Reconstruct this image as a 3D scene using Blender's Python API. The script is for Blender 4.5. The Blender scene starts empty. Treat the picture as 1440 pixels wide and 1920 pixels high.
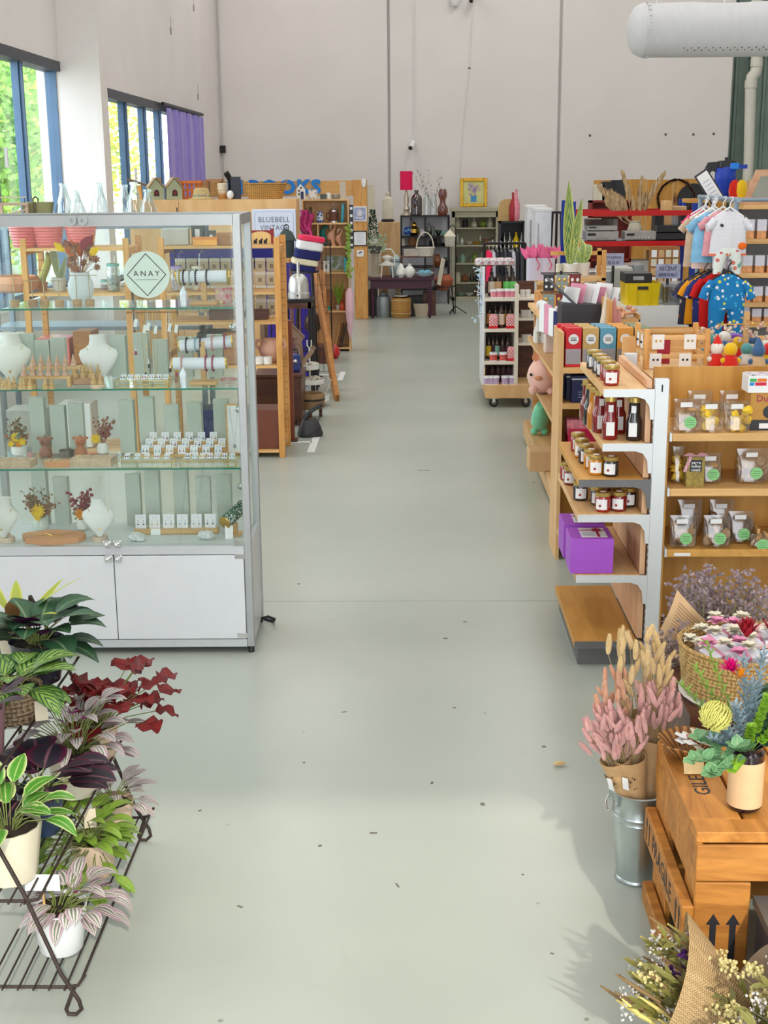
import bpy,bmesh,math,random
from mathutils import Vector as V,Matrix,Euler
R=random.Random(11)
pi=math.pi
sin,cos=math.sin,math.cos
SC=bpy.context.scene
COL=SC.collection
CAMH=2.1
FPX=2500.0
YAW,PITCH,ROLL=math.radians(-1.41),math.radians(14.2),math.radians(-0.5)
_f=V((sin(YAW)*cos(PITCH),cos(YAW)*cos(PITCH),-sin(PITCH)))
_r=V((cos(YAW),-sin(YAW),0))
_u=_r.cross(_f)
CR=cos(ROLL)*_r+sin(ROLL)*_u
CU=-sin(ROLL)*_r+cos(ROLL)*_u
CAM=V((0,0,CAMH))
cd=bpy.data.cameras.new('camera')
cd.sensor_fit='HORIZONTAL'
cd.sensor_width=36
cd.lens=FPX/1440*36
cd.clip_end=200
co=bpy.data.objects.new('camera',cd)
COL.objects.link(co)
m=Matrix((CR,CU,-_f)).transposed().to_4x4()
m.translation=CAM
co.matrix_world=m
SC.camera=co
SC.view_settings.view_transform='Standard'
SC.view_settings.look='None'
SC.view_settings.gamma=1
SC.view_settings.exposure=0.36
SC.view_settings.use_curve_mapping=False
SC.cycles.use_denoising=True
SC.cycles.max_bounces=10
SC.cycles.diffuse_bounces=3
SC.cycles.transparent_max_bounces=32
SC.cycles.sample_clamp_indirect=6
W=bpy.data.worlds.new('sky')
SC.world=W
W.use_nodes=True
bg=W.node_tree.nodes['Background']
bg.inputs[0].default_value=(0.90,0.95,1.0,1)
bg.inputs[1].default_value=4.0
sd=bpy.data.lights.new('sun_offscreen','SUN')
sd.energy=1.6
sd.angle=math.radians(1.0)
sd.color=(1,.93,.80)
so=bpy.data.objects.new('sun_offscreen',sd)
COL.objects.link(so)
SUN=V((-.22,.83,-.56)).normalized()
so.rotation_euler=SUN.to_track_quat('-Z','Y').to_euler()
def lamp(loc,sx,sy,e,col=(1,.97,.93),rot=(0,0,0)):
 d=bpy.data.lights.new('ceiling_panel_light_offscreen','AREA')
 d.shape='RECTANGLE'
 d.size,d.size_y,d.energy,d.color=sx,sy,e,col
 o=bpy.data.objects.new('ceiling_panel_light_offscreen',d)
 COL.objects.link(o)
 o.location=loc
 o.rotation_euler=rot
for yy in(1,6,11,16,21):
 for xx in(-1.8,1.8,5.4):
  lamp((xx,yy,6.9),1.2,2.6,40)
def ray(x,y):
 return _f+CR*((x-720)/FPX)-CU*((y-960)/FPX)
def Zp(x,y,z=0.0):
 d=ray(x,y)
 return CAM+d*((z-CAMH)/d.z)
def Yp(x,y,Y):
 d=ray(x,y)
 return CAM+d*(Y/d.y)
def Xp(x,y,X):
 d=ray(x,y)
 return CAM+d*(X/d.x)
def mpp(p):
 return(V(p)-CAM).dot(_f)/FPX
class MB:
 def __init__(s):
  s.v=[];s.f=[];s.m=[];s.u=[];s.M=None;s.mi=0
 def add(s,vs,fs,uv=None):
  b=len(s.v)
  if s.M is not None:
   vs=[s.M@V(p)for p in vs]
  s.v+=[tuple(p)for p in vs]
  s.f+=[tuple(i+b for i in f)for f in fs]
  s.m+=[s.mi]*len(fs)
  s.u+=list(uv)if uv else[(p[0],p[2])for p in vs]
  return s
 def bx(s,x0,y0,z0,x1,y1,z1,b=0):
  if b:
   c=[(x0,x1),(y0,y1),(z0,z1)]
   vs=[];ix={}
   for a in(0,1):
    for d in(0,1):
     for e in(0,1):
      for k in range(3):
       q=[c[0][a],c[1][d],c[2][e]]
       for j,t in enumerate((a,d,e)):
        if j!=k:
         q[j]+=b*(1 if t==0 else-1)
       ix[a,d,e,k]=len(vs);vs.append(q)
   fs=[]
   for k in range(3):
    i,j=(k+1)%3,(k+2)%3
    for t in(0,1):
     def I(p,q,kk=k,tt=t):
      z=[0,0,0];z[kk]=tt;z[i]=p;z[j]=q
      return tuple(z)
     l=[ix[I(0,0)+(k,)],ix[I(1,0)+(k,)],ix[I(1,1)+(k,)],ix[I(0,1)+(k,)]]
     fs.append(l if t else l[::-1])
    for p in(0,1):
     for q in(0,1):
      z0_=[0,0,0];z0_[i]=p;z0_[j]=q
      z1_=list(z0_);z1_[k]=1
      l=[ix[tuple(z0_)+(i,)],ix[tuple(z1_)+(i,)],ix[tuple(z1_)+(j,)],ix[tuple(z0_)+(j,)]]
      fs.append(l if(p==q)else l[::-1])
   for a in(0,1):
    for d in(0,1):
     for e in(0,1):
      l=[ix[a,d,e,0],ix[a,d,e,1],ix[a,d,e,2]]
      fs.append(l if(a+d+e)%2 else l[::-1])
   return s.add(vs,fs)
  vs=[(x,y,z)for x in(x0,x1)for y in(y0,y1)for z in(z0,z1)]
  return s.add(vs,[(0,1,3,2),(4,6,7,5),(0,4,5,1),(2,3,7,6),(0,2,6,4),(1,5,7,3)])
 def ob(s,c,sz,rot=(0,0,0),b=0):
  o=s.M
  q=Matrix.Translation(V(c))@Euler(rot).to_matrix().to_4x4()
  s.M=q if o is None else o@q
  s.bx(-sz[0]/2,-sz[1]/2,-sz[2]/2,sz[0]/2,sz[1]/2,sz[2]/2,b)
  s.M=o
  return s
 def lathe(s,prof,n=16,c=(0,0,0),cap=True,sx=1,sy=1,wob=None):
  vs=[];fs=[];uv=[]
  for k,(r,z)in enumerate(prof):
   for i in range(n):
    a=2*pi*i/n
    q=r*(wob(a,z)if wob else 1)
    vs.append((c[0]+q*cos(a)*sx,c[1]+q*sin(a)*sy,c[2]+z))
    uv.append((i/n,z))
  for k in range(len(prof)-1):
   for i in range(n):
    j=(i+1)%n
    fs.append((k*n+i,k*n+j,k*n+n+j,k*n+n+i))
  if cap:
   if prof[0][0]>1e-4:fs.append(tuple(range(n))[::-1])
   if prof[-1][0]>1e-4:fs.append(tuple(range(len(vs)-n,len(vs))))
  return s.add(vs,fs,uv)
 def tube(s,pts,r,n=6,closed=False,cap=True):
  pts=[V(p)for p in pts]
  N=len(pts);vs=[];fs=[];uv=[]
  up=None
  for k,p in enumerate(pts):
   if closed:t=pts[(k+1)%N]-pts[k-1]
   else:t=pts[min(k+1,N-1)]-pts[max(k-1,0)]
   if t.length<1e-9:t=V((0,0,1))
   t.normalize()
   if up is None:
    up=t.cross(V((0,0,1))if abs(t.z)<.9 else V((1,0,0))).normalized()
   else:
    up=up-t*up.dot(t)
    up=up.normalized()if up.length>1e-6 else t.orthogonal().normalized()
   w=t.cross(up)
   rr=r[k]if isinstance(r,(list,tuple))else r
   for i in range(n):
    a=2*pi*i/n
    vs.append(p+up*(rr*cos(a))+w*(rr*sin(a)))
    uv.append((i/n,k/max(1,N-1)))
  for k in range(N if closed else N-1):
   for i in range(n):
    j=(i+1)%n;k2=(k+1)%N
    fs.append((k*n+i,k*n+j,k2*n+j,k2*n+i))
  if cap and not closed:
   fs.append(tuple(range(n))[::-1]);fs.append(tuple(range(N*n-n,N*n)))
  return s.add(vs,fs,uv)
 def prism(s,poly,t0,t1,ax='z'):
  f={'z':lambda a,b,t:(a,b,t),'y':lambda a,b,t:(a,t,b),'x':lambda a,b,t:(t,a,b)}[ax]
  n=len(poly)
  vs=[f(a,b,t0)for a,b in poly]+[f(a,b,t1)for a,b in poly]
  A=sum(poly[i][0]*poly[(i+1)%n][1]-poly[(i+1)%n][0]*poly[i][1]for i in range(n))
  flip=(A>0)==(ax!='y')
  fs=[tuple(range(n))[::-1],tuple(range(n,2*n))]+[(i,(i+1)%n,n+(i+1)%n,n+i)for i in range(n)]
  if not flip:fs=[q[::-1]for q in fs]
  return s.add(vs,fs)
 def ball(s,c,r,n=10,m=7,sc=(1,1,1)):
  vs=[(c[0],c[1],c[2]-r*sc[2])]
  for k in range(1,m):
   a=-pi/2+pi*k/m
   for i in range(n):
    b=2*pi*i/n
    vs.append((c[0]+r*cos(a)*cos(b)*sc[0],c[1]+r*cos(a)*sin(b)*sc[1],c[2]+r*sin(a)*sc[2]))
  vs.append((c[0],c[1],c[2]+r*sc[2]))
  fs=[(0,1+(i+1)%n,1+i)for i in range(n)]
  for k in range(m-2):
   for i in range(n):
    j=(i+1)%n
    fs.append((1+k*n+i,1+k*n+j,1+k*n+n+j,1+k*n+n+i))
  L=len(vs)-1;q=1+(m-2)*n
  fs+=[(L,q+i,q+(i+1)%n)for i in range(n)]
  return s.add(vs,fs)
 def leaf(s,p,d,up,L,Wd,bend=.3,n=5,fold=.15,tip=1.0,wave=0):
  d=V(d).normalized();up=V(up)
  up=(up-d*up.dot(d));up=up.normalized()if up.length>1e-6 else d.orthogonal().normalized()
  sd_=d.cross(up);p=V(p)
  vs=[];fs=[];uv=[];q=p.copy();dd=d.copy();uu=up.copy()
  for k in range(n+1):
   t=k/n
   w=Wd*.5*(sin(pi*min(1,t**.8*.96+.04))**.8 if tip else 1)
   if k==n:w=Wd*.02
   wv=wave*Wd*sin(t*13)
   vs+=[q-sd_*w+uu*(w*fold+wv),q.copy(),q+sd_*w+uu*(w*fold-wv)]
   uv+=[(0,t),(.5,t),(1,t)]
   q=q+dd*(L/n)
   rt=Matrix.Rotation(-bend/n,3,sd_)
   dd=rt@dd;uu=rt@uu
  for k in range(n):
   a=k*3
   fs+=[(a,a+1,a+4,a+3),(a+1,a+2,a+5,a+4)]
  return s.add(vs,fs,uv)
 def sheet(s,f,nu,nv):
  vs=[f(i/nu,j/nv)for j in range(nv+1)for i in range(nu+1)]
  uv=[(i/nu,j/nv)for j in range(nv+1)for i in range(nu+1)]
  w=nu+1
  return s.add(vs,[(j*w+i,j*w+i+1,j*w+w+i+1,j*w+w+i)for j in range(nv)for i in range(nu)],uv)
 def mesh(s,name,mats,ang=38):
  me=bpy.data.meshes.new(name)
  me.from_pydata(s.v,[],s.f)
  if not isinstance(mats,(list,tuple)):mats=[mats]
  for q in mats:me.materials.append(q)
  if any(s.m):me.polygons.foreach_set('material_index',s.m)
  me.polygons.foreach_set('use_smooth',[True]*len(s.f))
  ul=me.uv_layers.new(name='UVMap')
  li=[0]*len(me.loops);me.loops.foreach_get('vertex_index',li)
  ul.data.foreach_set('uv',[c for i in li for c in s.u[i]])
  try:me.set_sharp_from_angle(angle=math.radians(ang))
  except Exception:pass
  me.update()
  return me
def mt(t=(0,0,0),rx=0,ry=0,rz=0,sc=1):
 return Matrix.Translation(V(t))@Euler((rx,ry,rz)).to_matrix().to_4x4()@Matrix.Scale(sc,4)
def tag(o,label,cat,group=None):
 o['label']=label
 if cat:o['category']=cat
 if group:o['group']=group
def T(name,label,cat,loc=(0,0,0),rz=0,group=None,rot=None):
 o=bpy.data.objects.new(name,None)
 o.empty_display_size=.05
 COL.objects.link(o)
 o.location=loc
 o.rotation_euler=rot or(0,0,rz)
 tag(o,label,cat,group)
 return o
def P(b,name,mat,par,label=None,ang=38):
 me=b if isinstance(b,bpy.types.Mesh)else b.mesh(name,mat,ang)
 o=bpy.data.objects.new(name,me)
 COL.objects.link(o)
 o.parent=par
 if label:o['label']=label
 return o
def O(b,name,mat,label,cat,loc=(0,0,0),rz=0,group=None,rot=None,ang=38):
 o=P(b,name,mat,None,None,ang)
 o.location=loc
 o.rotation_euler=rot or(0,0,rz)
 tag(o,label,cat,group)
 return o
def stuff(o):
 o['kind']='stuff'
 return o
def S(b,name,mat,par=None):
 o=P(b,name,mat,par)
 if par is None:o['kind']='structure'
 return o
def D(root,loc,rz=None,label=None,group=None,sc=None,mats=None,rot=None):
 def cp(o,par):
  c=o.copy()
  COL.objects.link(c)
  c.parent=par
  if mats and c.type=='MESH':
   k=c.name.split('.')[0]
   if k in mats:
    c.material_slots[0].link='OBJECT'
    c.material_slots[0].material=mats[k]
  for ch in o.children:cp(ch,c)
  return c
 r=cp(root,None)
 r.location=loc
 if rot:r.rotation_euler=rot
 elif rz is not None:r.rotation_euler=(0,0,rz)
 if label:r['label']=label
 if group:r['group']=group
 if sc:r.scale=(sc,sc,sc)if not isinstance(sc,(tuple,list))else sc
 return r
_tx={}
def TX(s,size,loc,rot,mat,par,name='lettering',ext=.0008,sp=1.0,wx=1.0,al='CENTER',bold=0):
 k=(s,size,ext,sp,mat.name,al)
 if k not in _tx:
  c=bpy.data.curves.new('text','FONT')
  c.body=s;c.size=size;c.extrude=ext;c.align_x=al;c.align_y='CENTER'
  c.space_character=sp;c.offset=bold;c.resolution_u=2
  o=bpy.data.objects.new('text',c)
  COL.objects.link(o)
  me=bpy.data.meshes.new_from_object(o.evaluated_get(bpy.context.evaluated_depsgraph_get()))
  bpy.data.objects.remove(o)
  me.materials.clear();me.materials.append(mat);me.name='lettering'
  _tx[k]=me
 o=P(_tx[k],name,None,par)
 o.location=loc;o.rotation_euler=rot;o.scale=(wx,1,1)
 return o
FR=(pi/2,0,0)
_m={}
def nt(name):
 q=bpy.data.materials.new(name)
 q.use_nodes=True
 t=q.node_tree
 return q,t,t.nodes['Principled BSDF']
def ln(t,a,b):t.links.new(a,b)
def nd(t,k,**kw):
 n=t.nodes.new(k)
 for a,v in kw.items():
  if a in n.inputs:n.inputs[a].default_value=v
  else:setattr(n,a,v)
 return n
def c4(c,f=1.0):
 l=.3*c[0]+.5*c[1]+.2*c[2]
 return(*(min(1,max(.002,(l+(x-l)*1.16)*f))for x in c[:3]),1)
def pm(name,col,rough=.5,metal=0,var=.08,scale=9,bump=0,bs=60,coat=0,trans=0,alpha=1,sheen=0,stretch=None,emit=0,sss=0):
 if name in _m:return _m[name]
 q,t,p=nt(name)
 p.inputs['Roughness'].default_value=rough
 p.inputs['Metallic'].default_value=metal
 p.inputs['Base Color'].default_value=c4(col)
 if coat:p.inputs['Coat Weight'].default_value=coat;p.inputs['Coat Roughness'].default_value=.08
 if trans:p.inputs['Transmission Weight'].default_value=trans
 if alpha<1:p.inputs['Alpha'].default_value=alpha
 if sheen:p.inputs['Sheen Weight'].default_value=sheen
 if emit:p.inputs['Emission Color'].default_value=c4(col);p.inputs['Emission Strength'].default_value=emit
 if var or bump:
  tc=nd(t,'ShaderNodeTexCoord')
  mp=nd(t,'ShaderNodeMapping')
  if stretch:mp.inputs['Scale'].default_value=stretch
  ln(t,tc.outputs['Object'],mp.inputs[0])
 if var:
  n=nd(t,'ShaderNodeTexNoise',Scale=scale,Detail=4.0)
  ln(t,mp.outputs[0],n.inputs['Vector'])
  r=nd(t,'ShaderNodeValToRGB')
  r.color_ramp.elements[0].position=.3;r.color_ramp.elements[1].position=.7
  r.color_ramp.elements[0].color=c4(col,1-var);r.color_ramp.elements[1].color=c4(col,1+var)
  ln(t,n.outputs['Fac'],r.inputs[0]);ln(t,r.outputs[0],p.inputs['Base Color'])
 if bump:
  n2=nd(t,'ShaderNodeTexNoise',Scale=bs,Detail=3.0)
  ln(t,mp.outputs[0],n2.inputs['Vector'])
  bp=nd(t,'ShaderNodeBump',Strength=bump,Distance=.01)
  ln(t,n2.outputs['Fac'],bp.inputs['Height']);ln(t,bp.outputs[0],p.inputs['Normal'])
 _m[name]=q
 return q
def wood(name,c1,c2,st=(1,12,12),scale=3.0,rough=.5,bump=.12,knots=0):
 if name in _m:return _m[name]
 q,t,p=nt(name)
 tc=nd(t,'ShaderNodeTexCoord');mp=nd(t,'ShaderNodeMapping')
 mp.inputs['Scale'].default_value=st
 oi=nd(t,'ShaderNodeObjectInfo')
 ad=nd(t,'ShaderNodeVectorMath',operation='ADD')
 mu=nd(t,'ShaderNodeVectorMath',operation='MULTIPLY')
 mu.inputs[1].default_value=(7,5,3)
 cx=nd(t,'ShaderNodeCombineXYZ')
 for i in range(3):ln(t,oi.outputs['Random'],cx.inputs[i])
 ln(t,cx.outputs[0],mu.inputs[0]);ln(t,tc.outputs['Object'],ad.inputs[0]);ln(t,mu.outputs[0],ad.inputs[1])
 ln(t,ad.outputs[0],mp.inputs[0])
 n=nd(t,'ShaderNodeTexNoise',Scale=scale,Detail=5.0,Roughness=.6,Distortion=.8)
 ln(t,mp.outputs[0],n.inputs['Vector'])
 r=nd(t,'ShaderNodeValToRGB')
 e=r.color_ramp.elements
 e[0].position=.34;e[1].position=.66
 e[0].color=c4(c2);e[1].color=c4(c1)
 ln(t,n.outputs['Fac'],r.inputs[0])
 src=r.outputs[0]
 if knots:
  vo=nd(t,'ShaderNodeTexVoronoi',Scale=knots)
  ln(t,ad.outputs[0],vo.inputs['Vector'])
  kr=nd(t,'ShaderNodeValToRGB')
  kr.color_ramp.elements[0].position=.05;kr.color_ramp.elements[1].position=.12
  kr.color_ramp.elements[0].color=c4(c2,.45);kr.color_ramp.elements[1].color=(1,1,1,1)
  ln(t,vo.outputs['Distance'],kr.inputs[0])
  mx=nd(t,'ShaderNodeMix',data_type='RGBA',blend_type='MULTIPLY')
  mx.inputs[0].default_value=1
  ln(t,src,mx.inputs[6]);ln(t,kr.outputs[0],mx.inputs[7]);src=mx.outputs[2]
 hs=nd(t,'ShaderNodeHueSaturation')
 ma=nd(t,'ShaderNodeMapRange');ma.inputs[3].default_value=.88;ma.inputs[4].default_value=1.08
 ln(t,oi.outputs['Random'],ma.inputs[0]);ln(t,ma.outputs[0],hs.inputs['Value'])
 ln(t,src,hs.inputs['Color']);ln(t,hs.outputs[0],p.inputs['Base Color'])
 p.inputs['Roughness'].default_value=rough
 if bump:
  bp=nd(t,'ShaderNodeBump',Strength=bump,Distance=.004)
  ln(t,n.outputs['Fac'],bp.inputs['Height']);ln(t,bp.outputs[0],p.inputs['Normal'])
 _m[name]=q
 return q
def glass(name,tint=(.93,.98,.96),refl=.08,edge=.5,rough=.02):
 if name in _m:return _m[name]
 q,t,p=nt(name)
 t.nodes.remove(p)
 out=[n for n in t.nodes if n.type=='OUTPUT_MATERIAL'][0]
 tr=nd(t,'ShaderNodeBsdfTransparent',Color=c4(tint))
 gl=nd(t,'ShaderNodeBsdfGlossy',Roughness=rough)
 gl.inputs['Color'].default_value=(1,1,1,1)
 lw=nd(t,'ShaderNodeLayerWeight',Blend=.25)
 mr=nd(t,'ShaderNodeMapRange')
 mr.inputs[3].default_value=refl;mr.inputs[4].default_value=edge
 ln(t,lw.outputs['Facing'],mr.inputs[0])
 mx=nd(t,'ShaderNodeMixShader')
 ln(t,mr.outputs[0],mx.inputs[0]);ln(t,tr.outputs[0],mx.inputs[1]);ln(t,gl.outputs[0],mx.inputs[2])
 ln(t,mx.outputs[0],out.inputs[0])
 _m[name]=q
 return q
def ribbed(name,c1,c2,scale,d='Z',rough=.7,bump=.6,coord='Object',dist=0,st=(1,1,1)):
 """woven or striped look: bands of two colours with relief"""
 if name in _m:return _m[name]
 q,t,p=nt(name)
 tc=nd(t,'ShaderNodeTexCoord')
 mp=nd(t,'ShaderNodeMapping');mp.inputs['Scale'].default_value=st
 ln(t,tc.outputs[coord],mp.inputs[0])
 w=nd(t,'ShaderNodeTexWave',Scale=scale,Distortion=dist)
 w.bands_direction=d
 ln(t,mp.outputs[0],w.inputs['Vector'])
 r=nd(t,'ShaderNodeValToRGB')
 r.color_ramp.elements[0].position=.3;r.color_ramp.elements[1].position=.7
 r.color_ramp.elements[0].color=c4(c1);r.color_ramp.elements[1].color=c4(c2)
 ln(t,w.outputs['Fac'],r.inputs[0]);ln(t,r.outputs[0],p.inputs['Base Color'])
 p.inputs['Roughness'].default_value=rough
 if bump:
  bp=nd(t,'ShaderNodeBump',Strength=bump,Distance=.004)
  ln(t,w.outputs['Fac'],bp.inputs['Height']);ln(t,bp.outputs[0],p.inputs['Normal'])
 _m[name]=q
 return q
def weave(name,c1,c2,s,rough=.8,bump=.8,coord='Object'):
 """over-and-under basket weave"""
 if name in _m:return _m[name]
 q,t,p=nt(name)
 tc=nd(t,'ShaderNodeTexCoord')
 ws=[]
 for d,f in(('X',1),('Z',1)):
  w=nd(t,'ShaderNodeTexWave',Scale=s*f,Distortion=.6)
  w.bands_direction=d
  ln(t,tc.outputs[coord],w.inputs['Vector']);ws.append(w)
 ck=nd(t,'ShaderNodeTexChecker',Scale=s*3.2)
 ln(t,tc.outputs[coord],ck.inputs['Vector'])
 mx=nd(t,'ShaderNodeMix')
 ln(t,ck.outputs['Fac'],mx.inputs[0]);ln(t,ws[0].outputs['Fac'],mx.inputs[2]);ln(t,ws[1].outputs['Fac'],mx.inputs[3])
 r=nd(t,'ShaderNodeValToRGB')
 r.color_ramp.elements[0].color=c4(c2);r.color_ramp.elements[1].color=c4(c1)
 r.color_ramp.elements[1].position=.6
 ln(t,mx.outputs[0],r.inputs[0]);ln(t,r.outputs[0],p.inputs['Base Color'])
 p.inputs['Roughness'].default_value=rough
 bp=nd(t,'ShaderNodeBump',Strength=bump,Distance=.006)
 ln(t,mx.outputs[0],bp.inputs['Height']);ln(t,bp.outputs[0],p.inputs['Normal'])
 _m[name]=q
 return q
def spots(name,base,cols,scale,size=.25,rough=.8,coord='Object'):
 """base colour with scattered printed dots of several colours"""
 if name in _m:return _m[name]
 q,t,p=nt(name)
 tc=nd(t,'ShaderNodeTexCoord')
 vo=nd(t,'ShaderNodeTexVoronoi',Scale=scale)
 ln(t,tc.outputs[coord],vo.inputs['Vector'])
 lt=nd(t,'ShaderNodeMath',operation='LESS_THAN');lt.inputs[1].default_value=size
 ln(t,vo.outputs['Distance'],lt.inputs[0])
 sx=nd(t,'ShaderNodeSeparateColor');ln(t,vo.outputs['Color'],sx.inputs[0])
 r=nd(t,'ShaderNodeValToRGB');r.color_ramp.interpolation='CONSTANT'
 e=r.color_ramp.elements
 e[0].color=c4(cols[0]);e[1].color=c4(cols[-1]);e[1].position=1-1/len(cols)
 for i,cc in enumerate(cols[1:-1],1):
  z=e.new(i/len(cols));z.color=c4(cc)
 ln(t,sx.outputs[0],r.inputs[0])
 mx=nd(t,'ShaderNodeMix',data_type='RGBA')
 mx.inputs[6].default_value=c4(base)
 ln(t,lt.outputs[0],mx.inputs[0]);ln(t,r.outputs[0],mx.inputs[7]);ln(t,mx.outputs[2],p.inputs['Base Color'])
 p.inputs['Roughness'].default_value=rough
 _m[name]=q
 return q
def leafm(name,edge,mid,vein=None,stripes=0,rough=.45,bands=None,under=None):
 """leaf: colour runs across the blade (UV u), optional side stripes along it"""
 if name in _m:return _m[name]
 q,t,p=nt(name)
 tc=nd(t,'ShaderNodeTexCoord');sp=nd(t,'ShaderNodeSeparateXYZ')
 ln(t,tc.outputs['UV'],sp.inputs[0])
 a=nd(t,'ShaderNodeMath',operation='SUBTRACT');a.inputs[1].default_value=.5
 b=nd(t,'ShaderNodeMath',operation='ABSOLUTE')
 ln(t,sp.outputs[0],a.inputs[0]);ln(t,a.outputs[0],b.inputs[0])
 r=nd(t,'ShaderNodeValToRGB')
 e=r.color_ramp.elements
 e[0].position=.0;e[0].color=c4(vein or mid)
 e[1].position=.5;e[1].color=c4(edge)
 if bands:
  for u_,c_ in bands:z=e.new(u_);z.color=c4(c_)
 else:
  z=e.new(.06 if vein else .2);z.color=c4(mid)
  z=e.new(.3);z.color=c4(mid)
 ln(t,b.outputs[0],r.inputs[0])
 src=r.outputs[0]
 if stripes:
  su=nd(t,'ShaderNodeMath',operation='SUBTRACT')
  ln(t,sp.outputs[1],su.inputs[0]);ln(t,b.outputs[0],su.inputs[1])
  ml=nd(t,'ShaderNodeMath',operation='MULTIPLY');ml.inputs[1].default_value=stripes*2*pi
  sn=nd(t,'ShaderNodeMath',operation='SINE')
  ln(t,su.outputs[0],ml.inputs[0]);ln(t,ml.outputs[0],sn.inputs[0])
  gt=nd(t,'ShaderNodeMath',operation='GREATER_THAN');gt.inputs[1].default_value=.35
  ln(t,sn.outputs[0],gt.inputs[0])
  mx=nd(t,'ShaderNodeMix',data_type='RGBA')
  ln(t,gt.outputs[0],mx.inputs[0]);ln(t,src,mx.inputs[6]);mx.inputs[7].default_value=c4(edge)
  src=mx.outputs[2]
 if under:
  ge=nd(t,'ShaderNodeNewGeometry')
  mx=nd(t,'ShaderNodeMix',data_type='RGBA')
  ln(t,ge.outputs['Backfacing'],mx.inputs[0]);ln(t,src,mx.inputs[6]);mx.inputs[7].default_value=c4(under)
  src=mx.outputs[2]
 ln(t,src,p.inputs['Base Color'])
 p.inputs['Roughness'].default_value=rough
 _m[name]=q
 return q
WHITE=pm('white_paint',(.86,.86,.85),.45,var=.02)
PAPER=pm('white_paper',(.88,.88,.88),.7,var=.03)
INK=pm('black_ink',(.02,.02,.025),.6,var=0)
BLACK=pm('black_plastic',(.015,.015,.018),.4,var=.1)
BLKMET=pm('black_metal',(.02,.018,.018),.45,metal=.4,var=.1)
PINE=wood('pine',(.78,.44,.18),(.58,.29,.10),(3,3,.5),5,.5,.08,knots=1.6)
PINEX=wood('pine_boards',(.80,.52,.26),(.62,.36,.15),(.5,4,4),5,.5,.08)
PINEY=wood('pine_long_boards',(.82,.57,.32),(.66,.40,.19),(5,.5,5),4,.5,.08)
PLY=wood('plywood',(.82,.56,.31),(.68,.41,.20),(2,1,.6),2.5,.5,.05)
PLYO=wood('orange_plywood',(.66,.37,.12),(.48,.23,.06),(4,4,.7),2.2,.5,.06,knots=.8)
DARKW=wood('dark_wood',(.14,.055,.03),(.07,.025,.016),(1,6,6),4,.4)
MIDW=wood('brown_wood',(.42,.20,.08),(.27,.12,.05),(1,8,8),4,.45)
CHROME=pm('chrome',(.75,.75,.76),.15,1,var=0)
STEEL=pm('galvanised_steel',(.55,.60,.60),.32,.9,var=.12,scale=6)
GOLD=pm('gold_metal',(.75,.50,.16),.25,1,var=.05)
TERRA=pm('terracotta',(.62,.30,.17),.75,var=.12,bump=.1)
CERAM=pm('white_ceramic',(.85,.84,.80),.25,var=.03,coat=.4)
GLASS=glass('clear_glass',(.965,.99,.98),.03,.4)
CGLASS=glass('bottle_glass',(.90,.95,.95),.12,.75)
GGLASS=glass('green_edge_glass',(.70,.90,.82),.10,.6)
WICK=weave('wicker',(.60,.35,.13),(.28,.13,.04),14)
WICKP=weave('pale_wicker',(.72,.52,.27),(.40,.24,.10),16)
CARD=pm('cardboard',(.62,.42,.24),.8,var=.06)
KRAFT=pm('kraft_paper',(.66,.45,.27),.75,var=.08,scale=14)
SOIL=pm('potting_soil',(.03,.02,.015),.95,var=.4,scale=60,bump=.8)
def _loft(s,lv,n=16,ex=2.0,cap=True):
 vs=[];fs=[];uv=[]
 for k,l in enumerate(lv):
  z,w,d=l[:3];cx,cy=(l[3],l[4])if len(l)>3 else(0,0)
  for i in range(n):
   a=2*pi*i/n
   ca,sa=cos(a),sin(a)
   vs.append((cx+w*math.copysign(abs(ca)**(2/ex),ca),cy+d*math.copysign(abs(sa)**(2/ex),sa),z))
   uv.append((i/n,k/(len(lv)-1)))
 for k in range(len(lv)-1):
  for i in range(n):
   j=(i+1)%n
   fs.append((k*n+i,k*n+j,k*n+n+j,k*n+n+i))
 if cap:fs+=[tuple(range(n))[::-1],tuple(range(len(vs)-n,len(vs)))]
 return s.add(vs,fs,uv)
MB.loft=_loft
def ringp(r,n=16,c=(0,0,0),ax='z'):
 f={'z':lambda a:(r*cos(a),r*sin(a),0),'y':lambda a:(r*cos(a),0,r*sin(a)),'x':lambda a:(0,r*cos(a),r*sin(a))}[ax]
 return[V(c)+V(f(2*pi*i/n))for i in range(n)]
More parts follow.
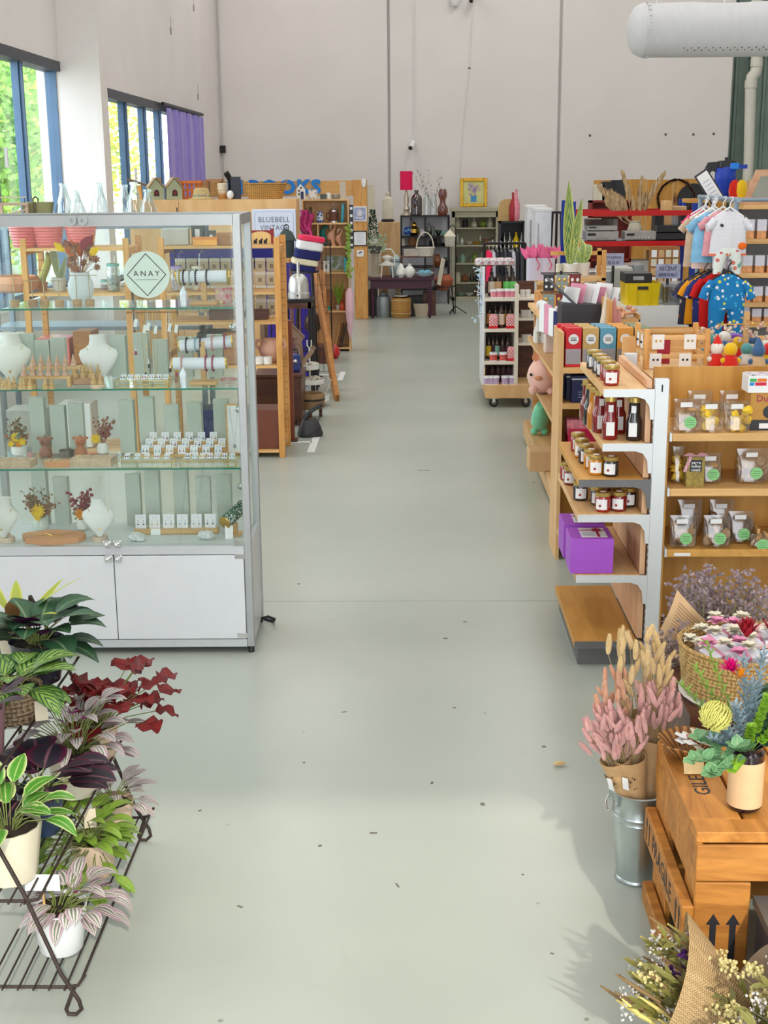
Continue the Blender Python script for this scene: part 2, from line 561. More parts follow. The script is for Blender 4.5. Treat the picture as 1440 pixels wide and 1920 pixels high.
# ==== the setting
YB=23.6
CX=Yp(415,340,YB).x
XF=CX
YR=Xp(190,200,XF).y
XN=Yp(118,220,YR).x
XR,YF,ZC=9.5,-2.4,7.2
def floor_mat():
 q,t,p=nt('painted_concrete_floor')
 tc=nd(t,'ShaderNodeTexCoord')
 n1=nd(t,'ShaderNodeTexNoise',Scale=.7,Detail=5.0)
 n2=nd(t,'ShaderNodeTexNoise',Scale=9.0,Detail=6.0)
 n3=nd(t,'ShaderNodeTexVoronoi',Scale=3.1)
 for n in(n1,n2,n3):ln(t,tc.outputs['Object'],n.inputs['Vector'])
 r=nd(t,'ShaderNodeValToRGB')
 r.color_ramp.elements[0].position=.35;r.color_ramp.elements[1].position=.68
 r.color_ramp.elements[0].color=(.385,.425,.375,1);r.color_ramp.elements[1].color=(.455,.49,.43,1)
 ln(t,n1.outputs['Fac'],r.inputs[0])
 r2=nd(t,'ShaderNodeValToRGB')
 r2.color_ramp.elements[0].position=.22;r2.color_ramp.elements[1].position=.36
 r2.color_ramp.elements[0].color=(.95,.945,.94,1);r2.color_ramp.elements[1].color=(1,1,1,1)
 ln(t,n2.outputs['Fac'],r2.inputs[0])
 r3=nd(t,'ShaderNodeValToRGB')
 r3.color_ramp.elements[0].position=.012;r3.color_ramp.elements[1].position=.03
 r3.color_ramp.elements[0].color=(.5,.48,.44,1);r3.color_ramp.elements[1].color=(1,1,1,1)
 ln(t,n3.outputs['Distance'],r3.inputs[0])
 src=r.outputs[0]
 for rr in(r2,r3):
  mx=nd(t,'ShaderNodeMix',data_type='RGBA',blend_type='MULTIPLY')
  mx.inputs[0].default_value=1
  ln(t,src,mx.inputs[6]);ln(t,rr.outputs[0],mx.inputs[7]);src=mx.outputs[2]
 ln(t,src,p.inputs['Base Color'])
 rg=nd(t,'ShaderNodeMapRange');rg.inputs[3].default_value=.27;rg.inputs[4].default_value=.33
 ln(t,n2.outputs['Fac'],rg.inputs[0]);ln(t,rg.outputs[0],p.inputs['Roughness'])
 bp=nd(t,'ShaderNodeBump',Strength=.06,Distance=.01)
 ln(t,n1.outputs['Fac'],bp.inputs['Height']);ln(t,bp.outputs[0],p.inputs['Normal'])
 return q
FLOOR=floor_mat()
jy=Zp(760,1127).y
fl=S(MB().bx(XN-.2,jy+.003,-.2,XR,YB+2,0).bx(XN-.2,YF-3,-.2,XR,jy-.003,0).bx(XN-.2,jy-.003,-.2,XR,jy+.003,-.006),'floor',FLOOR)
scr=pm('floor_scuff',(.16,.15,.13),.7,var=0)
b=MB()
for x,y,dx,dy in((795,882,24,2),(835,1197,9,4),(872,1166,7,3),(852,1327,6,3),(700,1562,14,4),(905,1508,8,7),(600,1586,6,5),(1020,1400,8,4),(570,1430,5,3),(645,1335,10,2),(560,1095,6,3),(810,1468,5,6),(1035,1788,7,3),(745,1660,4,10),(980,1640,5,3),(450,1700,12,3),(375,1520,7,3),(1000,905,5,3)):
 p=Zp(x,y);w=mpp(p)
 b.ob((p.x,p.y,.0004),(dx*w,dy*w*1.6,.0008),(0,0,R.uniform(-.6,.6)))
stuff(P(b,'scuff_mark',scr,fl))
tape=pm('white_floor_tape',(.80,.82,.80),.5,var=.05)
for(x,y),ang in(((588,833),0),((640,705),0)):
 p=Zp(x,y)
 for k,(w,l,dx,dy)in enumerate(((.06,.62,0,0),(.5,.055,-.27,.1))):
  t_=P(MB().bx(p.x+dx-w/2,p.y+dy-l/2,0,p.x+dx+w/2,p.y+dy+l/2,.0015),'floor_tape',tape,fl)
WALLM=pm('painted_precast_wall',(.80,.765,.745),.75,var=.03,scale=1.1,bump=.05,bs=30)
WALLL=WALLM
SEAL=pm('joint_sealant',(.62,.60,.59),.8,var=.03)
XE=Yp(1368,250,YB).x
j1,j2=Yp(729,150,YB).x,Yp(1049,200,YB).x
wb=S(MB().bx(CX-.3,YB+.06,0,XE,YB+.3,ZC),'wall_back',SEAL)
for x0,x1 in((CX,j1-.02),(j1+.02,j2-.02),(j2+.02,XE)):
 P(MB().bx(x0,YB,0,x1,YB+.07,ZC,.015),'wall_panel',WALLM,wb)
S(MB().bx(CX-.012,YB-.03,0,CX+.02,YB,ZC),'trim_1',SEAL)
HOLE=pm('wall_hole',(.12,.10,.09),.9,var=0)
for x,y in((1248,252),(1300,252),(1338,251),(1106,254),(880,128)):
 p=Yp(x,y,YB);P(MB().ball((p.x,p.y,p.z),.022,7,4),'wall_fixing',HOLE,wb)
CORR=pm('corrugated_steel_sheet',(.20,.26,.23),.4,.35,var=.15,scale=2)
pts=[];x=XE-.25;k=0
while x<XR:
 for dx,dy in((0,0),(.11,0),(.13,-.035),(.17,-.035),(.19,0)):pts.append((x+dx,YB+.35+dy))
 x+=.24
b=MB();n=len(pts)
b.add([(a,c,0)for a,c in pts]+[(a,c,ZC)for a,c in pts],[(i,i+1,n+i+1,n+i)for i in range(n-1)])
S(b,'wall_back_metal',CORR)
def wall_x(name,X0,X1,ya,yb,ops,mat):
 b=MB();y=ya
 for(o0,o1,z0,z1)in ops:
  b.bx(X0,y,0,X1,o0,ZC);b.bx(X0,o0,0,X1,o1,z0);b.bx(X0,o0,z1,X1,o1,ZC);y=o1
 b.bx(X0,y,0,X1,yb,ZC)
 return S(b,name,mat)
w2a,w2b=Xp(206,250,XF).y,Xp(377,260,XF).y
w2t=Xp(290,190,XF).z
w1b=Xp(121,250,XN).y
w1t=Xp(60,100,XN).z
SILL=.95
wall_x('wall_left',XF-.25,XF,YR,YB+.3,[(w2a,w2b,SILL,w2t)],WALLL)
wall_x('wall_left_near',XN-.25,XN,YF,YR+.02,[(-2.2,.2,1.3,w1t),(4.6,7.0,1.0,w1t),(7.8,w1b,SILL,w1t)],WALLL)
S(MB().bx(XN-.25,YR-.02,0,XF-.03,YR+.2,ZC),'wall_left_step',WALLL)
S(MB().bx(XF-.05,YR-.03,0,XF+.012,YR+.05,ZC),'trim_2',WALLL)
S(MB().bx(XN-.25,YF-.2,0,-1.6,YF,ZC).bx(3.6,YF-.2,0,XR,YF,ZC).bx(-1.6,YF-.2,4.6,3.6,YF,ZC),'wall_front',WALLL)  # unseen wall; its opening is invented and sized to let the sun in
S(MB().bx(XR,YF,0,XR+.2,YB+.5,ZC),'wall_right',WALLL)
S(MB().bx(XN-.3,YF,ZC,XR,YB+.5,ZC+.2),'ceiling',WALLM)
FRAME=pm('blue_aluminium',(.085,.14,.22),.35,.3,var=.05)
FRAMED=pm('dark_window_head',(.05,.055,.07),.5,var=.1)
PANE=glass('window_glass',(.97,.99,1.0),.04,.3)
def window(name,X,ya,yb,z0,z1,ms):
 b=MB()
 b.bx(X-.16,ya,z0,X-.04,ya+.06,z1).bx(X-.16,yb-.06,z0,X-.04,yb,z1).bx(X-.16,ya,z0,X-.04,yb,z0+.06)
 w=S(b,name,FRAME)
 P(MB().bx(X-.17,ya,z1-.10,X+.01,yb,z1),'window_head',FRAMED,w)
 P(MB().bx(X-.05,ya-.02,z0-.03,X+.05,yb+.02,z0),'window_sill',WHITE,w)
 for y in ms:
  P(MB().bx(X-.13,y-.05,z0,X-.06,y+.05,z1-.1).bx(X-.06,y-.02,z0,X-.03,y+.02,z1-.1),'mullion',FRAME,w)
 e=[ya+.06]+list(ms)+[yb-.06]
 for a,c in zip(e,e[1:]):
  P(MB().bx(X-.105,a,z0+.05,X-.095,c,z1-.1),'pane',PANE,w)
window('window_1',XN,7.8,w1b,SILL,w1t,[9.9,11.1,Xp(2,300,XN).y,Xp(56,250,XN).y])
window('window_2',XF,w2a,w2b,SILL,w2t,[Xp(x,270,XF).y for x in(246,281,309)]+[19.6])
window('added_window_3',XN,-2.2,.2,1.3,w1t,[-1.0])  # added window out of view, lets side daylight into the foreground
window('added_window_4',XN,4.6,7.0,1.0,w1t,[5.8])  # second added window, also out of view, for daylight from the left
P(MB().bx(-.012,-.02,-.09,.012,.02,.09),'window_lock',WHITE,bpy.data.objects['window_2']).location=Xp(255,330,XF+.02)
P(MB().bx(-.012,-.02,-.09,.012,.02,.09),'window_lock',WHITE,bpy.data.objects['window_1']).location=Xp(12,295,XN+.02)
cy0,cy1=Xp(313,260,XF+.06).y,Xp(378,260,XF+.06).y
cur=T('curtain','plain lilac curtain hanging over the far end of the window','curtain',(XF,cy0,0))
CURT=pm('lilac_cloth',(.30,.24,.62),.85,var=.06,sheen=.3)
L_=cy1-cy0
P(MB().sheet(lambda u,v:(.07+.03*sin(u*34)+.012*sin(u*91),u*L_,.9+v*(w2t-.96)),90,4),'cloth',CURT,cur)
P(MB().tube([(.07,-.25,w2t-.02),(.07,L_+.1,w2t-.02)],.025,8),'curtain_rail',BLKMET,cur)
GR=pm('street_ground',(.34,.36,.30),.9,var=.2)
S(MB().bx(-40,-20,-.3,XN-.26,50,-.05),'ground_outside',GR)
LEAFA=pm('yellow_green_leaves',(.50,.56,.10),.6,var=.45,scale=1.3)
LEAFB=pm('fresh_green_leaves',(.24,.46,.10),.6,var=.4,scale=1.5)
BARK=pm('bark',(.20,.15,.10),.9,var=.2)
def tree(x,y,h,rad,mat,label,grp):
 t_=T('tree',label,'tree',(x,y,-.06),0,grp+(' (green)' if mat==LEAFB else ''))
 P(MB().tube([(0,0,0),(.1,.05,h*.3),(-.05,.1,h*.55),(.05,0,h*.8)],[.16,.13,.09,.03],7),'trunk',BARK,t_)
 b=MB();q=random.Random(int(x*31+y*7))
 for i in range(5200):
  a,c=q.uniform(0,2*pi),q.uniform(-1,1)
  s=math.sqrt(1-c*c);rr=rad*q.uniform(.35,1)*(1+.22*sin(5*a+3*c))
  p=V((rr*s*cos(a),rr*s*sin(a),h*.56+rr*c*1.25))
  if p.z<.3:p.z=.3+q.random()*.5
  d=V((q.uniform(-1,1),q.uniform(-1,1),q.uniform(-.9,.4)))
  z=q.uniform(.10,.2)
  dn=d.normalized();o=dn.orthogonal().normalized()*z*.42
  b.add([p,p+dn*z*.5+o,p+dn*z,p+dn*z*.5-o],[(0,1,2,3)])
 P(b,'foliage',mat,t_)
for i,(x,y,h,r_,m_)in enumerate(((-9.2,21.0,5.2,2.1,LEAFA),(-8.2,26.0,5.4,2.0,LEAFB),(-9.6,31.0,5.6,2.4,LEAFA),(-11.5,36.0,5.6,2.4,LEAFB),(-7.4,16.5,4.9,1.7,LEAFB),(-10.5,42.5,6.5,2.9,LEAFA),(-15.8,30.5,6.4,2.8,LEAFB))):
 tree(x,y,h,r_,m_,('yellowing','green')[m_==LEAFB]+' leafy tree growing outside the blue framed windows','trees outside the windows')
SMW=pm('white_plastic',(.84,.84,.84),.4,var=.02)
def seccam(px,py,label,cable):
 p=Yp(px,py,YB-.03)
 t_=T('security_camera',label,'camera',p)
 P(MB().tube([(0,.028,.06),(0,-.05,.06),(-.02,-.08,.03)],.025,8),'bracket',SMW,t_)
 bd=P(MB().tube([(.02,-.06,.04),(-.03,-.2,-.05)],.045,10),'housing',SMW,t_)
 P(MB().tube([(-.03,-.2,-.05),(-.034,-.212,-.058)],.032,10),'lens',BLACK,bd)
 if cable:P(MB().tube([(.03,.0,.08),(.04,.012,.5),(.03,.012,cable)],.008,5),'cable',SMW,t_)
seccam(773,272,'small white security camera with a cable on bare back wall',4.4)
seccam(886,-2,'white security camera mounted beside white dome on back wall',0)
p=Yp(853,2,YB-.06)
O(MB().lathe([(.001,-.09),(.05,-.075),(.07,-.03),(.08,.02),(.08,.05)],14),'dome_sensor',SMW,'small white dome sensor high on the back wall','sensor',p)
c0,c1,c2=Yp(888,2,YB-.01),Yp(880,128,YB-.012),Yp(860,345,YB-.012)
O(MB().tube([c0,(c0+c1)/2+V((-.01,0,0)),c1,(c1+c2)/2+V((-.02,0,0)),c2],.007,5),'wall_cable',SMW,'thin pale cable running slantwise down the back wall','cable')
a,c=Yp(411,60,YB-.05),Yp(418,338,YB-.05)
t_=T('wall_conduit','thin dark conduit with a small clip in the wall corner','conduit',(CX+.06,YB-.04,0))
P(MB().tube([(0,0,1.5),(0,0,ZC)],.012,6),'pipe',SEAL,t_)
P(MB().bx(-.05,-.04,Yp(414,280,YB).z-.06,.04,.02,Yp(414,280,YB).z+.06),'clip',BLKMET,t_)
wl=bpy.data.objects['wall_left']
STN=pm('wall_stain',(.30,.26,.24),.9,var=.1)
for x,y in((363,15),(320,58),(371,182)):
 p=Xp(x,y,XF)
 P(MB().ob(p,(.006,.10,.09),(0,0,0)).ob((p.x,p.y+.03,p.z+.1),(.005,.02,.16)),'wall_stain',STN,wl)
wn=bpy.data.objects['wall_left_near']
cb=Xp(111,60,XN)
P(MB().bx(XN-.01,cb.y-.1,cb.z-.3,XN+.04,cb.y+.14,cb.z+.02).tube([(XN+.02,cb.y-.02,ZC),(XN+.02,cb.y-.02,cb.z)],.03,6),'conduit_box',WALLL,wn)
pz=lambda x,y:Yp(x,y,YB-.25)
PVC=pm('cream_pvc_pipe',(.70,.69,.62),.4,var=.04)
t_=T('downpipe','cream plastic downpipe with an offset bend on the metal wall','pipe',(0,YB-.25,0))
Q=lambda x,y:V((pz(x,y).x,0,pz(x,y).z))
bot=Q(1400,330)
P(MB().tube([Q(1420,-20),Q(1419,125),Q(1417,136),Q(1410,145),Q(1408,156),Q(1404,300),(bot.x,0,0)],[.095,.095,.1,.1,.095,.085,.085],14),'pipe',PVC,t_)
for q in(Q(1419,118),Q(1408,158)):P(MB().lathe([(.105,-.06),(.105,.06)],14,q),'collar',PVC,t_)
YD=11.0
d0,d1=Yp(1205,57,YD),Yp(1500,53,YD)
rad=49*mpp(d0)
t_=T('fabric_air_duct','inflated pale grey fabric air duct with a rounded end cap','duct',d0)
DUCT=pm('duct_fabric',(.64,.64,.66),.8,var=.03,bump=.25,bs=7,stretch=(2.5,1,1))
DUCTE=DUCT
Ld=5.4
b=MB();N=64;n=24
vs=[];fs=[]
for k in range(N+1):
 x=k/N*Ld
 for i in range(n):
  a=2*pi*i/n
  cr=rad*(1-.035*max(0,sin(a))*(cos(x*2*pi/.62)*.5+.5)+.012*sin(9*x+3*a)*(sin(a)>0))
  vs.append((x,cr*cos(a),cr*sin(a)))
for k in range(N):
 for i in range(n):
  j=(i+1)%n
  fs.append((k*n+i,k*n+n+i,k*n+n+j,k*n+j))
b.add(vs,fs)
P(b,'sleeve',DUCT,t_)
b=MB();b.M=mt((.01,0,0),0,-pi/2,0)
b.lathe([(rad*1.0,0),(rad*.97,.03),(rad*.86,.075),(rad*.6,.11),(rad*.3,.125),(.001,.128)],24,cap=False)
P(b,'end_cap',DUCTE,t_)
b=MB()
for i in range(24):
 a=2*pi*i/24
 b.ob((.03,rad*1.0*cos(a),rad*1.0*sin(a)),(.02,.012,.03),(a,0,0))
stuff(P(b,'lacing',DUCTE,t_))
b=MB()
for k in range(60):
 for rw in(0,1):
  a=-2.35+.12*rw
  b.ball((.30+k*.055+rw*.027,rad*cos(a),rad*sin(a)),.006,5,3)
stuff(P(b,'air_hole',HOLE,t_))
for x in(.1,.62,1.24,1.86):P(MB().tube([(x,0,rad*.95),(x,0,rad+.05),(x+.02,0,rad+.09),(x,0,rad+.12),(x,0,7.2-d0.z)],.006,5),'hanger',SMW,t_)
# ==== glass display case and the jewellery in it
CA=Zp(478,1224)
CTH=math.radians(1.0)
ALU=pm('brushed_aluminium',(.42,.43,.43),.35,.5,var=.04)
ALUS=pm('light_aluminium',(.60,.61,.63),.4,.3,var=.03)
CABW=pm('pale_blue_white_panel',(.72,.73,.75),.4,var=.02)
EDGE=pm('green_glass_edge',(.03,.20,.14),.15,var=.1)
case=T('display_case','tall glazed jewellery display case with white cupboard doors below','display case',CA,CTH)
CW,CDp,CH=1.22,.45,1.945
for x in(-.034,-CW):
 for y in(0,CDp-.034):
  f_=P(MB().bx(x,y,.03,x+.034,y+.034,CH,.003),'post',ALU,case)
  P(MB().lathe([(.014,0),(.014,.02),(.01,.03)],10,(x+.017,y+.017,0)),'foot',BLACK,f_)
for y in(0,CDp-.034):
 P(MB().bx(-CW+.034,y,1.90,-.034,y+.034,CH),'top_rail',ALU,case)
 P(MB().bx(-CW+.034,y,.03,-.034,y+.034,.066),'base_rail',ALUS,case)
 P(MB().bx(-CW+.034,y,.466,-.034,y+.034,.505),'middle_rail',ALUS,case)
for x in(-.034,-CW):
 P(MB().bx(x,.034,1.90,x+.034,CDp-.034,CH),'top_rail',ALU,case)
 P(MB().bx(x+.008,.034,.03,x+.026,CDp-.034,.505),'side_panel',ALUS,case)
 P(MB().bx(x+.012,.034,.505,x+.018,CDp-.034,1.9),'side_glass',GLASS,case)
P(MB().bx(-CW+.034,.036,.49,-.034,CDp-.036,.5065),'deck',pm('grey_deck',(.60,.63,.62),.45,var=.03),case)
P(MB().bx(-CW+.034,CDp-.02,.505,-.034,CDp-.014,1.9),'back_glass',GLASS,case)
P(MB().bx(-CW+.034,CDp-.03,.066,-.034,CDp-.02,.466),'back_panel',CABW,case)
P(MB().bx(-CW+.03,.034,CH-.012,-.03,CDp-.034,CH-.006),'top_glass',GLASS,case)
mx_=-.616
for k,(x0,x1)in enumerate(((-CW+.036,mx_-.002),(mx_+.002,-.036))):
 P(MB().bx(x0,.006,.508,x1,.012,1.9),'glass_door',GLASS,case)
 d_=P(MB().bx(x0,-.004,.07,x1,.014,.462,.002),'cupboard_door',CABW,case)
 for zz in(.52,.452):
  kx=mx_+(-.022 if k==0 else .022)
  kk=P(MB().bx(kx-.017,-.02,zz-.017,kx+.017,.0,zz+.017,.004),'lock',CHROME,d_)
  P(MB().ball((kx,-.024,zz),.011,8,5),'knob',CHROME,kk)
for zz in(.085,.455,.515):
 P(MB().bx(-.075,-.008,zz-.008,-.03,.004,zz+.012),'hinge',CHROME,case)
for xx in(-.70,-.655):
 b=MB();b.M=mt((xx,0,1.925),pi/2)
 b.lathe([(.020,0),(.020,.03),(.008,.03),(.007,.022),(.001,.022)],14)
 P(b,'top_lock',ALU,case)
for zz in(.854,1.208,1.556):
 P(MB().bx(-CW+.036,.03,zz-.006,-.036,CDp-.03,zz),'glass_shelf',GLASS,case)
 P(MB().bx(-CW+.036,.024,zz-.0065,-.036,.030,zz+.0005),'shelf_edge',EDGE,case)
 P(MB().bx(-.036,.03,zz-.006,-.030,CDp-.03,zz),'shelf_edge',EDGE,case)
Cx=cos(CTH);Sx=sin(CTH)
def CL(x,y,z):return V((CA.x+x*Cx-y*Sx,CA.y+x*Sx+y*Cx,z))
Z1,Z2,Z3,Z4=.507,.8545,1.2085,1.5565
def onshelf(px,py,z,ymin=.05,ymax=.40):
 p=Zp(px,py,z)
 for _ in range(2):
  y=-(p.x-CA.x)*Sx+(p.y-CA.y)*Cx
  yc=min(max(y,ymin),ymax)
  if abs(y-yc)>1e-4:p=Yp(px,py,p.y+(yc-y)*Cx);p.z=z
 return p
p=Yp(275,515,CL(0,.02,0).y-.012)
sg=T('round_shop_sign','round pale sign reading ANAY inside a black diamond','sign',p,CTH)
b=MB();b.M=mt((0,0,0),pi/2)
DISC=pm('sign_disc',(.72,.78,.72),.3,var=.02)
P(b.lathe([(.098,-.003),(.098,.003)],40),'disc',DISC,sg)
dm=.086
b=MB()
q=[(-.082,.0),(.0,.088),(.082,0),(0,-.088)]
for i in range(4):
 a,c=q[i],q[(i+1)%4]
 b.tube([(a[0],-.004,a[1]),(c[0],-.004,c[1])],.0016,4)
P(b,'diamond_outline',INK,sg)
TX('ANAY',.032,(0,-.0042,.004),FR,INK,sg,sp=1.5)
P(MB().bx(-.048,-.0045,-.022,.048,-.0036,-.0204),'underline',INK,sg)
SANDW=wood('pale_turned_wood',(.52,.36,.22),(.40,.26,.15),(1,1,6),9,.6)
WIRE=pm('brass_wire',(.45,.38,.26),.4,.8,var=.05)
st=None
for i,(x,y0,y1)in enumerate(((28,575,518),(62,574,527),(84,573,507),(112,575,527),(145,574,517),(169,574,517))):
 p=onshelf(x,y0,Z4,.06,.3);h=(y0-y1)*mpp(p)
 t_=T('earring_stand','small T-shaped wire earring stand on a round wooden block','jewellery stand',p,0,'earring stands on the top glass shelf')
 P(MB().lathe([(.020,0),(.020,.028)],14),'block',SANDW,t_)
 P(MB().tube([(0,0,.027),(0,0,h)],.0022,6),'stem',WIRE,t_)
 P(MB().tube([(-.036,0,h),(.036,0,h)],.0018,6),'bar',WIRE,t_)
DRY=[pm('dried_brown_petals',(.30,.15,.09),.8,var=.3,scale=40),pm('rust_petals',(.55,.16,.06),.8,var=.2),pm('maroon_petals',(.25,.04,.05),.8,var=.2)]
YEL=pm('yellow_petals',(.80,.55,.04),.7,var=.15)
ORG=pm('orange_petals',(.70,.28,.05),.7,var=.15)
STEM=pm('dry_stems',(.20,.13,.06),.8,var=.2)
GREYG=pm('grey_green_leaves',(.22,.25,.18),.7,var=.2)
def daisy(b,c,r,nrm=(0,-1,.2),n=12,rows=2):
 nrm=V(nrm).normalized();u=nrm.orthogonal().normalized();w=nrm.cross(u)
 for k in range(rows):
  for i in range(n):
   a=2*pi*(i+.5*k)/n
   d=u*cos(a)+w*sin(a)
   b.leaf(V(c)+nrm*.002*k,d+nrm*(.25+.4*k),nrm,r*(1-.25*k),r*.5,.3,2,.1)
 b.ball(c,r*.3,7,4)
def sprig(b,p,d,L,q,n=9,r=.004,bud=.006):
 d=V(d).normalized()
 e=V(p)+d*L
 b.tube([p,V(p)+d*L*.5+V((q.uniform(-.01,.01),0,.005)),e],[.0014,.0012,.0008],4)
 for i in range(n):
  t=.35+.65*i/n
  c=V(p)+d*L*t+V((q.uniform(-1,1),q.uniform(-1,1),q.uniform(-.4,1)))*bud*2.2
  b.ball(c,bud*q.uniform(.6,1.2),5,3)
def posy(name,label,px,py,z,prof,vmat,vh,stems,blooms,group=None,wob=None,ymin=.05,ymax=.4,seed=1):
 q=random.Random(seed)
 p=onshelf(px,py,z,ymin,ymax)
 t_=T(name,label,'vase',p,0,group)
 P(MB().lathe(prof,20,wob=wob,cap=True),'vase',vmat,t_)
 for mat_,nm,n,L,sp,bud in stems:
  b=MB()
  for i in range(n):
   a=q.uniform(0,2*pi);s=sp*q.uniform(.3,1)
   sprig(b,(.008*cos(a),.008*sin(a),vh*.8),(s*cos(a),s*sin(a)*.6,1),L*q.uniform(.7,1.1),q,8,bud=bud)
  P(b,nm,mat_,t_)
 for mat_,dx,dz,r in blooms:
  b=MB()
  b.tube([(0,0,vh*.8),(dx*.6,-.01,vh+(dz-vh)*.6),(dx,-.03,dz)],.0013,4)
  daisy(b,(dx,-.032,dz),r)
  P(b,'flower',mat_,t_)
 return t_
p=onshelf(153,566,Z4,.2,.3);w=mpp(p)
t_=T('hip_vase','white vase shaped like hips holding a brown dried bouquet','vase',p)
b=MB().loft([(0,.030,.024),(.02,.046,.034),(.05,.058,.042),(.085,.056,.045),(.115,.045,.036),(.132,.041,.032),(.134,.036,.028),(.10,.03,.025)],20)
P(b,'vase',pm('matt_white_ceramic',(.70,.74,.76),.4,var=.03),t_)
q=random.Random(5)
for nm,mat_,n in(('dried_flowers',DRY[0],26),('rust_leaf',DRY[1],3),('maroon_leaf',DRY[2],4),('yellow_flower',YEL,3)):
 b=MB()
 for i in range(n):
  a=q.uniform(0,2*pi);s=q.uniform(.02,.085)
  c=V((s*cos(a),s*sin(a)*.6,.15+q.uniform(0,.13)*(1 if nm=='dried_flowers' else .8)))
  b.tube([(0,0,.1),c*.6+V((0,0,.05)),c],.0012,4)
  if nm=='dried_flowers':daisy(b,c,q.uniform(.014,.024),(q.uniform(-.6,.6),-1,q.uniform(0,.9)),7,2)
  else:b.leaf(c,(cos(a),-.3,.9),(0,-1,0),.06,.032,.5,4)
 stuff(P(b,nm,mat_,t_))
BAR=pm('white_velvet',(.78,.80,.86),.7,var=.03)
BEADS=[pm(n_,c_,.25,var=.3,scale=90)for n_,c_ in(('black_beads',(.03,.03,.04)),('olive_beads',(.40,.30,.08)),('teal_beads',(.25,.42,.46)),('wine_beads',(.30,.06,.10)),('pink_beads',(.55,.28,.28)),('grey_beads',(.35,.38,.38)))]
def bracelet(par_loc,ax,r,mat_,label,n=20,br=.005,rot=(0,0,0),grp=None):
 b=MB()
 for c in ringp(r,n,(0,0,0),ax):b.ball(c,br,5,4)
 o=O(b,'bead_bracelet',mat_,label,'bracelet',par_loc,0,grp,rot)
 return o
def barstand(px,py,z,label,bars,ht,wmat):
 p=onshelf(px,py,z,.1,.3)
 t_=T('bracelet_stand',label,'jewellery stand',p)
 P(MB().bx(-.06,-.045,0,.06,.045,.016,.004),'base',wmat,t_)
 P(MB().bx(-.011,-.011,.016,.011,.011,ht),'post',wmat,t_)
 for k,(x0,x1,z0,z1,yy)in enumerate(bars):
  P(MB().tube([(x0,yy,z0),(x1,yy,z1)],.026,16),'bar',BAR,t_)
  for xx,zz,s in((x0,z0,-1),(x1,z1,1)):P(MB().tube([(xx,yy,zz),(xx+s*.006,yy,zz+s*.0005)],.0265,16),'end_cap',GOLD,t_)
  if yy:P(MB().bx(-.008,min(yy,0),(z0+z1)/2-.012,.008,max(yy,0),(z0+z1)/2+.012),'bracket',wmat,t_)
 return p
BW=wood('blond_wood',(.70,.47,.24),(.58,.36,.17),(1,8,8),5)
p=barstand(384,571,Z4,'single bar bracelet stand on the top glass shelf',[(-.115,.11,.118,.122,0)],.1,BW)
for k,dx in enumerate((-.108,-.09,-.062,-.034,.016,.112)):
 bracelet(p+V((dx*.95,0,.1185)),'x',.0315,BEADS[(1,0,5,0,0,1)[k]],('olive','black','grey','black','black','olive')[k]+' bead bracelet on the single bar of the top shelf',grp='bracelets on the top bar')
p=barstand(383,720,Z3,'two-tier bracelet stand with white bars and gold caps',[(-.105,.125,.165,.185,.03),(-.125,.105,.098,.098,-.045)],.165,BW)
for k,dx in enumerate((-.075,-.035,-.012,.04,.095)):
 bracelet(p+V((dx,.03,.175+dx*.087)),'x',.0325,BEADS[(0,2,0,4,3)[k]],('black','teal','black','pink','wine red')[k]+' bead bracelet on the upper bar of the two-tier stand',grp='bracelets on the upper bar')
for k,dx in enumerate((-.085,.02,.05)):
 bracelet(p+V((dx,-.045,.098)),'x',.0325,BEADS[(4,3,3)[k]],('pink','wine red','wine red')[k]+' bead bracelet on the lower bar of the two-tier stand',grp='bracelets on the lower bar')
bracelet(onshelf(433,713,Z3,.1,.3)+V((-.01,0,.006)),'z',.035,BEADS[4],'pink bead bracelet lying flat on the middle glass shelf')
CRY=pm('pale_crystal',(.72,.74,.80),.2,var=.15,scale=30,coat=.5)
for px,py,z,h,lab in((345,574,Z4,.085,'pale crystal tower beside the single bar bracelet stand'),(345,729,Z3,.09,'pale crystal tower beside the two-tier bracelet stand')):
 O(MB().lathe([(.014,0),(.016,h*.7),(.001,h)],6),'crystal_tower',CRY,lab,'crystal',onshelf(px,py,z,.04,.2),.3)
p=onshelf(420,572,Z4,.2,.36)
O(MB().bx(-.036,-.02,0,.036,.02,.07,.003),'floral_box',spots('floral_print',(.62,.42,.40),[(.6,.2,.22),(.7,.6,.3),(.75,.6,.6)],60,.5),'small pink floral box on the top glass shelf','box',p)
BUST=pm('ivory_bust',(.74,.73,.68),.6,var=.03)
BUSTW=pm('white_bust',(.82,.81,.80),.55,var=.02)
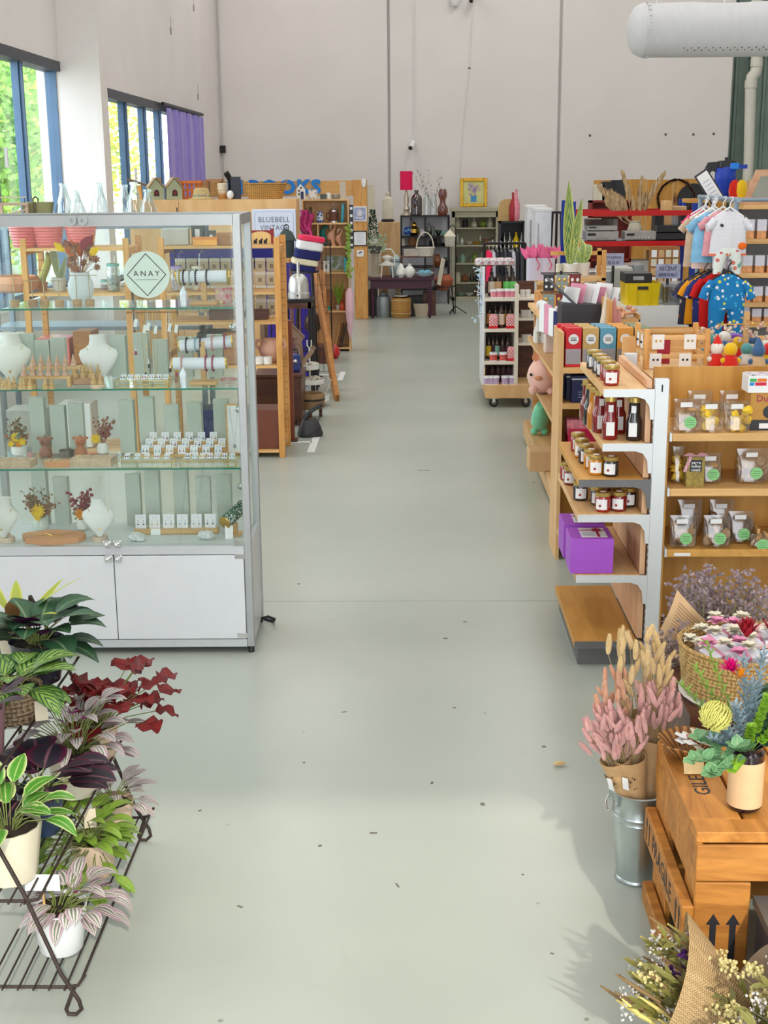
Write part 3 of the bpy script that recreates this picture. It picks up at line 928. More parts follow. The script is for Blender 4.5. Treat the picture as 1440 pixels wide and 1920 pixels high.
def bust(px,py,z,s,mat_,label,rz=0,base=None,turn=0):
 p=onshelf(px,py,z,.09,.30)
 t_=T('necklace_bust',label,'display bust',p,rz)
 h0=.028 if base else 0
 L=[(0,.012,.012,0,-.0),(.02,.026,.014,0,-.0),(.055,.055,.02,0,-.006),(.095,.083,.028,0,-.004),(.125,.092,.03,0,.008),(.143,.085,.03,0,.02),(.155,.06,.03,0,.03),(.168,.043,.031,0,.036),(.19,.038,.032,0,.038),(.213,.039,.034,0,.036),(.2135,.001,.001,0,.036)]
 P(MB().loft([(h0+a*s,c*s,d*s,e*s,f*s-.03*s)for a,c,d,e,f in L],22),'bust',mat_,t_)
 if base:P(MB().lathe([(.045*s,0),(.045*s,.02),(.042*s,.024)],20).lathe([(.016,.02),(.016,h0+.03*s)],10),'base',base,t_)
 else:P(MB().bx(-.012*s,.0,0,.012*s,.03*s,.13*s),'prop',mat_,t_)
 ch=MB();f=[(-.055,.16),(-.04,.12),(-.02,.075),(0,.052),(.02,.075),(.04,.12),(.055,.16)]
 ch.tube([(x*s,(-.055-.0*abs(x)+.3*max(0,z_-.07))*s,h0+z_*s)for x,z_ in f],.0012,4)
 n_=P(ch,'necklace_chain',GOLD,t_)
 P(MB().ball((0,-.057*s,h0+.048*s),.006*s,6,4),'pendant',GOLD,n_)
BB=wood('sand_wood',(.66,.54,.42),(.56,.44,.33),(1,6,6),5)
bust(27,708,Z3,1.0,BUST,'ivory necklace bust standing behind the ring cones')
bust(187,703,Z3,.95,BUSTW,'white necklace bust with layered chains beside the ring steps',.25)
bust(13,1017,Z1,.82,BUST,'ivory bust on a round base beside the clay slab',-.15,BB)
bust(188,1014,Z1,.80,BUSTW,'white bust on a round base beside the clay slab',.25,BB)
CONE=pm('clay_cone',(.56,.38,.30),.8,var=.08)
CONEW=wood('wood_cone',(.62,.44,.24),(.50,.33,.17),(1,1,5),9)
p=onshelf(96,722,Z3,.06,.2)
t_=T('ring_step_stand','two-step wooden riser holding ring cones','riser',p,0)
P(MB().bx(-.125,-.05,.035,.10,-.0,.045),'step',BW,t_)
P(MB().bx(-.105,.0,.07,.135,.06,.08),'step',BW,t_)
for x in(-.1,.09):P(MB().bx(x-.008,-.045,0,x+.008,-.005,.035),'leg',BW,t_);P(MB().bx(x+.005,.005,0,x+.02,.055,.07),'leg',BW,t_)
cone0=None
rg='ring display cones on the middle glass shelf'
def cone(loc,mat_,label,h=.052):
 global cone0
 if cone0 is None:
  cone0=T('ring_cone',label,'ring cone',loc,0,rg)
  P(MB().lathe([(.0155,0),(.015,.003),(.0015,.052),(.001,.0525)],14),'cone',CONE,cone0)
  P(MB().tube(ringp(.0102,14,(0,0,.02)),.0014,5,True),'ring',GOLD,cone0)
  return
 D(cone0,loc,0,label,rg,(1,1,h/.052),{'cone':mat_})
for i in range(6):
 cone(p+V((-.108+i*.036,-.025,.0455)),CONE,'pinkish clay ring cone on the lower step of the riser')
 cone(p+V((-.082+i*.036,.03,.0805)),CONE,'pinkish clay ring cone on the upper step of the riser')
for x,y in((2,727),(8,731),(17,727),(27,727),(12,733),(19,733),(40,733),(46,737),(57,733),(86,737),(98,737)):
 cone(onshelf(x,y,Z3,.032,.3),CONEW,'sandy ring cone standing directly on the middle glass shelf')
p=onshelf(165,720,Z3,.09,.25)
O(MB().bx(-.06,-.03,0,.065,.035,.03,.004),'display_block',wood('rough_wood_block',(.55,.34,.22),(.42,.25,.15),(1,7,7),6),'rough wooden block carrying five sandy ring cones','block',p)
for dx,dy in((-.048,-.008),(-.018,-.012),(-.008,.018),(.018,-.008),(.048,.0)):cone(p+V((dx,dy,.0305)),CONEW,'sandy ring cone on the rough wooden block',.06)
p2=onshelf(183,733,Z3,.04,.2)
O(MB().lathe([(.03,0),(.033,.004),(.033,.014),(.03,.017)],14),'display_disc',BB,'small sand wooden disc carrying two ring cones','disc',p2)
for dx in(-.014,.016):cone(p2+V((dx,0,.0175)),CONEW,'sandy ring cone on the small wooden disc',.055)
ECARD=pm('white_earring_card',(.84,.84,.88),.7,var=.03)
STUD=[BEADS[0],BEADS[2],GOLD,BEADS[3],BEADS[5]]
cards={}
def ecard(loc,rot,label,grp,k=0,w=.028,h=.036):
 key=(k,w,h)
 if key not in cards:
  t_=T('earring_card',label,'earrings',loc,0,grp,rot)
  P(MB().bx(-w/2,-.0008,0,w/2,.0008,h),'card',ECARD,t_)
  P(MB().tube([(-w*.3,-.0012,h*.86),(0,-.0012,h*.72),(w*.3,-.0012,h*.86)],.0006,3),'printed_arc',BEADS[5],t_)
  for s in(-1,1):P(MB().tube([(s*w*.25,-.002,h*.62),(s*w*.25,-.002,h*.4)],.0007,4).ball((s*w*.25,-.003,h*.3),.0038,6,4),'earring',STUD[k%5],t_)
  cards[key]=t_
  return t_
 return D(cards[key],loc,None,label,grp,rot=rot)
def tray(x0,x1,py,z,label):
 a,c=onshelf(x0,py,z,.03,.2),onshelf(x1,py,z,.03,.2)
 L=c.x-a.x
 t_=T('brass_glass_tray',label,'tray',a,CTH)
 P(MB().bx(0,0,.001,L,.1,.004).bx(0,0,.030,L,.1,.032),'glass_panel',GLASS,t_)
 b=MB()
 for zz in(.003,.032):b.tube([(0,0,zz),(L,0,zz),(L,.1,zz),(0,.1,zz)],.0016,4,True)
 for x in(0,L):
  for y in(0,.1):b.tube([(x,y,.003),(x,y,.032)],.0016,4)
 P(b,'brass_frame',GOLD,t_)
 return a,L
for i,(x0,x1,py,z,lab,n)in enumerate(((216,316,729,Z3,'brass edged glass tray beneath the hanging necklaces',7),(220,322,881,Z2,'brass edged glass tray carrying five white earring cards',5),(338,442,878,Z2,'brass edged glass tray carrying seven white earring cards',7))):
 a,L=tray(x0,x1,py,z,lab)
 for j in range(n):
  ecard(a+V((L*(j+.7)/(n+.4),.05,.0325)),(-1.15,0,0),'white earring card leaning on the '+lab.split(' ',1)[1],'earring cards on glass trays',j,.024,.04)
p=onshelf(345,857,Z2,.2,.3)
rz_=T('card_riser','low wooden riser behind the brass trays','riser',p)
for k in range(3):P(MB().bx(-.2+k*.01,.0+k*.04,0,.19,.035+k*.04,.012+k*.022),'step',BW,rz_)
for k in range(3):
 for j in range(7 if k<2 else 6):
  ecard(p+V((-.18+j*.056+.012*k,.012+k*.04,.0122+k*.022)),(-.22,0,0),'white earring card standing on step %s of the low riser'%('one','two','three')[k],'earring cards on the riser, row '+'abc'[k],j+k,.034,.042)
p=onshelf(331,999,Z1,.09,.25)
O(MB().bx(-.195,-.03,0,.195,.035,.02,.003),'card_stand',BW,'long pale wooden block holding earring cards on the case floor','stand',p,.03)
for j in range(6):ecard(p+V((-.165+j*.064,.005+.002*j,.02)),(-.16,0,.03),'white card with drop earrings on the long pale block','cards on the long block',j*2+(j==4),.05,.064)
O(MB().bx(-.022,-.001,0,.022,.001,.028),'price_card',PAPER,'small white price card in front of the long pale block','card',p+V((-.09,-.036,0)),0,None,(-.2,0,0))
GEO=pm('rough_white_crystal',(.72,.74,.74),.5,var=.25,scale=60,bump=.8,bs=120)
def rock(b,r,q,sc=(1,1,1),n=11,m_=7,base=0):
 b0=len(b.v)
 b.ball((0,0,r*sc[2]*.8+base),r,n,m_,sc)
 for i in range(b0,len(b.v)):
  x,y,z=b.v[i]
  f=q.uniform(.8,1.15)
  b.v[i]=(x*f,y*f,max(base,base+(z-base)*q.uniform(.75,1.2)))
for px,py,lab in((258,1014,'rough white crystal lying in front of the long pale block'),(387,1011,'rough white crystal lying beside the bracelet roll')):
 b=MB();rock(b,.042,random.Random(px),(1,.6,.5))
 O(b,'rough_crystal',GEO,lab,'crystal',onshelf(px,py,Z1,.045,.2),.1,ang=5)
p=onshelf(104,1018,Z1,.11,.2)
def blob(rx,ry,q,n=26,j=.12):return[(rx*cos(2*pi*i/n)*(1+q.uniform(-j,j)),ry*sin(2*pi*i/n)*(1+q.uniform(-j,j)))for i in range(n)]
CLAY=pm('orange_clay',(.58,.29,.15),.75,var=.1,bump=.15)
t_=T('clay_slab','irregular orange clay slab with fine gold chains on it','slab',p)
P(MB().prism(blob(.145,.085,random.Random(4)),0,.026),'slab',CLAY,t_)
P(MB().tube([(-.08,-.03,.028),(-.02,.01,.028),(.03,-.01,.028),(.09,.02,.028)],.0013,4).tube([(-.05,.02,.028),(0,-.03,.028),(.06,-.03,.028)],.0013,4),'chain',GOLD,t_)
STONE=pm('sandstone',(.56,.43,.31),.9,var=.18,scale=30,bump=.5,bs=80)
for px,py,rx,ry,h,mat_,lab in((28,874,.09,.05,.03,STONE,'rough sandstone slab with gold studs beside the dark torso candle'),(113,873,.07,.042,.024,CLAY,'thin round clay slab with gold studs'),(177,871,.095,.05,.035,STONE,'rough sandstone slab with gold studs below the small white vase')):
 p=onshelf(px,py,Z2,.06,.2);q=random.Random(px)
 t_=T('stud_slab',lab,'slab',p)
 P(MB().prism(blob(rx,ry,q,18,.08)if mat_ is CLAY else[(-rx,-ry),(rx*.9,-ry),(rx,ry*.9),(-rx*.95,ry)],0,h),'slab',mat_,t_)
 for i in range(6):
  c=P(MB().bx(-.013,-.010,0,.013,.010,.002),'stud_tile',STONE,t_);c.location=(-rx*.7+rx*.46*(i%4),-ry*.4+ry*.8*(i//4),h);c.rotation_euler=(0,0,q.uniform(-.3,.3))
  P(MB().ball((0,0,.003),.0035,6,4),'stud',GOLD,c)
def torso(px,py,mat_,label):
 p=onshelf(px,py,Z2,.12,.3)
 t_=T('torso_candle',label,'candle',p)
 L=[(0,.028,.02),(.012,.030,.022),(.028,.029,.022),(.045,.018,.015),(.055,.019,.015),(.068,.025,.02,0,-.003),(.078,.026,.018,0,-.001),(.086,.032,.014),(.090,.024,.012),(.094,.008,.008),(.098,.007,.007)]
 b=MB().loft([(a*.98,*r_)for a,*r_ in L],16)
 for s in(-1,1):
  b.ball((s*.011,-.017,.069),.0105,8,6);b.ball((s*.029,0,.086),.0085,8,6,(1.25,.9,.8));b.ball((s*.014,-.006,.014),.0165,8,6,(1,1,1.1))
 P(b,'body',mat_,t_)
 P(MB().tube([(0,0,.095),(.001,0,.103)],.001,4),'wick',INK,t_)
torso(86,853,pm('brown_wax',(.26,.12,.08),.45,var=.1),'dark brown wax candle shaped as a female torso')
torso(152,852,pm('terracotta_wax',(.42,.16,.08),.45,var=.1),'terracotta wax candle shaped as a female torso')
p=onshelf(125,853,Z2,.2,.3)
O(MB().lathe([(.031,0),(.032,.022),(.033,.022),(.033,.03),(.028,.03),(.027,.024),(.001,.024)],22),'round_tin',pm('dark_tin',(.16,.14,.11),.4,.5),'round dark tin between the two torso candles','tin',p)
VP=[(.018,0),(.026,.006),(.028,.028),(.022,.042),(.018,.05),(.019,.052),(.014,.052),(.013,.03)]
VB=[(.022,0),(.033,.008),(.036,.03),(.030,.055),(.024,.062),(.026,.065),(.02,.065),(.018,.04)]
VC=pm('celadon_glaze',(.60,.66,.60),.3,var=.15,scale=14,coat=.4)
fac=lambda a,z:1+.05*(abs((a*7/(2*pi))%1-.5))
posy('flower_vase','white faceted vase with yellow flowers beside the dark torso candle',36,847,Z2,[(.03,0),(.036,.01),(.036,.04),(.028,.042),(.026,.02)],CERAM,.04,[(STEM,'twigs',9,.13,.5,.006),(GREYG,'leaf_sprigs',3,.11,.8,.009),(DRY[0],'dried_buds',8,.07,.9,.008)],[(YEL,.0,.085,.026),(YEL,.028,.065,.02),(YEL,-.025,.055,.018),(ORG,.01,.052,.016)],wob=fac,ymin=.2,ymax=.36,seed=3)
posy('flower_vase','slim white vase with a single yellow flower on stone slab level',193,847,Z2,VP,CERAM,.05,[(DRY[0],'twigs',7,.13,.45,.007),(DRY[2],'dried_buds',4,.11,.5,.006)],[(YEL,-.022,.075,.026)],ymin=.2,ymax=.36,seed=8)
posy('flower_vase','celadon vase with a yellow flower and dark twigs behind clay slab',78,994,Z1,VB,VC,.065,[(STEM,'twigs',10,.16,.7,.006),(DRY[0],'dried_buds',16,.11,1.3,.007)],[(YEL,.0,.10,.038),(YEL,-.004,.07,.02)],ymin=.26,ymax=.36,seed=12)
posy('flower_vase','white vase with an orange flower behind the white bust',155,993,Z1,VP,CERAM,.05,[(DRY[2],'twigs',12,.16,.55,.008),(GREYG,'leaf_sprigs',3,.09,1.2,.008)],[(ORG,.005,.085,.032)],ymin=.28,ymax=.38,seed=15)
p0=Yp(284,587,CL(0,.2,0).y)
rl=T('necklace_rail','thin copper rail with knob ends hanging under the upper glass shelf','rail',(p0.x,p0.y,Z4-.0065))
P(MB().tube([(-.105,0,-.03),(.105,0,-.03)],.0035,8).ball((-.106,0,-.03),.007,8,5).ball((.106,0,-.03),.007,8,5),'bar',pm('copper_rod',(.45,.22,.12),.35,.8),rl)
for x in(-.09,.09):P(MB().tube([(x,0,-.03),(x,0,0)],.002,5),'hanger',WIRE,rl)
for i,(x,y,k)in enumerate(((252,660,3),(268,700,0),(275,684,0),(288,705,2),(314,692,0),(326,700,3))):
 x0=(x-284)*.00242;L=(y-588)*.00242
 t_=T('necklace','fine chain necklace with %s pendant and paper tag on the copper rail'%('black','teal','gold','wine red')[k],'necklace',rl.location+V((x0,-.004,-.027)),0,'necklaces on the copper rail')
 P(MB().tube([(-.004,0,0),(-.009,.0,-L*.5),(-.001,0,-L),(.001,0,-L),(.009,0,-L*.5),(.004,0,0)],.0009,4),'chain',GOLD if i%2 else CHROME,t_)
 P(MB().ball((0,-.002,-L-.008),.0085,8,6,(.8,.6,1.2)),'pendant',(BEADS[0],BEADS[2],GOLD,BEADS[3])[k],t_)
 P(MB().ob((.006,-.004,-L*.28),(.014,.001,.036),(0,.2,0)),'tag',PAPER,t_)
p=onshelf(441,850,Z2,.2,.38)
t_=T('necklace_board','narrow white board in a wood frame showing one pendant necklace','display board',p,0)
P(MB().bx(-.03,-.004,.006,.035,.004,.225),'board',PAPER,t_)
P(MB().bx(-.037,-.007,0,-.03,.007,.232).bx(.035,-.007,0,.042,.007,.232).bx(-.03,-.007,0,.035,.007,.006).bx(-.03,-.007,.225,.035,.007,.232),'frame',BW,t_)
P(MB().tube([(-.02,-.0055,.22),(0,-.0055,.04),(.02,-.0055,.22)],.0008,4).ball((0,-.007,.035),.007,6,5,(1,.5,1.5)),'necklace',BEADS[5],t_)
p=onshelf(441,1003,Z1,.1,.3)
t_=T('bracelet_roll','slanted roll of green patterned bracelets on a wooden foot','bracelet roll',p)
P(MB().bx(-.028,-.03,0,.03,.03,.012),'foot',BW,t_);P(MB().bx(-.01,-.01,.012,.012,.012,.06),'post',BW,t_)
P(MB().tube([(-.035,-.06,.075),(.035,.05,.125)],.030,16),'roll',spots('green_bead_pattern',(.05,.10,.07),[(.8,.8,.75),(.15,.3,.2),(.8,.8,.75)],130,.4),t_)
P(MB().tube([(-.038,-.0645,.073),(-.035,-.06,.075)],.0305,16),'end_cap',GOLD,t_)
O(MB().ob((0,0,.03),(.036,.001,.06),(-.1,0,0)),'price_card',PAPER,'white printed card leaning in front of the bracelet roll','card',onshelf(430,1010,Z1,.05,.12))
BALL=pm('silver_bell',(.55,.60,.60),.2,1,var=.1,scale=60)
for px,py,lab in((437,613,'two-tier bracelet stand'),(447,767,'necklace board'),(451,911,'bracelet roll')):
 p=Yp(px,py,CL(0,.16,0).y);p.x=min(p.x,CL(-.05,.16,0).x)
 t_=T('hanging_bell','silver filigree ball hanging near the '+lab,'ornament',p)
 P(MB().ball((0,0,0),.017,12,8),'ball',BALL,t_)
 zt=min(z_ for z_ in(Z2,Z3,Z4)if z_>p.z)-.006 if p.z<Z4 else 1.9
 P(MB().tube([(0,0,.016),(0,0,zt-p.z)],.0012,4),'cord',BEADS[0],t_)
GBOX=pm('grey_green_carton',(.50,.54,.48),.7,var=.04)
gb0=None
for z,lst,h,lv in((Z3,(56,84,113,226,268,303,350,405),.20,'middle'),(Z2,(66,104,138,234,272,318,362,412),.26,'lower'),(Z1,(60,100,238,275,330,372,412),.27,'bottom')):
 for i,px in enumerate(lst):
  q=CL(0,.385,z);p=Yp(px,700,q.y);p.z=z
  hh=h*(1-.05*(i*7%4))
  lab='tall grey green gift box at the back of the %s level of the glass case'%lv
  if gb0 is None:
   gb0=T('gift_box',lab,'box',p,0,'gift boxes in the case, '+lv)
   P(MB().bx(-.034,-.022,0,.034,.022,.2),'box',GBOX,gb0)
   P(MB().bx(-.033,-.0235,.158,.033,-.022,.199).lathe([(.008,0),(.008,.001)],10,(0,0,.2)),'flap',GBOX,gb0)
   gb0.scale=(1,1,hh/.2)
  else:D(gb0,p,.03*(i%3-1),lab,'gift boxes in the case, '+lv,(1,1,hh/.2))
b=MB().tube([(0,0,.035),(.03,-.02,.05),(.06,.0,.03),(.05,.04,.006),(.02,.06,.006),(-.02,.1,.006)],.007,6)
O(b,'power_cable',BLACK,'black power cable looping out beside the foot of the glass case','cable',Zp(492,1172))
# ==== left middle: pine racks, plywood bookcases, vintage corner
def rack(X0,X1,Y0,Y1,H,zs,label,back=None):
 t_=T('pine_rack',label,'shelf rack',((X0+X1)/2,Y0,0))
 w=(X1-X0)/2;d=Y1-Y0
 for x in(-w,w-.045):
  for y in(0,d-.045):
   q=P(MB().bx(x,y,0,x+.045,y+.03,H,.003),'post',PINE,t_)
  for z in(.06,.75,H-.12):P(MB().bx(x+.01,.03,z,x+.035,d-.045,z+.05),'rung',PINE,t_)
  b=MB()
  for k in range(int(H/.06)):
   for s in(.012,.03):b.ball((x+s,d-.0465,.1+k*.06),.004,5,3)
  stuff(P(b,'peg_hole',pm('peg_hole_dark',(.12,.06,.03),.9,var=0),t_))
 for z in zs:
  s=P(MB().bx(-w+.046,.0,z-.02,w-.046,.018,z),'shelf_slat',PINEX,t_)
  n=5
  for k in range(n):P(MB().bx(-w+.046,.018+k*(d-.02)/n+.004,z-.016,w-.046,.018+(k+1)*(d-.02)/n-.004,z),'shelf_slat',PINEX,t_)
 return t_
RA0,RA1=-1.905,-1.0
rack(RA0,RA1,10.0,10.5,1.66,(.06,.71,1.04,1.26,1.60),'pine slat rack with hanging seed packets beside the glass case')
rack(-2.93,-2.12,10.0,10.5,1.66,(.06,.71,1.26,1.59),'pine slat rack holding pink ribbed pots')
P4={}
SEED=pm('kraft_seed_packet',(.62,.55,.40),.8,var=.06);SEEDT=pm('packet_top',(.78,.75,.66),.8,var=.04)
wr=T('packet_grid','black wire grid hung with seed packets inside pine rack','wire grid',(-1.45,10.40,0))
for k in range(4):P(MB().tube([(-.40,0,1.155+k*.105),(.40,0,1.155+k*.105)],.003,5),'wire',BLKMET,wr)
for x in(-.4,.4):P(MB().tube([(x,0,1.05),(x,0,1.56)],.004,5),'upright',BLKMET,wr)
pk0=None
for r_ in range(4):
 for c_ in range(9):
  loc=V((-1.81+c_*.088+.004*(r_%2),10.385-.004*r_,1.073+r_*.105))
  lab='kraft seed packet on %s wire of the packet grid'%('the lowest','the second','the third','the topmost')[r_]
  if pk0 is None:
   pk0=T('seed_packet',lab,'packet',loc,0,'seed packets, row a')
   P(MB().loft([(0,.030,.004),(.01,.034,.011),(.05,.034,.010),(.07,.033,.003)],12,4),'pouch',SEED,pk0)
   P(MB().bx(-.034,-.003,.068,.034,.003,.092),'header',SEEDT,pk0)
   P(MB().ob((0,-.0115,.036),(.022,.001,.028),(.0,0,0)),'print',pm('packet_print',(.30,.24,.16),.8,var=.3,scale=120),pk0)
  else:D(pk0,loc,(r_*5+c_)%3*.05-.05,lab,'seed packets, row '+'abcd'[r_],(1.2,1.2,1.1))
PINKP=pm('pink_glaze',(.72,.22,.22),.35,var=.08,coat=.3)
pr=[(.085,0)]
for k in range(8):pr+=[(.092+k*.004,.012+k*.021),(.098+k*.004,.02+k*.021),(.092+k*.004,.03+k*.021)]
pr+=[(.125,.185),(.115,.185),(.1,.15)]
p0=None
for px in(48,92,153):
 p=Yp(px,461,10.2);p.z=1.592
 lab='pink ribbed ceramic plant pot on the left pine rack'
 if p0 is None:
  p0=T('ribbed_pot',lab,'plant pot',p,0,'pink ribbed pots')
  P(MB().lathe(pr,24),'pot',PINKP,p0)
 else:D(p0,p,0,lab,'pink ribbed pots')
def cup(px,py,Y,z,lidm,label,h=.145,r_=.042,straw=True,body=None):
 p=Yp(px,py,Y);p.z=z
 t_=T('glass_cup',label,'glass cup',p)
 P(MB().lathe([(r_*.85,0),(r_,.01),(r_,h*.82),(r_*.86,h*.9),(r_*.86,h)],18,cap=False),'cup',CGLASS,t_)
 P(MB().lathe([(r_*.8,.004),(r_*.93,.012),(r_*.93,h*.6),(.001,h*.6)],14),'printed_band',body,t_)
 P(MB().lathe([(r_*.92,h*.97),(r_*.95,h),(r_*.95,h+.014),(r_*.5,h+.018)],18),'lid',lidm,t_)
 if straw:P(MB().tube([(.01,0,h*.6),(.018,.0,h+.1),(.04,0,h+.13),(.05,0,h+.11)],.0045,8),'straw',CGLASS,t_)
MINT=pm('mint_lid',(.32,.68,.66),.5,var=.02);LILA=pm('lilac_lid',(.50,.40,.72),.5,var=.02);CRM=pm('cream_lid',(.80,.76,.64),.5,var=.02)
FLP=spots('pastel_flower_print',(.70,.68,.70),[(.6,.4,.6),(.3,.3,.35),(.8,.5,.45)],45,.42);FLO=spots('orange_flower_print',(.75,.72,.66),[(.7,.3,.15),(.75,.45,.3)],40,.5);LFG=spots('leaf_print',(.45,.50,.50),[(.2,.22,.22),(.3,.4,.35),(.6,.62,.62)],40,.5)
cup(214,545,10.15,1.262,MINT,'tall leaf-printed glass cup with a mint lid',.19,.05,True,LFG)
cup(196,541,10.3,1.262,MINT,'small printed glass cup with a mint lid',.06,.03,False,FLP)
cup(333,545,10.12,1.262,LILA,'flower-printed glass cup with a lilac lid',.17,.048,True,FLP)
cup(372,545,10.14,1.262,CRM,'orange flower-printed glass cup with a cream lid',.17,.048,True,FLO)
def crate(name,px,py,Y,z,w,d,h,mat_,label,cat='box',rz=0,lid=None,ft=None):
 p=Yp(px,py,Y);p.z=z
 t_=T(name,label,cat,p,rz)
 P(MB().bx(-w/2,-d/2,0,w/2,d/2,h,min(w,d,h)*.03),'body',mat_,t_)
 if lid:P(MB().bx(-w/2-.003,-d/2-.003,h*.8,w/2+.003,d/2+.003,h+.003),'lid',lid,t_)
 if ft:P(MB().bx(-w*.2,-d/2-.001,h*.3,w*.2,-d/2,h*.7),'print',ft,t_)
 return t_
GREYB=pm('grey_box',(.50,.50,.46),.6);DKG=pm('dark_green_grey',(.07,.09,.09),.5)
crate('storage_box',330,455,10.2,1.602,.2,.2,.12,GREYB,'open grey storage box on the right pine rack','box',.1)
crate('dark_box',372,442,10.25,1.602,.09,.09,.16,DKG,'dark upright box with a white mark on pine rack','box',0,None,PAPER)
crate('dark_box',397,442,10.25,1.602,.06,.07,.1,DKG,'short dark box with a white mark on pine rack','box',0,None,PAPER)
crate('orange_box',386,455,10.08,1.602,.18,.12,.055,pm('orange_print',(.78,.40,.12),.6,var=.2),'flat orange printed box in front of the dark boxes','box',0,pm('orange_lid',(.72,.25,.06),.6))
crate('wooden_box',426,455,10.12,1.602,.15,.14,.09,MIDW,'brown wooden box at the end of the rack top board','box',0)
p=Yp(489,456,10.22);p.z=1.602;AP_S=.8
t_=T('arched_picture','arched wooden picture with dark bear silhouettes on pine rack','picture',p)
ar=[(-.1,0),(.1,0)]+[(.1*cos(a*pi/10),.07+.045*sin(a*pi/10))for a in range(11)]
P(MB().prism(ar,-.008,.008,'y'),'panel',pm('honey_panel',(.80,.58,.28),.5),t_)
P(MB().bx(-.115,.0,0,.12,.02,.125).bx(.1,-.02,0,.125,.02,.14),'frame',pm('dark_red_paint',(.25,.03,.03),.5),t_)
b=MB()
for x in(-.05,0,.045):b.ball((x,-.01,.022),.017,8,5,(1,.3,1)).ball((x+.012,-.01,.042),.009,6,4,(1,.4,1)).bx(x-.014,-.013,0,x-.004,-.008,.02).bx(x+.004,-.013,0,x+.014,-.008,.02)
P(b,'silhouette',INK,t_);t_.scale=(AP_S,)*3
p=Yp(508,668,10.2);p.z=.712
t_=T('amphora_jug','two-handled pinkish clay amphora on the pine rack','jug',p)
P(MB().lathe([(.045,0),(.06,.02),(.085,.07),(.09,.11),(.07,.15),(.055,.165),(.06,.18),(.055,.18),(.045,.14)],20),'body',pm('pink_clay',(.68,.42,.32),.8,var=.08),t_)
for s in(-1,1):P(MB().tube([(s*.055,0,.165),(s*.1,0,.165),(s*.115,0,.13),(s*.088,0,.1)],.011,8),'handle',pm('pink_clay',(.68,.42,.32)),t_)
for px,lab in((486,'small white cup standing alone on the pine rack'),(502,'small white cup in front of the clay amphora')):
 p=Yp(px,680,10.06);p.z=.712
 O(MB().lathe([(.028,0),(.033,.004),(.034,.058),(.030,.058),(.028,.008)],16),'small_cup',CERAM,lab,'cup',p)
BLUEP=pm('navy_plastic',(.02,.025,.10),.4);BLUEV=pm('royal_blue_plastic',(.03,.03,.45),.4)
for i,px in enumerate((340,392,440,478)):
 p=Yp(px,478,10.42);p.z=1.49
crate('blue_tub',415,478,10.47,1.4,.8,.03,.16,BLUEV,'long royal blue ribbed plastic bin front under the top board','bin')
for i,(px,z,m_)in enumerate(((395,.06,BLUEP),(452,.06,DKG),(498,.06,pm('brown_leather',(.16,.05,.03),.5)),(402,.714,pm('black_wire_mesh',(.03,.03,.03),.6)),(450,.714,MIDW),(420,.14+.92,DARKW),(485,1.042,DARKW))):
 w_,h_=(.22,.3)if z<.5 else((.2,.24)if z<1 else(.2,.07))
 crate('storage_crate',px,700,10.2,z if z<1.05 else 1.042,w_ if z<1 else .18,.3 if z<1 else .12,h_,m_,'%s storage crate on %s shelf of the right pine rack'%(('navy','dark green','brown leather','black mesh','brown wooden','dark wooden','small dark wooden')[i],'the bottom' if z<.5 else('the low' if z<1 else 'the narrow middle')),'crate',0,None,None)
p=Yp(30,566,10.15);p.z=1.262
t_=T('clay_bowl','wide rough terracotta bowl on the left pine rack','bowl',p)
P(MB().lathe([(.12,0),(.17,.02),(.19,.07),(.175,.115),(.155,.12),(.15,.1),(.14,.05)],24,wob=lambda a,z:1+.015*sin(5*a)),'bowl',TERRA,t_)
p=Yp(80,548,10.3);p.z=1.262
t_=T('cactus_plant','yellow-green bending cactus in a small pot on left pine rack','plant',p)
P(MB().lathe([(.035,0),(.045,.06),(.04,.06),(.038,.05)],14),'pot',TERRA,t_)
CAC=ribbed('cactus_skin',(.45,.45,.10),(.68,.66,.25),16,'X',.7,.5,'UV')
P(MB().tube([(0,0,.04),(.01,0,.1),(.04,0,.17),(.065,0,.23),(.062,0,.27),(.05,0,.285)],[.022,.028,.03,.028,.022,.008],12),'stem',CAC,t_)
p=Yp(112,547,10.22);p.z=1.262
t_=T('snake_plant','blue-green snake plant leaf in a pale printed pot on left pine rack','plant',p)
P(MB().lathe([(.045,0),(.06,.1),(.055,.1),(.05,.08)],16),'pot',pm('pale_print_pot',(.66,.68,.66),.5,var=.2,scale=60),t_)
SNK=leafm('snake_leaf',(.62,.60,.28),(.06,.16,.12),None,9,under=(.08,.2,.15))
P(MB().leaf((0,0,.07),(-.12,0,1),(0,-1,0),.42,.06,-.15,6,.2).leaf((.01,.01,.07),(.3,0,1),(0,-1,0),.2,.045,-.2,5,.2),'leaf',SNK,t_)
for px,py,z,w_,h_,m_,lab in((20,700,.715,.2,.22,CERAM,'white enamel tub'),(110,690,.715,.25,.2,PINKP,'pink planter box'),(165,690,.715,.14,.25,MIDW,'brown wooden box'),(60,830,.065,.3,.3,GREYB,'grey plastic tub'),(150,830,.065,.26,.34,PAPER,'white carton')):
 crate('shelf_box',px,py,10.22,z,w_,.25,h_,m_,lab+' on a lower shelf of the left pine rack','box')
t_=T('metal_shelf','grey blue metal shelf unit behind the left pine rack','shelf',(-2.45,10.75,0))
GRM=pm('grey_blue_metal',(.26,.32,.38),.45,.4)
P(MB().bx(-.95,0,1.70,.75,.45,1.745),'top_board',GRM,t_)
P(MB().bx(-.95,0,.9,.75,.45,.93),'lower_board',GRM,t_)
for x in(-.95,.71):
 for y in(0,.41):P(MB().bx(x,y,0,x+.04,y+.04,1.70),'leg',GRM,t_)
fl0=None
FP=[(.085,0),(.09,.01),(.085,.06),(.05,.19),(.03,.26),(.027,.30),(.033,.305),(.033,.325),(.027,.33),(.022,.30),(.04,.2)]
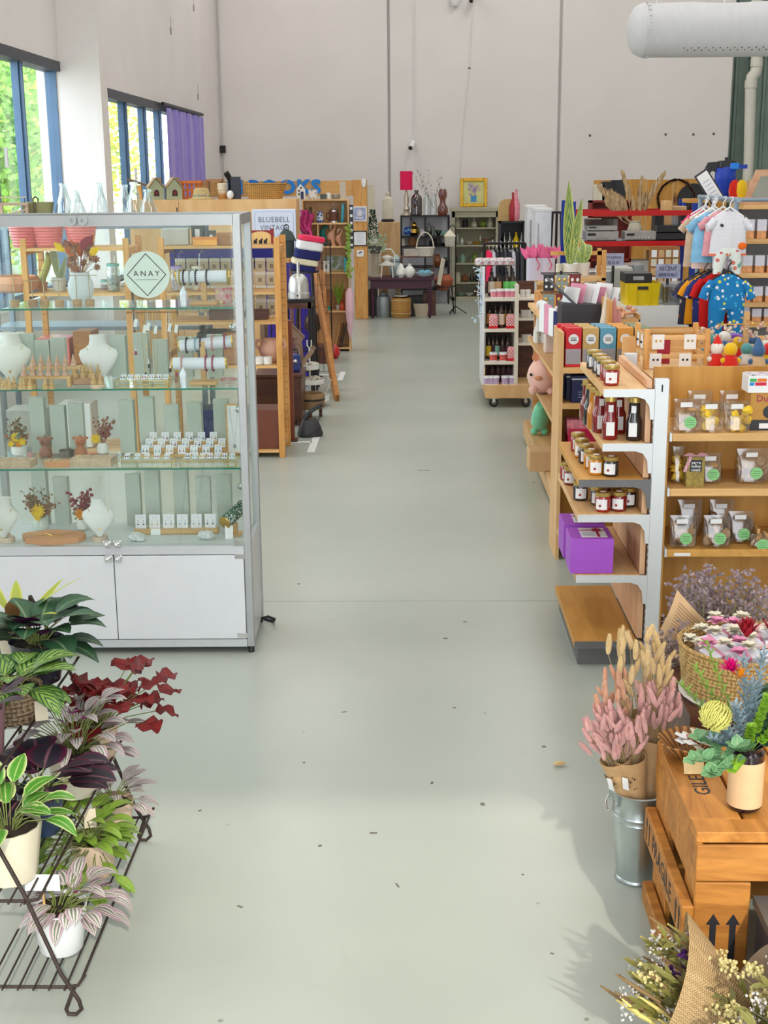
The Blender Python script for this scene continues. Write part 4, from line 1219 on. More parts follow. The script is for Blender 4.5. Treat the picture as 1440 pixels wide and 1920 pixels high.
for px,yt in((118,343),(142,357),(185,343),(232,346),(250,341),(276,355)):
 p=Yp(px,yt,10.95);h=p.z-1.745;p.z=1.746
 lab='clear conical glass flask bottle standing on the metal shelf'
 if fl0 is None:
  fl0=T('flask_bottle',lab,'bottle',p,0,'conical flask bottles');P(MB().lathe(FP,20,cap=False),'flask',CGLASS,fl0);fl0.scale=(1,1,h/.33)
 else:D(fl0,p,0,lab,'conical flask bottles',(1,1,h/.33))
p=Yp(72,402,10.95);p.z=1.746
OLV=pm('olive_canvas',(.24,.24,.12),.8,var=.1)
t_=T('olive_case','olive green field case with a dark carry loop on metal shelf','case',p,.1)
P(MB().loft([(0,.10,.06),(.16,.125,.065),(.165,.12,.06)],16,8),'body',OLV,t_)
P(MB().bx(-.03,-.066,.0,.0,-.06,.165),'strap',pm('dark_olive',(.12,.12,.06),.8),t_)
P(MB().tube([(-.035,0,.16),(-.035,0,.19),(-.015,0,.205),(.005,0,.19),(.005,0,.16)],.006,6),'loop',BLACK,t_)
p=Yp(20,402,10.85);p.z=1.746
t_=T('timber_trestle','small weathered timber frame standing on the metal shelf','frame',p)
WTH=wood('weathered_wood',(.50,.38,.30),(.34,.24,.18),(1,8,8),5)
P(MB().bx(-.14,-.02,.14,.15,.02,.16),'rail',WTH,t_);P(MB().bx(-.14,-.02,.2,.14,-.005,.208),'rail',WTH,t_);P(MB().ob((.06,0,.09),(.17,.015,.014),(0,-.25,0)),'brace',WTH,t_)
for x in(-.07,.135):P(MB().bx(x-.012,-.012,0,x+.012,.012,.145),'leg',WTH,t_)
P(MB().tube([(.12,0,.16),(.12,0,.2)],.003,5),'pin',BLKMET,t_)
BX0,BX1,BY=-3.28,Yp(556,400,15.6).x,15.6
t_=T('bookcase','long plywood-backed bookcase run carrying baskets and birdhouses','bookcase',((BX0+BX1)/2,BY,0))
W_=(BX1-BX0)/2
j_=Yp(335,390,BY).x-(BX0+BX1)/2
P(MB().bx(-W_,0,.02,j_-.003,.018,1.84),'back_panel',PLY,t_);P(MB().bx(j_+.003,0,.02,W_,.018,1.84),'back_panel',PLY,t_)
P(MB().bx(-W_,.018,1.82,W_,.42,1.84),'top_board',PLY,t_)
for x in(-W_,j_-.009,W_-.018):P(MB().bx(x,.018,.0,x+.018,.42,1.82),'side_panel',PLY,t_)
for z in(.4,.8,1.2):P(MB().bx(-W_+.018,.018,z,W_-.018,.42,z+.018),'shelf',PLY,t_)
P(MB().ob((j_-.02,-.002,1.73),(.012,.003,.05)),'latch',BLKMET,t_)
ZT=1.841
def top(px,Y=15.82):p=Yp(px,370,Y);p.z=ZT;return p
BHG=pm('sage_paint',(.42,.46,.32),.7,var=.05);BHR=pm('brown_roof',(.36,.26,.16),.8,var=.1)
bh0=None
for px in(292,326):
 lab='sage green birdhouse with an arched dark window on bookcase run'
 if bh0 is None:
  bh0=T('birdhouse',lab,'birdhouse',top(px),.35,'sage birdhouses')
  P(MB().prism([(-.085,0),(.085,0),(.085,.13),(0,.235),(-.085,.13)],-.08,.08,'y'),'house',BHG,bh0)
  for s in(-1,1):P(MB().ob((s*.048,0,.192),(.145,.19,.012),(0,s*.885,0)),'roof_board',BHR,bh0)
  P(MB().prism([(-.03,.04),(.03,.04),(.03,.08),(.02,.105),(0,.115),(-.02,.105),(-.03,.08)],-.085,-.079,'y'),'window',BLACK,bh0)
  P(MB().bx(-.002,-.088,.045,.002,-.085,.11).bx(-.028,-.088,.075,.028,-.085,.079),'glazing_bar',pm('red_paint',(.6,.05,.04),.5),bh0)
  P(MB().bx(.045,.01,.16,.075,.04,.25),'chimney',BHR,bh0)
 else:D(bh0,top(px),.35,lab,'sage birdhouses')
t_=T('bird_table','small wooden bird table with a slanted dark roof on bookcase run','bird table',top(262,15.98))
P(MB().bx(-.03,-.03,0,.03,.03,.16),'post',PINE,t_);P(MB().ob((0,0,.19),(.26,.16,.02),(0,.3,0)),'roof',pm('dark_shingle',(.12,.08,.06),.8),t_);P(MB().ball((-.02,-.035,.06),.014,8,5),'entrance',BLACK,t_)
t_=T('lattice_block','orange terracotta lattice block behind the straw hat','ornament',top(360,15.92))
ORT=pm('orange_terracotta',(.66,.22,.08),.7,var=.15)
P(MB().bx(-.13,-.04,.18,.13,.05,.21),'cap',ORT,t_);P(MB().bx(-.12,-.03,0,.12,.04,.02),'base',ORT,t_)
for i in range(5):P(MB().tube([(-.1+i*.05,0,.02),(-.095+i*.05,-.01,.1),(-.1+i*.05,0,.18)],[.018,.012,.018],8),'baluster',ORT,t_)
P(MB().bx(-.12,-.02,.09,.12,.02,.11),'cross_bar',ORT,t_)
t_=T('straw_hat','straw hat with a patterned band lying on bookcase run','hat',top(378,15.72))
STRAW=weave('straw_weave',(.72,.56,.30),(.52,.38,.18),22)
P(MB().lathe([(.15,.0),(.15,.006),(.105,.022),(.1,.05),(.085,.11),(.06,.13),(.02,.122),(.001,.12)],22,sy=.8),'hat',STRAW,t_)
P(MB().lathe([(.1035,.024),(.1015,.05)],22,sy=.8,cap=False),'band',spots('hat_band',(.18,.30,.26),[(.7,.7,.6),(.5,.2,.2)],40,.4),t_)
t_=T('wooden_stool','tiny brown wooden step stool beside the straw hat','stool',top(403,15.95))
P(MB().bx(-.1,-.07,.2,.1,.07,.225),'seat',MIDW,t_)
for x in(-.09,.06):P(MB().bx(x,-.06,0,x+.03,.06,.2),'leg',MIDW,t_)
O(MB().lathe([(.05,0),(.055,.01),(.055,.10),(.06,.105),(.06,.17),(.05,.18)],18),'lidded_jar',ribbed('two_tone_glaze',(.50,.26,.10),(.75,.65,.5),1.2,'Z',.5,0),'brown and cream lidded jar beside the black box','jar',top(418))
crate('black_box',443,370,15.75,ZT,.105,.08,.25,pm('charcoal_card',(.03,.035,.05),.5),'tall black gift box standing beside the wicker basket','box',0,None,None)
O(MB().tube([(0,0,0),(0,0,.2)],.02,8).ob((-.01,-.02,.25),(.06,.06,.12),(.3,-.5,0)),'spotlight',BLKMET,'small black spotlight on a stalk behind the black box','lamp',top(432,15.98))
O(MB().ball((0,0,.05),.05,10,7,(.8,.7,1)),'white_gourd',CERAM,'small white ceramic gourd in front of the black box','ornament',top(432,15.66))
def basket(px,Y,z,w,d,h,label,mat_,handle=True,rz=0,name='wicker_basket'):
 p=Yp(px,370,Y);p.z=z
 t_=T(name,label,'basket',p,rz)
 n=30
 P(MB().loft([(0,w*.40,d*.40),(h*.5,w*.46,d*.46),(h,w*.5,d*.5),(h,w*.47,d*.46),(h*.1,w*.38,d*.38)],n,3.2),'body',mat_,t_)
 P(MB().tube([(w*.5*math.copysign(abs(cos(a))**.62,cos(a)),d*.5*math.copysign(abs(sin(a))**.62,sin(a)),h)for a in[2*pi*i/n for i in range(n)]],.011,6,True),'rim',mat_,t_)
 if handle:
  for s in(-1,1):P(MB().tube([(s*w*.48,-.05,h),(s*w*.53,-.04,h+.04),(s*w*.53,.04,h+.04),(s*w*.48,.05,h)],.007,6),'handle',mat_,t_)
 return t_
basket(498,15.78,ZT,.48,.3,.17,'large orange wicker basket in front of the BOOKS board',WICK,True,.1)
OBX0,OBX1,OBY=Yp(566,400,16.35).x,Yp(654,400,16.35).x,16.35
cxm=(OBX0+OBX1)/2;hw=(OBX1-OBX0)/2
t_=T('cube_bookcase','open plywood cube bookcase with pelican ornaments inside','bookcase',(cxm,OBY,0))
OH=1.82
P(MB().bx(-hw,.28,0,hw,.295,OH),'back_panel',PLY,t_)
for x in(-hw,hw-.018):P(MB().bx(x,0,0,x+.018,.28,OH),'side_panel',PLY,t_)
zs_=[Yp(600,y,OBY).z for y in(652,583,511,462,418,376)]
zs_[-1]=OH
for z in zs_:P(MB().bx(-hw+.018,0,z-.018,hw-.018,.28,z),'shelf',PLY,t_)
xd=Yp(596,440,OBY).x-cxm
P(MB().bx(xd-.009,0,zs_[3],xd+.009,.28,zs_[4]-.018),'divider',PLY,t_)
def cub(px,py,k,dy=.13):p=Yp(px,py,OBY+dy);p.z=zs_[k]+.0005;return p
O(MB().lathe([(.001,.30),(.012,.298),(.014,.28),(.006,.262),(.012,.255),(.03,.24),(.035,.2),(.04,.18)],14),'finial',CERAM,'x','x')if 0 else None
O(MB().lathe([(.03,0),(.035,.02),(.035,.09),(.015,.12),(.014,.16),(.02,.165),(.016,.18)],14),'dark_bottle',pm('bronze_glaze',(.12,.09,.06),.4,.3),'small bronze bottle with a pale stopper in cube bookcase','bottle',cub(583,412,4,.15))
O(MB().loft([(0,.035,.03),(.04,.045,.035),(.08,.042,.033),(.1,.03,.028),(.12,.035,.03),(.13,.03,.025)],14),'blue_vase',spots('delft_pattern',(.75,.78,.85),[(.05,.10,.35),(.1,.2,.5)],28,.5),'blue and white patterned vase in cube bookcase','vase',cub(600,415,4,.1))
t_=T('tankard','brown lidded tankard with pewter rim in cube bookcase','tankard',cub(626,415,4,.12))
P(MB().lathe([(.055,0),(.06,.01),(.056,.13),(.05,.13)],18),'body',pm('brown_stoneware',(.16,.07,.05),.4),t_)
P(MB().lathe([(.066,0),(.066,.02)],18).lathe([(.06,.13),(.06,.145),(.03,.16),(.001,.165)],18).tube(ringp(.022,12,(0,0,.19),'y'),.006,6,True),'pewter_lid',CHROME,t_)
P(MB().tube([(-.056,0,.11),(-.09,0,.105),(-.09,0,.05),(-.056,0,.035)],.008,6),'handle',pm('brown_stoneware',(.16,.07,.05)),t_)
O(MB().ob((0,0,.11),(.03,.1,.22),(0,.08,0)),'teal_plaque',spots('teal_glaze',(.10,.42,.55),[(.05,.3,.42),(.2,.55,.65)],20,.5),'tall teal patterned plaque at the end of the tankard shelf','plaque',cub(643,414,4,.12))
TEAL=pm('teal_ceramic',(.02,.20,.17),.35,var=.1)
t_=T('seahorse_ornament','teal ceramic seahorse on a dark plate','ornament',cub(608,459,3,.14))
P(MB().tube([(-.01,0,.012),(.02,0,.03),(.015,0,.07),(-.012,0,.12),(-.018,0,.17),(.0,0,.21),(.03,0,.225),(.06,0,.215)],[.012,.016,.022,.032,.034,.026,.022,.008],10).ob((-.045,0,.15),(.03,.006,.06),(0,.3,0)),'body',TEAL,t_)
P(MB().bx(-.06,-.04,0,.07,.04,.012),'plate',BLACK,t_)
PEL=pm('peach_ceramic',(.74,.42,.30),.45,var=.08)
for px,s,lab in((624,1.0,'taller peach ceramic pelican in cube bookcase'),(637,.75,'shorter peach ceramic pelican in cube bookcase')):
 t_=T('pelican_ornament',lab,'ornament',cub(px,459,3,.1));t_.scale=(s,s,s)
 P(MB().loft([(0,.03,.03,.01,0),(.02,.02,.02,.008,0),(.05,.035,.033,-.01,0),(.1,.05,.045,-.022,0),(.15,.042,.04,-.018,0),(.18,.022,.022,0,0)],14),'body',PEL,t_)
 P(MB().tube([(0,0,.17),(.025,0,.2),(.035,0,.235),(.02,0,.265),(-.01,0,.268)],[.02,.016,.014,.016,.016],10),'neck',PEL,t_)
 P(MB().tube([(-.008,0,.268),(-.025,-.005,.235),(-.03,-.01,.19)],[.014,.014,.003],8),'beak',pm('pale_beak',(.80,.62,.45),.5),t_)
p=cub(626,509,2,.2)
t_=T('framed_picture','framed landscape picture leaning inside cube bookcase','picture',p,0,None,(-.08,0,0))
P(MB().bx(-.14,-.006,0,.14,.006,.2),'frame',pm('gilt_frame',(.55,.42,.22),.5),t_);P(MB().bx(-.12,-.009,.02,.12,-.006,.18),'picture',spots('landscape_print',(.45,.50,.50),[(.25,.32,.2),(.5,.6,.65),(.4,.38,.3)],14,.6),t_)
crate('leaf_drawing',612,508,OBY+.1,zs_[2],.07,.02,.13,PAPER,'small white frame with a leaf drawing in cube bookcase','frame',0,None,GREYG)
crate('blue_book',648,508,OBY+.1,zs_[2],.03,.1,.17,pm('turquoise_cover',(.08,.45,.55),.5),'turquoise book standing at the end of the picture shelf','book')
O(MB().tube([(0,0,0),(0,0,.1)],.035,14).tube([(0,0,.1),(0,0,.16)],.03,14),'wrapped_bottle',pm('brown_pink_wrap',(.40,.22,.18),.6),'brown wrapped bottle in cube bookcase','bottle',cub(598,508,2,.08))
GRASS=pm('grass_green',(.22,.36,.06),.6,var=.3)
t_=T('grass_plant','tufted green grass plant in a small grey pot in cube bookcase','plant',cub(635,578,1,.12))
P(MB().lathe([(.03,0),(.04,.06),(.035,.06)],12),'pot',GREYB,t_)
b=MB();q=random.Random(2)
for i in range(40):b.leaf((0,0,.05),(q.uniform(-.3,.3),q.uniform(-.2,.2),1),(q.uniform(-1,1),-1,0),q.uniform(.2,.34),.009,.3,3)
stuff(P(b,'grass',GRASS,t_))
for px,w_,h_,m_,lab,nm in((621,.1,.24,MIDW,'brown wooden panel standing behind the grass plant','wood_panel'),(641,.1,.24,wood('orange_panel',(.55,.24,.07),(.4,.15,.04),(6,6,1),4),'orange wooden panel standing behind the grass plant','wood_panel')):
 crate(nm,px,578,OBY+.24,zs_[1],w_,.02,h_,m_,lab,'panel')
O(MB().lathe([(.03,0),(.04,.02),(.035,.06),(.02,.08),(.024,.1),(.018,.1)],14),'red_owl_jar',pm('red_brown_glaze',(.45,.08,.04),.3),'red brown glazed owl-shaped jar beside the grass plant','jar',cub(642,578,1,.06))
O(MB().lathe([(.03,0),(.035,.05),(.03,.05)],12),'teal_pot',pm('teal_pot_glaze',(.02,.35,.28),.4),'small teal pot on the low shelf of cube bookcase','pot',cub(614,578,1,.05))
PINKF=pm('magenta_tulle',(.62,.10,.28),.9,var=.3,scale=14);PURF=pm('mauve_tulle',(.40,.20,.36),.9,var=.2)
p=Yp(574,400,OBY-.05)
t_=T('tulle_bundle','bundle of pink and mauve tulle hanging on cube bookcase','fabric',(p.x,OBY-.06,0))
for k,(m_,x0,x1,z0,z1)in enumerate(((PURF,-.06,.04,1.18,1.68),(PINKF,-.03,.08,1.30,1.66),(PINKF,-.08,.02,1.45,1.70))):
 P(MB().sheet(lambda u,v,a=x0,c=x1,d=z0,e=z1,kk=k:(a+(c-a)*u+.02*sin(v*7+kk),-.02-.015*kk+.02*sin(u*14+v*3),d+(e-d)*v),16,8),'tulle',m_,t_)
P(MB().tube([(0,.062,1.69),(0,.0,1.71),(0,-.03,1.69)],.006,5),'hook',BLKMET,t_)
p=Yp(656,590,OBY-.04)
t_=T('pink_umbrella','folded pale pink umbrella hanging on the bookcase side','umbrella',(p.x,OBY-.05,0))
z0,z1=Yp(656,628,OBY).z,Yp(656,540,OBY).z
P(MB().lathe([(.008,z0-.04),(.03,z0+.06),(.055,(z0+z1)/2),(.05,z1-.05),(.02,z1)],12,wob=lambda a,z:1+.12*sin(6*a)),'canopy',pm('pale_pink_nylon',(.74,.50,.55),.6,var=.1),t_);P(MB().tube([(0,0,z1),(0,0,z1+.14)],.008,6),'handle',GREYB,t_)
p=Yp(652,420,OBY-.02)
IVY=leafm('ivy_leaf',(.34,.48,.10),(.20,.34,.06))
t_=T('ivy_garland','bright green ivy garland trailing down the cube bookcase edge','garland',(p.x,OBY-.03,0))
za,zb=p.z,Yp(656,522,OBY).z
b=MB();q=random.Random(9)
b.tube([(0,0,za),(.02,-.01,(za*2+zb)/3),(-.0,-.01,(za+2*zb)/3),(.03,0,zb)],.004,5)
for i in range(60):
 z=za+(zb-za)*i/60
 b.leaf((.01+q.uniform(-.02,.02),-.01,z),(q.uniform(-1,1),q.uniform(-.8,0),q.uniform(-1,.3)),(0,-1,.3),q.uniform(.03,.055),.035,.4,3)
stuff(P(b,'vine',IVY,t_))
p=Yp(659,425,OBY-.02)
t_=T('photo_strip','long black strip with small white prints hung by bookcase','hanging',(p.x,OBY-.035,Yp(659,466,OBY).z),0)
H_=Yp(659,384,OBY).z-t_.location.z
P(MB().bx(-.025,-.004,0,.025,.004,H_),'strip',BLACK,t_)
for k in range(6):P(MB().bx(-.014,-.006,.03+k*H_/6,.014,-.004,.06+k*H_/6),'print',PAPER,t_)
def ctop(px,dy=.12):p=Yp(px,372,OBY+dy);p.z=OH+.0005;return p
t_=T('toy_house','white toy house with dark door on top of cube bookcase','ornament',ctop(564,.1),.2)
P(MB().prism([(-.05,0),(.05,0),(.05,.12),(0,.175),(-.05,.12)],-.04,.04,'y'),'house',CERAM,t_);P(MB().bx(-.005,-.043,0,.03,-.04,.09),'door',BLUEP,t_)
for x,z in((-.025,.06),(-.025,.1),(.0,.135)):P(MB().ball((x,-.04,z),.012,6,4,(1,.3,1)),'window',INK,t_)
O(MB().lathe([(.05,0),(.055,.005),(.055,.11),(.05,.11),(.048,.01)],18),'spotted_mug',spots('mug_spots',(.82,.81,.78),[(.3,.25,.2),(.2,.25,.3)],26,.3),'white spotted mug without a saucer on cube bookcase top','mug',ctop(587))
O(MB().lathe([(.03,0),(.032,.075),(.028,.075)],14),'small_jar',CERAM,'small white jar with dark rim on cube bookcase top','jar',ctop(616))
crate('upright_block',643,372,OBY+.15,OH,.07,.06,.2,pm('grey_beige_card',(.58,.52,.44),.7),'upright grey beige block on cube bookcase top','block')
O(MB().lathe([(.045,0),(.05,.01),(.05,.05),(.04,.06),(.001,.06)],16),'metal_tin',pm('tin_metal',(.30,.28,.25),.4,.6),'low round metal tin on cube bookcase top','tin',ctop(630))
crate('dark_tin',606,372,OBY+.08,OH,.07,.05,.06,DKG,'small dark tin between the mug and the white jar','tin')
p=Yp(515,470,15.5)
SGN=pm('pale_blue_sign',(.74,.78,.90),.5,var=.01);SBL=pm('sign_border',(.35,.42,.58),.6,var=0)
sz0=Yp(515,452,15.5).z;sz1=Yp(515,392,15.5).z
t_=T('shop_sign','pale blue board reading BLUEBELL VINTAGE leaning on plywood','sign',(p.x,15.52,1.25))
hs_=.25;hz=sz1-1.25
P(MB().bx(-hs_,0,-.0,hs_,.02,hz,.006),'board',SGN,t_)
b=MB();rr=.03
b.tube([(-hs_+.03,-.001,.02),(-hs_+.03,-.001,hz-.05),(-hs_+.05,-.001,hz-.03),(hs_-.05,-.001,hz-.03),(hs_-.03,-.001,hz-.05),(hs_-.03,-.001,.02)],.0022,4)
P(b,'border_line',SBL,t_)
DKB=pm('slate_ink',(.10,.12,.16),.6,var=0)
TX('BLUEBELL',.085,(0,-.002,hz-.12),FR,DKB,t_,sp=1.1,wx=.92)
TX('VINTAGE',.08,(0,-.002,hz-.21),FR,DKB,t_,sp=1.1,wx=.9)
TX('1620',.06,(.06,-.002,hz-.29),FR,SBL,t_,sp=1.3)
t_2=T('sign_stand','plain timber stand carrying the pale blue sign','stand',(p.x,15.5,0))
P(MB().bx(-.2,-.02,1.23,.2,.05,1.25),'ledge',PINE,t_2)
for x in(-.18,.15):P(MB().bx(x,0,0,x+.03,.03,1.23),'leg',PINE,t_2)
YK=20.1
pA=Yp(678,597,YK)
BMW=wood('golden_timber',(.74,.44,.19),(.60,.32,.12),(.6,5,5),4)
t_=T('timber_post','thick golden timber post with framed notices at the aisle','post',(pA.x,YK,0))
P(MB().bx(-.1,0,0,.1,.2,2.03,.006),'post',PINE,t_)
sns=[('framed_print','small framed blue print on the timber post','picture',387,415,13,'pale_grey_frame'),('framed_notice','white framed notice on the timber post','notice',433,461,13,'x'),('small_sign','small white sign with a black bird on timber post','sign',469,481,6.5,'x')]
for nm,lab,cat,y0,y1,hwp,_ in sns:
 za,zb=Yp(677,y1,YK).z,Yp(677,y0,YK).z;w=hwp*mpp((pA.x,YK,1))
 o=T(nm,lab,cat,(pA.x-.008,YK-.012,za))
 P(MB().bx(-w,-.008,0,w,.011,zb-za),'frame',PAPER if nm!='framed_notice' else BLACK,o)
 P(MB().bx(-w*.85,-.011,.015,w*.85,-.008,zb-za-.015),'sheet',pm('blue_grey_print',(.38,.42,.58),.6,var=.3,scale=20)if nm=='framed_print' else PAPER,o)
 if nm=='framed_notice':
  for k in range(6):P(MB().bx(-w*.5,-.0118,.05+k*.03,w*.5,-.011,.056+k*.03),'text_line',SBL,o)
 if nm=='framed_print':P(MB().ball((0,-.0115,.12),.04,8,5,(1,.1,1.2)).bx(-.05,-.0118,.04,.05,-.011,.06),'flower_motif',pm('print_pale',(.75,.70,.78),.6),o)
 if nm=='small_sign':P(MB().ob((.0,-.012,.06),(.055,.002,.016),(0,-.5,0)),'bird_motif',INK,o)
bx1=pA.x-.1;bx0=-3.28
t_=T('timber_beam','golden timber fascia board with blue BOOKS letters','fascia',((bx0+bx1)/2,YK+.06,0))
hb=(bx1-bx0)/2
P(MB().bx(-hb,0,1.80,hb,.04,2.02),'board',BMW,t_)
P(MB().bx(-hb,0,0,-hb+.12,.12,1.8),'post',PINE,t_)
BLUL=pm('blue_letters',(.03,.22,.62),.4,var=.02)
bp=Yp(533,352,YK)
TX('BOOKS',.27,(bp.x-(bx0+bx1)/2,-.012,1.925),FR,BLUL,t_,ext=.012,sp=1.12,wx=1.1,bold=.014)
bp=Yp(440,352,YK)
TX('M',.27,(bp.x-(bx0+bx1)/2,-.012,1.925),FR,BLUL,t_,ext=.012,wx=1.1,bold=.014)
pp=Yp(682,343,YK-.05)
O(MB().loft([(0,.02,.015),(.03,.035,.02),(.09,.035,.02),(.12,.015,.01)],12),'wall_sensor',SMW,'small white oval sensor at the top of timber post','sensor',(pp.x,YK-.022,pp.z-.06))
# ==== vintage corner beside the aisle
def gnd(px,py):return Zp(px,py,0)
c_=V((-1.12,11.55,0))
t_=T('wooden_chest','dark reddish wooden chest beside the pine rack','chest',c_)
P(MB().bx(-.26,-.22,.04,.14,.22,.42,.006),'body',DARKW,t_);P(MB().bx(-.27,-.23,.42,.15,.23,.45,.004),'lid',DARKW,t_)
for x in(-.25,.10):
 for y in(-.21,.17):P(MB().bx(x,y,0,x+.04,y+.04,.04),'foot',DARKW,t_)
t_=T('wooden_post','upright dark red timber post behind the pine rack','post',(-1.02,10.66,0))
P(MB().bx(-.035,-.03,0,.035,.03,.98),'post',wood('mahogany',(.26,.07,.03),(.15,.035,.015),(6,6,1),4),t_);P(MB().bx(-.06,-.05,0,.06,.05,.02),'foot',DARKW,t_)
t_=T('radio','small navy portable radio standing on the dark chest','radio',c_+V((.02,-.05,.4505)),.3)
P(MB().bx(-.10,-.05,0,.10,.05,.15,.012),'body',pm('navy_case',(.04,.06,.22),.4),t_);P(MB().bx(-.09,-.054,.02,.0,-.05,.13),'grille',pm('blue_grille',(.10,.14,.34),.6),t_)
P(MB().tube([(-.08,0,.15),(-.08,0,.19),(.08,0,.19),(.08,0,.15)],.007,6),'handle',BLACK,t_);P(MB().ball((.05,-.05,.09),.02,8,5,(1,.4,1)),'dial',CHROME,t_)
p=gnd(592,790)
t_=T('leather_hat_box','round brown leather box with a dark lid behind black bag','box',V((-.93,11.75,0)));t_.scale=(.75,.75,.85)
LEA=pm('tan_leather',(.30,.19,.10),.6,var=.15)
P(MB().lathe([(.15,.1),(.16,.12),(.165,.24),(.155,.26),(.14,.26),(.14,.14)],22),'body',LEA,t_);P(MB().lathe([(.167,.19),(.167,.21)],22),'strap',BLACK,t_)
for a in(.5,2.6,4.7):P(MB().tube([(.12*cos(a),.12*sin(a),0),(.12*cos(a),.12*sin(a),.12)],.02,8),'leg',DARKW,t_)
p=gnd(580,822)
t_=T('black_bag','black leather bag with a tripod-like strap slumped on the floor','bag',(p.x,p.y+.1,0),.3);t_.scale=(.72,.72,.62)
P(MB().loft([(0,.13,.09),(.03,.15,.1),(.12,.13,.08),(.2,.1,.05),(.24,.07,.02)],16,3),'body',pm('black_leather',(.035,.035,.04),.45,var=.2,bump=.3,bs=20),t_)
P(MB().tube([(-.06,0,.2),(-.02,-.02,.32),(.10,-.02,.40),(.14,-.01,.42)],.028,8),'handle',BLACK,t_);P(MB().tube([(.1,0,.2),(.12,0,.3),(.13,0,.4)],.006,5),'strap',BLACK,t_)
DKW2=wood('grey_brown_timber',(.36,.24,.17),(.24,.15,.10),(1,8,8),5)
t_=T('folding_chair','folding chair with navy canvas and slanting grey timber frame','chair',(-1.24,12.2,0),0);t_.scale=(.8,.8,.95)
P(MB().ob((.06,-.02,1.0-.18),(.5,.05,.05),(0,.72,0)),'arm',DKW2,t_);P(MB().ob((.06,.3,1.0-.18),(.5,.05,.05),(0,.72,0)),'arm',DKW2,t_)
for y in(-.02,.3):
 P(MB().ob((.22,y,.43),(.05,.04,.5),(0,-.1,0)),'leg',DKW2,t_);P(MB().ob((.12,y,.3),(.045,.04,.75),(0,.75,0)),'leg',DKW2,t_);P(MB().bx(-.22,y-.02,0,-.17,y+.02,.95),'leg',DKW2,t_)
 P(MB().bx(.17,y-.02,0,.22,y+.02,.25),'leg',DKW2,t_)
P(MB().sheet(lambda u,v:(-.2+.36*u,-.03+.36*v,.52-.12*sin(pi*u)),8,3),'seat',pm('navy_canvas',(.015,.015,.12),.8),t_)
P(MB().sheet(lambda u,v:(-.2,-.03+.36*v,.55+.38*u),4,4),'backrest',pm('navy_canvas',(.015,.015,.12)),t_)
b=MB()
for i in range(9):b.tube(ringp(.018,8,(-.14+i*.035,-.05,.62-i*.012),'y' if i%2 else 'z'),.004,4,True)
stuff(P(b,'chain',CHROME,t_))
t_=T('side_table','dark side table carrying a metal bell cloche','table',(-1.12,13.0,0))
tz=Yp(560,561,12.85).z
P(MB().bx(-.17,-.16,tz-.03,.14,.2,tz,.004),'table_top',BLKMET,t_);P(MB().bx(-.15,-.14,tz-.09,.12,.18,tz-.03),'apron',DARKW,t_)
for x in(-.15,.09):
 for y in(-.14,.15):P(MB().bx(x,y,0,x+.03,y+.03,tz-.03),'leg',BLKMET,t_)
P(MB().bx(-.14,-.13,.25,.11,.17,.27),'lower_shelf',DARKW,t_)
t_=T('metal_cloche','dented silver bell-shaped metal cloche with a pipe on top','cloche',(-1.125,12.98,tz+.0005))
DOME=pm('aluminium_dome',(.62,.62,.60),.35,.85,var=.1)
P(MB().lathe([(.105,0),(.105,.05),(.098,.055),(.098,.13),(.085,.19),(.055,.225),(.02,.235),(.02,.235)],26),'dome',DOME,t_)
P(MB().tube([(0,0,.23),(0,0,.34)],.015,8),'pipe',DOME,t_);P(MB().ball((0,-.106,.03),.008,6,4),'vent',INK,t_)
WGRID=pm('black_wire',(.02,.02,.02),.5,.5)
t_=T('wire_screen','black wire mesh screen standing behind the cloche table','screen',(-1.30,13.9,0))
b=MB()
for k in range(15):b.tube([(-.2+k*.045,0,.1),(-.2+k*.045,0,1.45)],.0025,4)
for k in range(7):b.tube([(-.2,0,.1+k*.225),(.43,0,.1+k*.225)],.0025,4)
for x in(-.2,.43):b.tube([(x,0,0),(x,0,1.46)],.007,6)
P(b,'mesh',WGRID,t_)
for z,w_,h_,m_,lab in((0,.3,.75,pm('indigo_panel',(.05,.03,.30),.5),'indigo fabric panel behind the wire screen'),):
 crate('indigo_screen',545,600,14.3,0,.5,.06,1.2,m_,lab,'panel')
t_=T('garden_lantern','dark lantern with a crown top beside the striped cushions','lantern',V((Yp(538,470,13.6).x,13.6,1.3)))
ZL=1.3
P(MB().lathe([(.09,0),(.09,.02),(.075,.02),(.075,.16),(.095,.17),(.06,.25),(.02,.28)],8),'body',pm('dark_bronze',(.05,.07,.07),.5,.4),t_);P(MB().tube(ringp(.025,10,(0,0,.3),'y'),.005,5,True),'ring',BLKMET,t_)
t_2=T('slat_stand','slatted wooden plant stand below the dark lantern','stand',(t_.location.x,13.6,0))
P(MB().lathe([(.13,ZL-.02),(.13,ZL)],18),'top',PINE,t_2)
for i in range(10):P(MB().bx(-.006,-.006,0,.006,.006,ZL-.02),'slat',MIDW,t_2).location=(.115*cos(i*.628),.115*sin(i*.628),0)
sx,sy_=Yp(571,480,13.4).x,13.4
t_=T('bar_stool','tall black stool holding folded striped cushions','stool',(sx,sy_,0))
SZ=Yp(571,507,13.4).z
P(MB().lathe([(.14,SZ-.02),(.14,SZ)],18),'seat',BLACK,t_)
for a in(.78,2.35,3.93,5.5):P(MB().tube([(.1*cos(a),.1*sin(a),SZ-.02),(.15*cos(a),.15*sin(a),0)],.012,6),'leg',BLACK,t_)
P(MB().tube(ringp(.13,16,(0,0,.4)),.008,5,True),'foot_ring',BLACK,t_)
NAVYC=pm('navy_cotton',(.012,.015,.10),.85);CREAMC=pm('cream_cotton',(.72,.65,.48),.85);WHC=pm('white_cotton',(.80,.79,.80),.85,var=.05);REDC=pm('coral_cotton',(.70,.06,.12),.85)
z=SZ
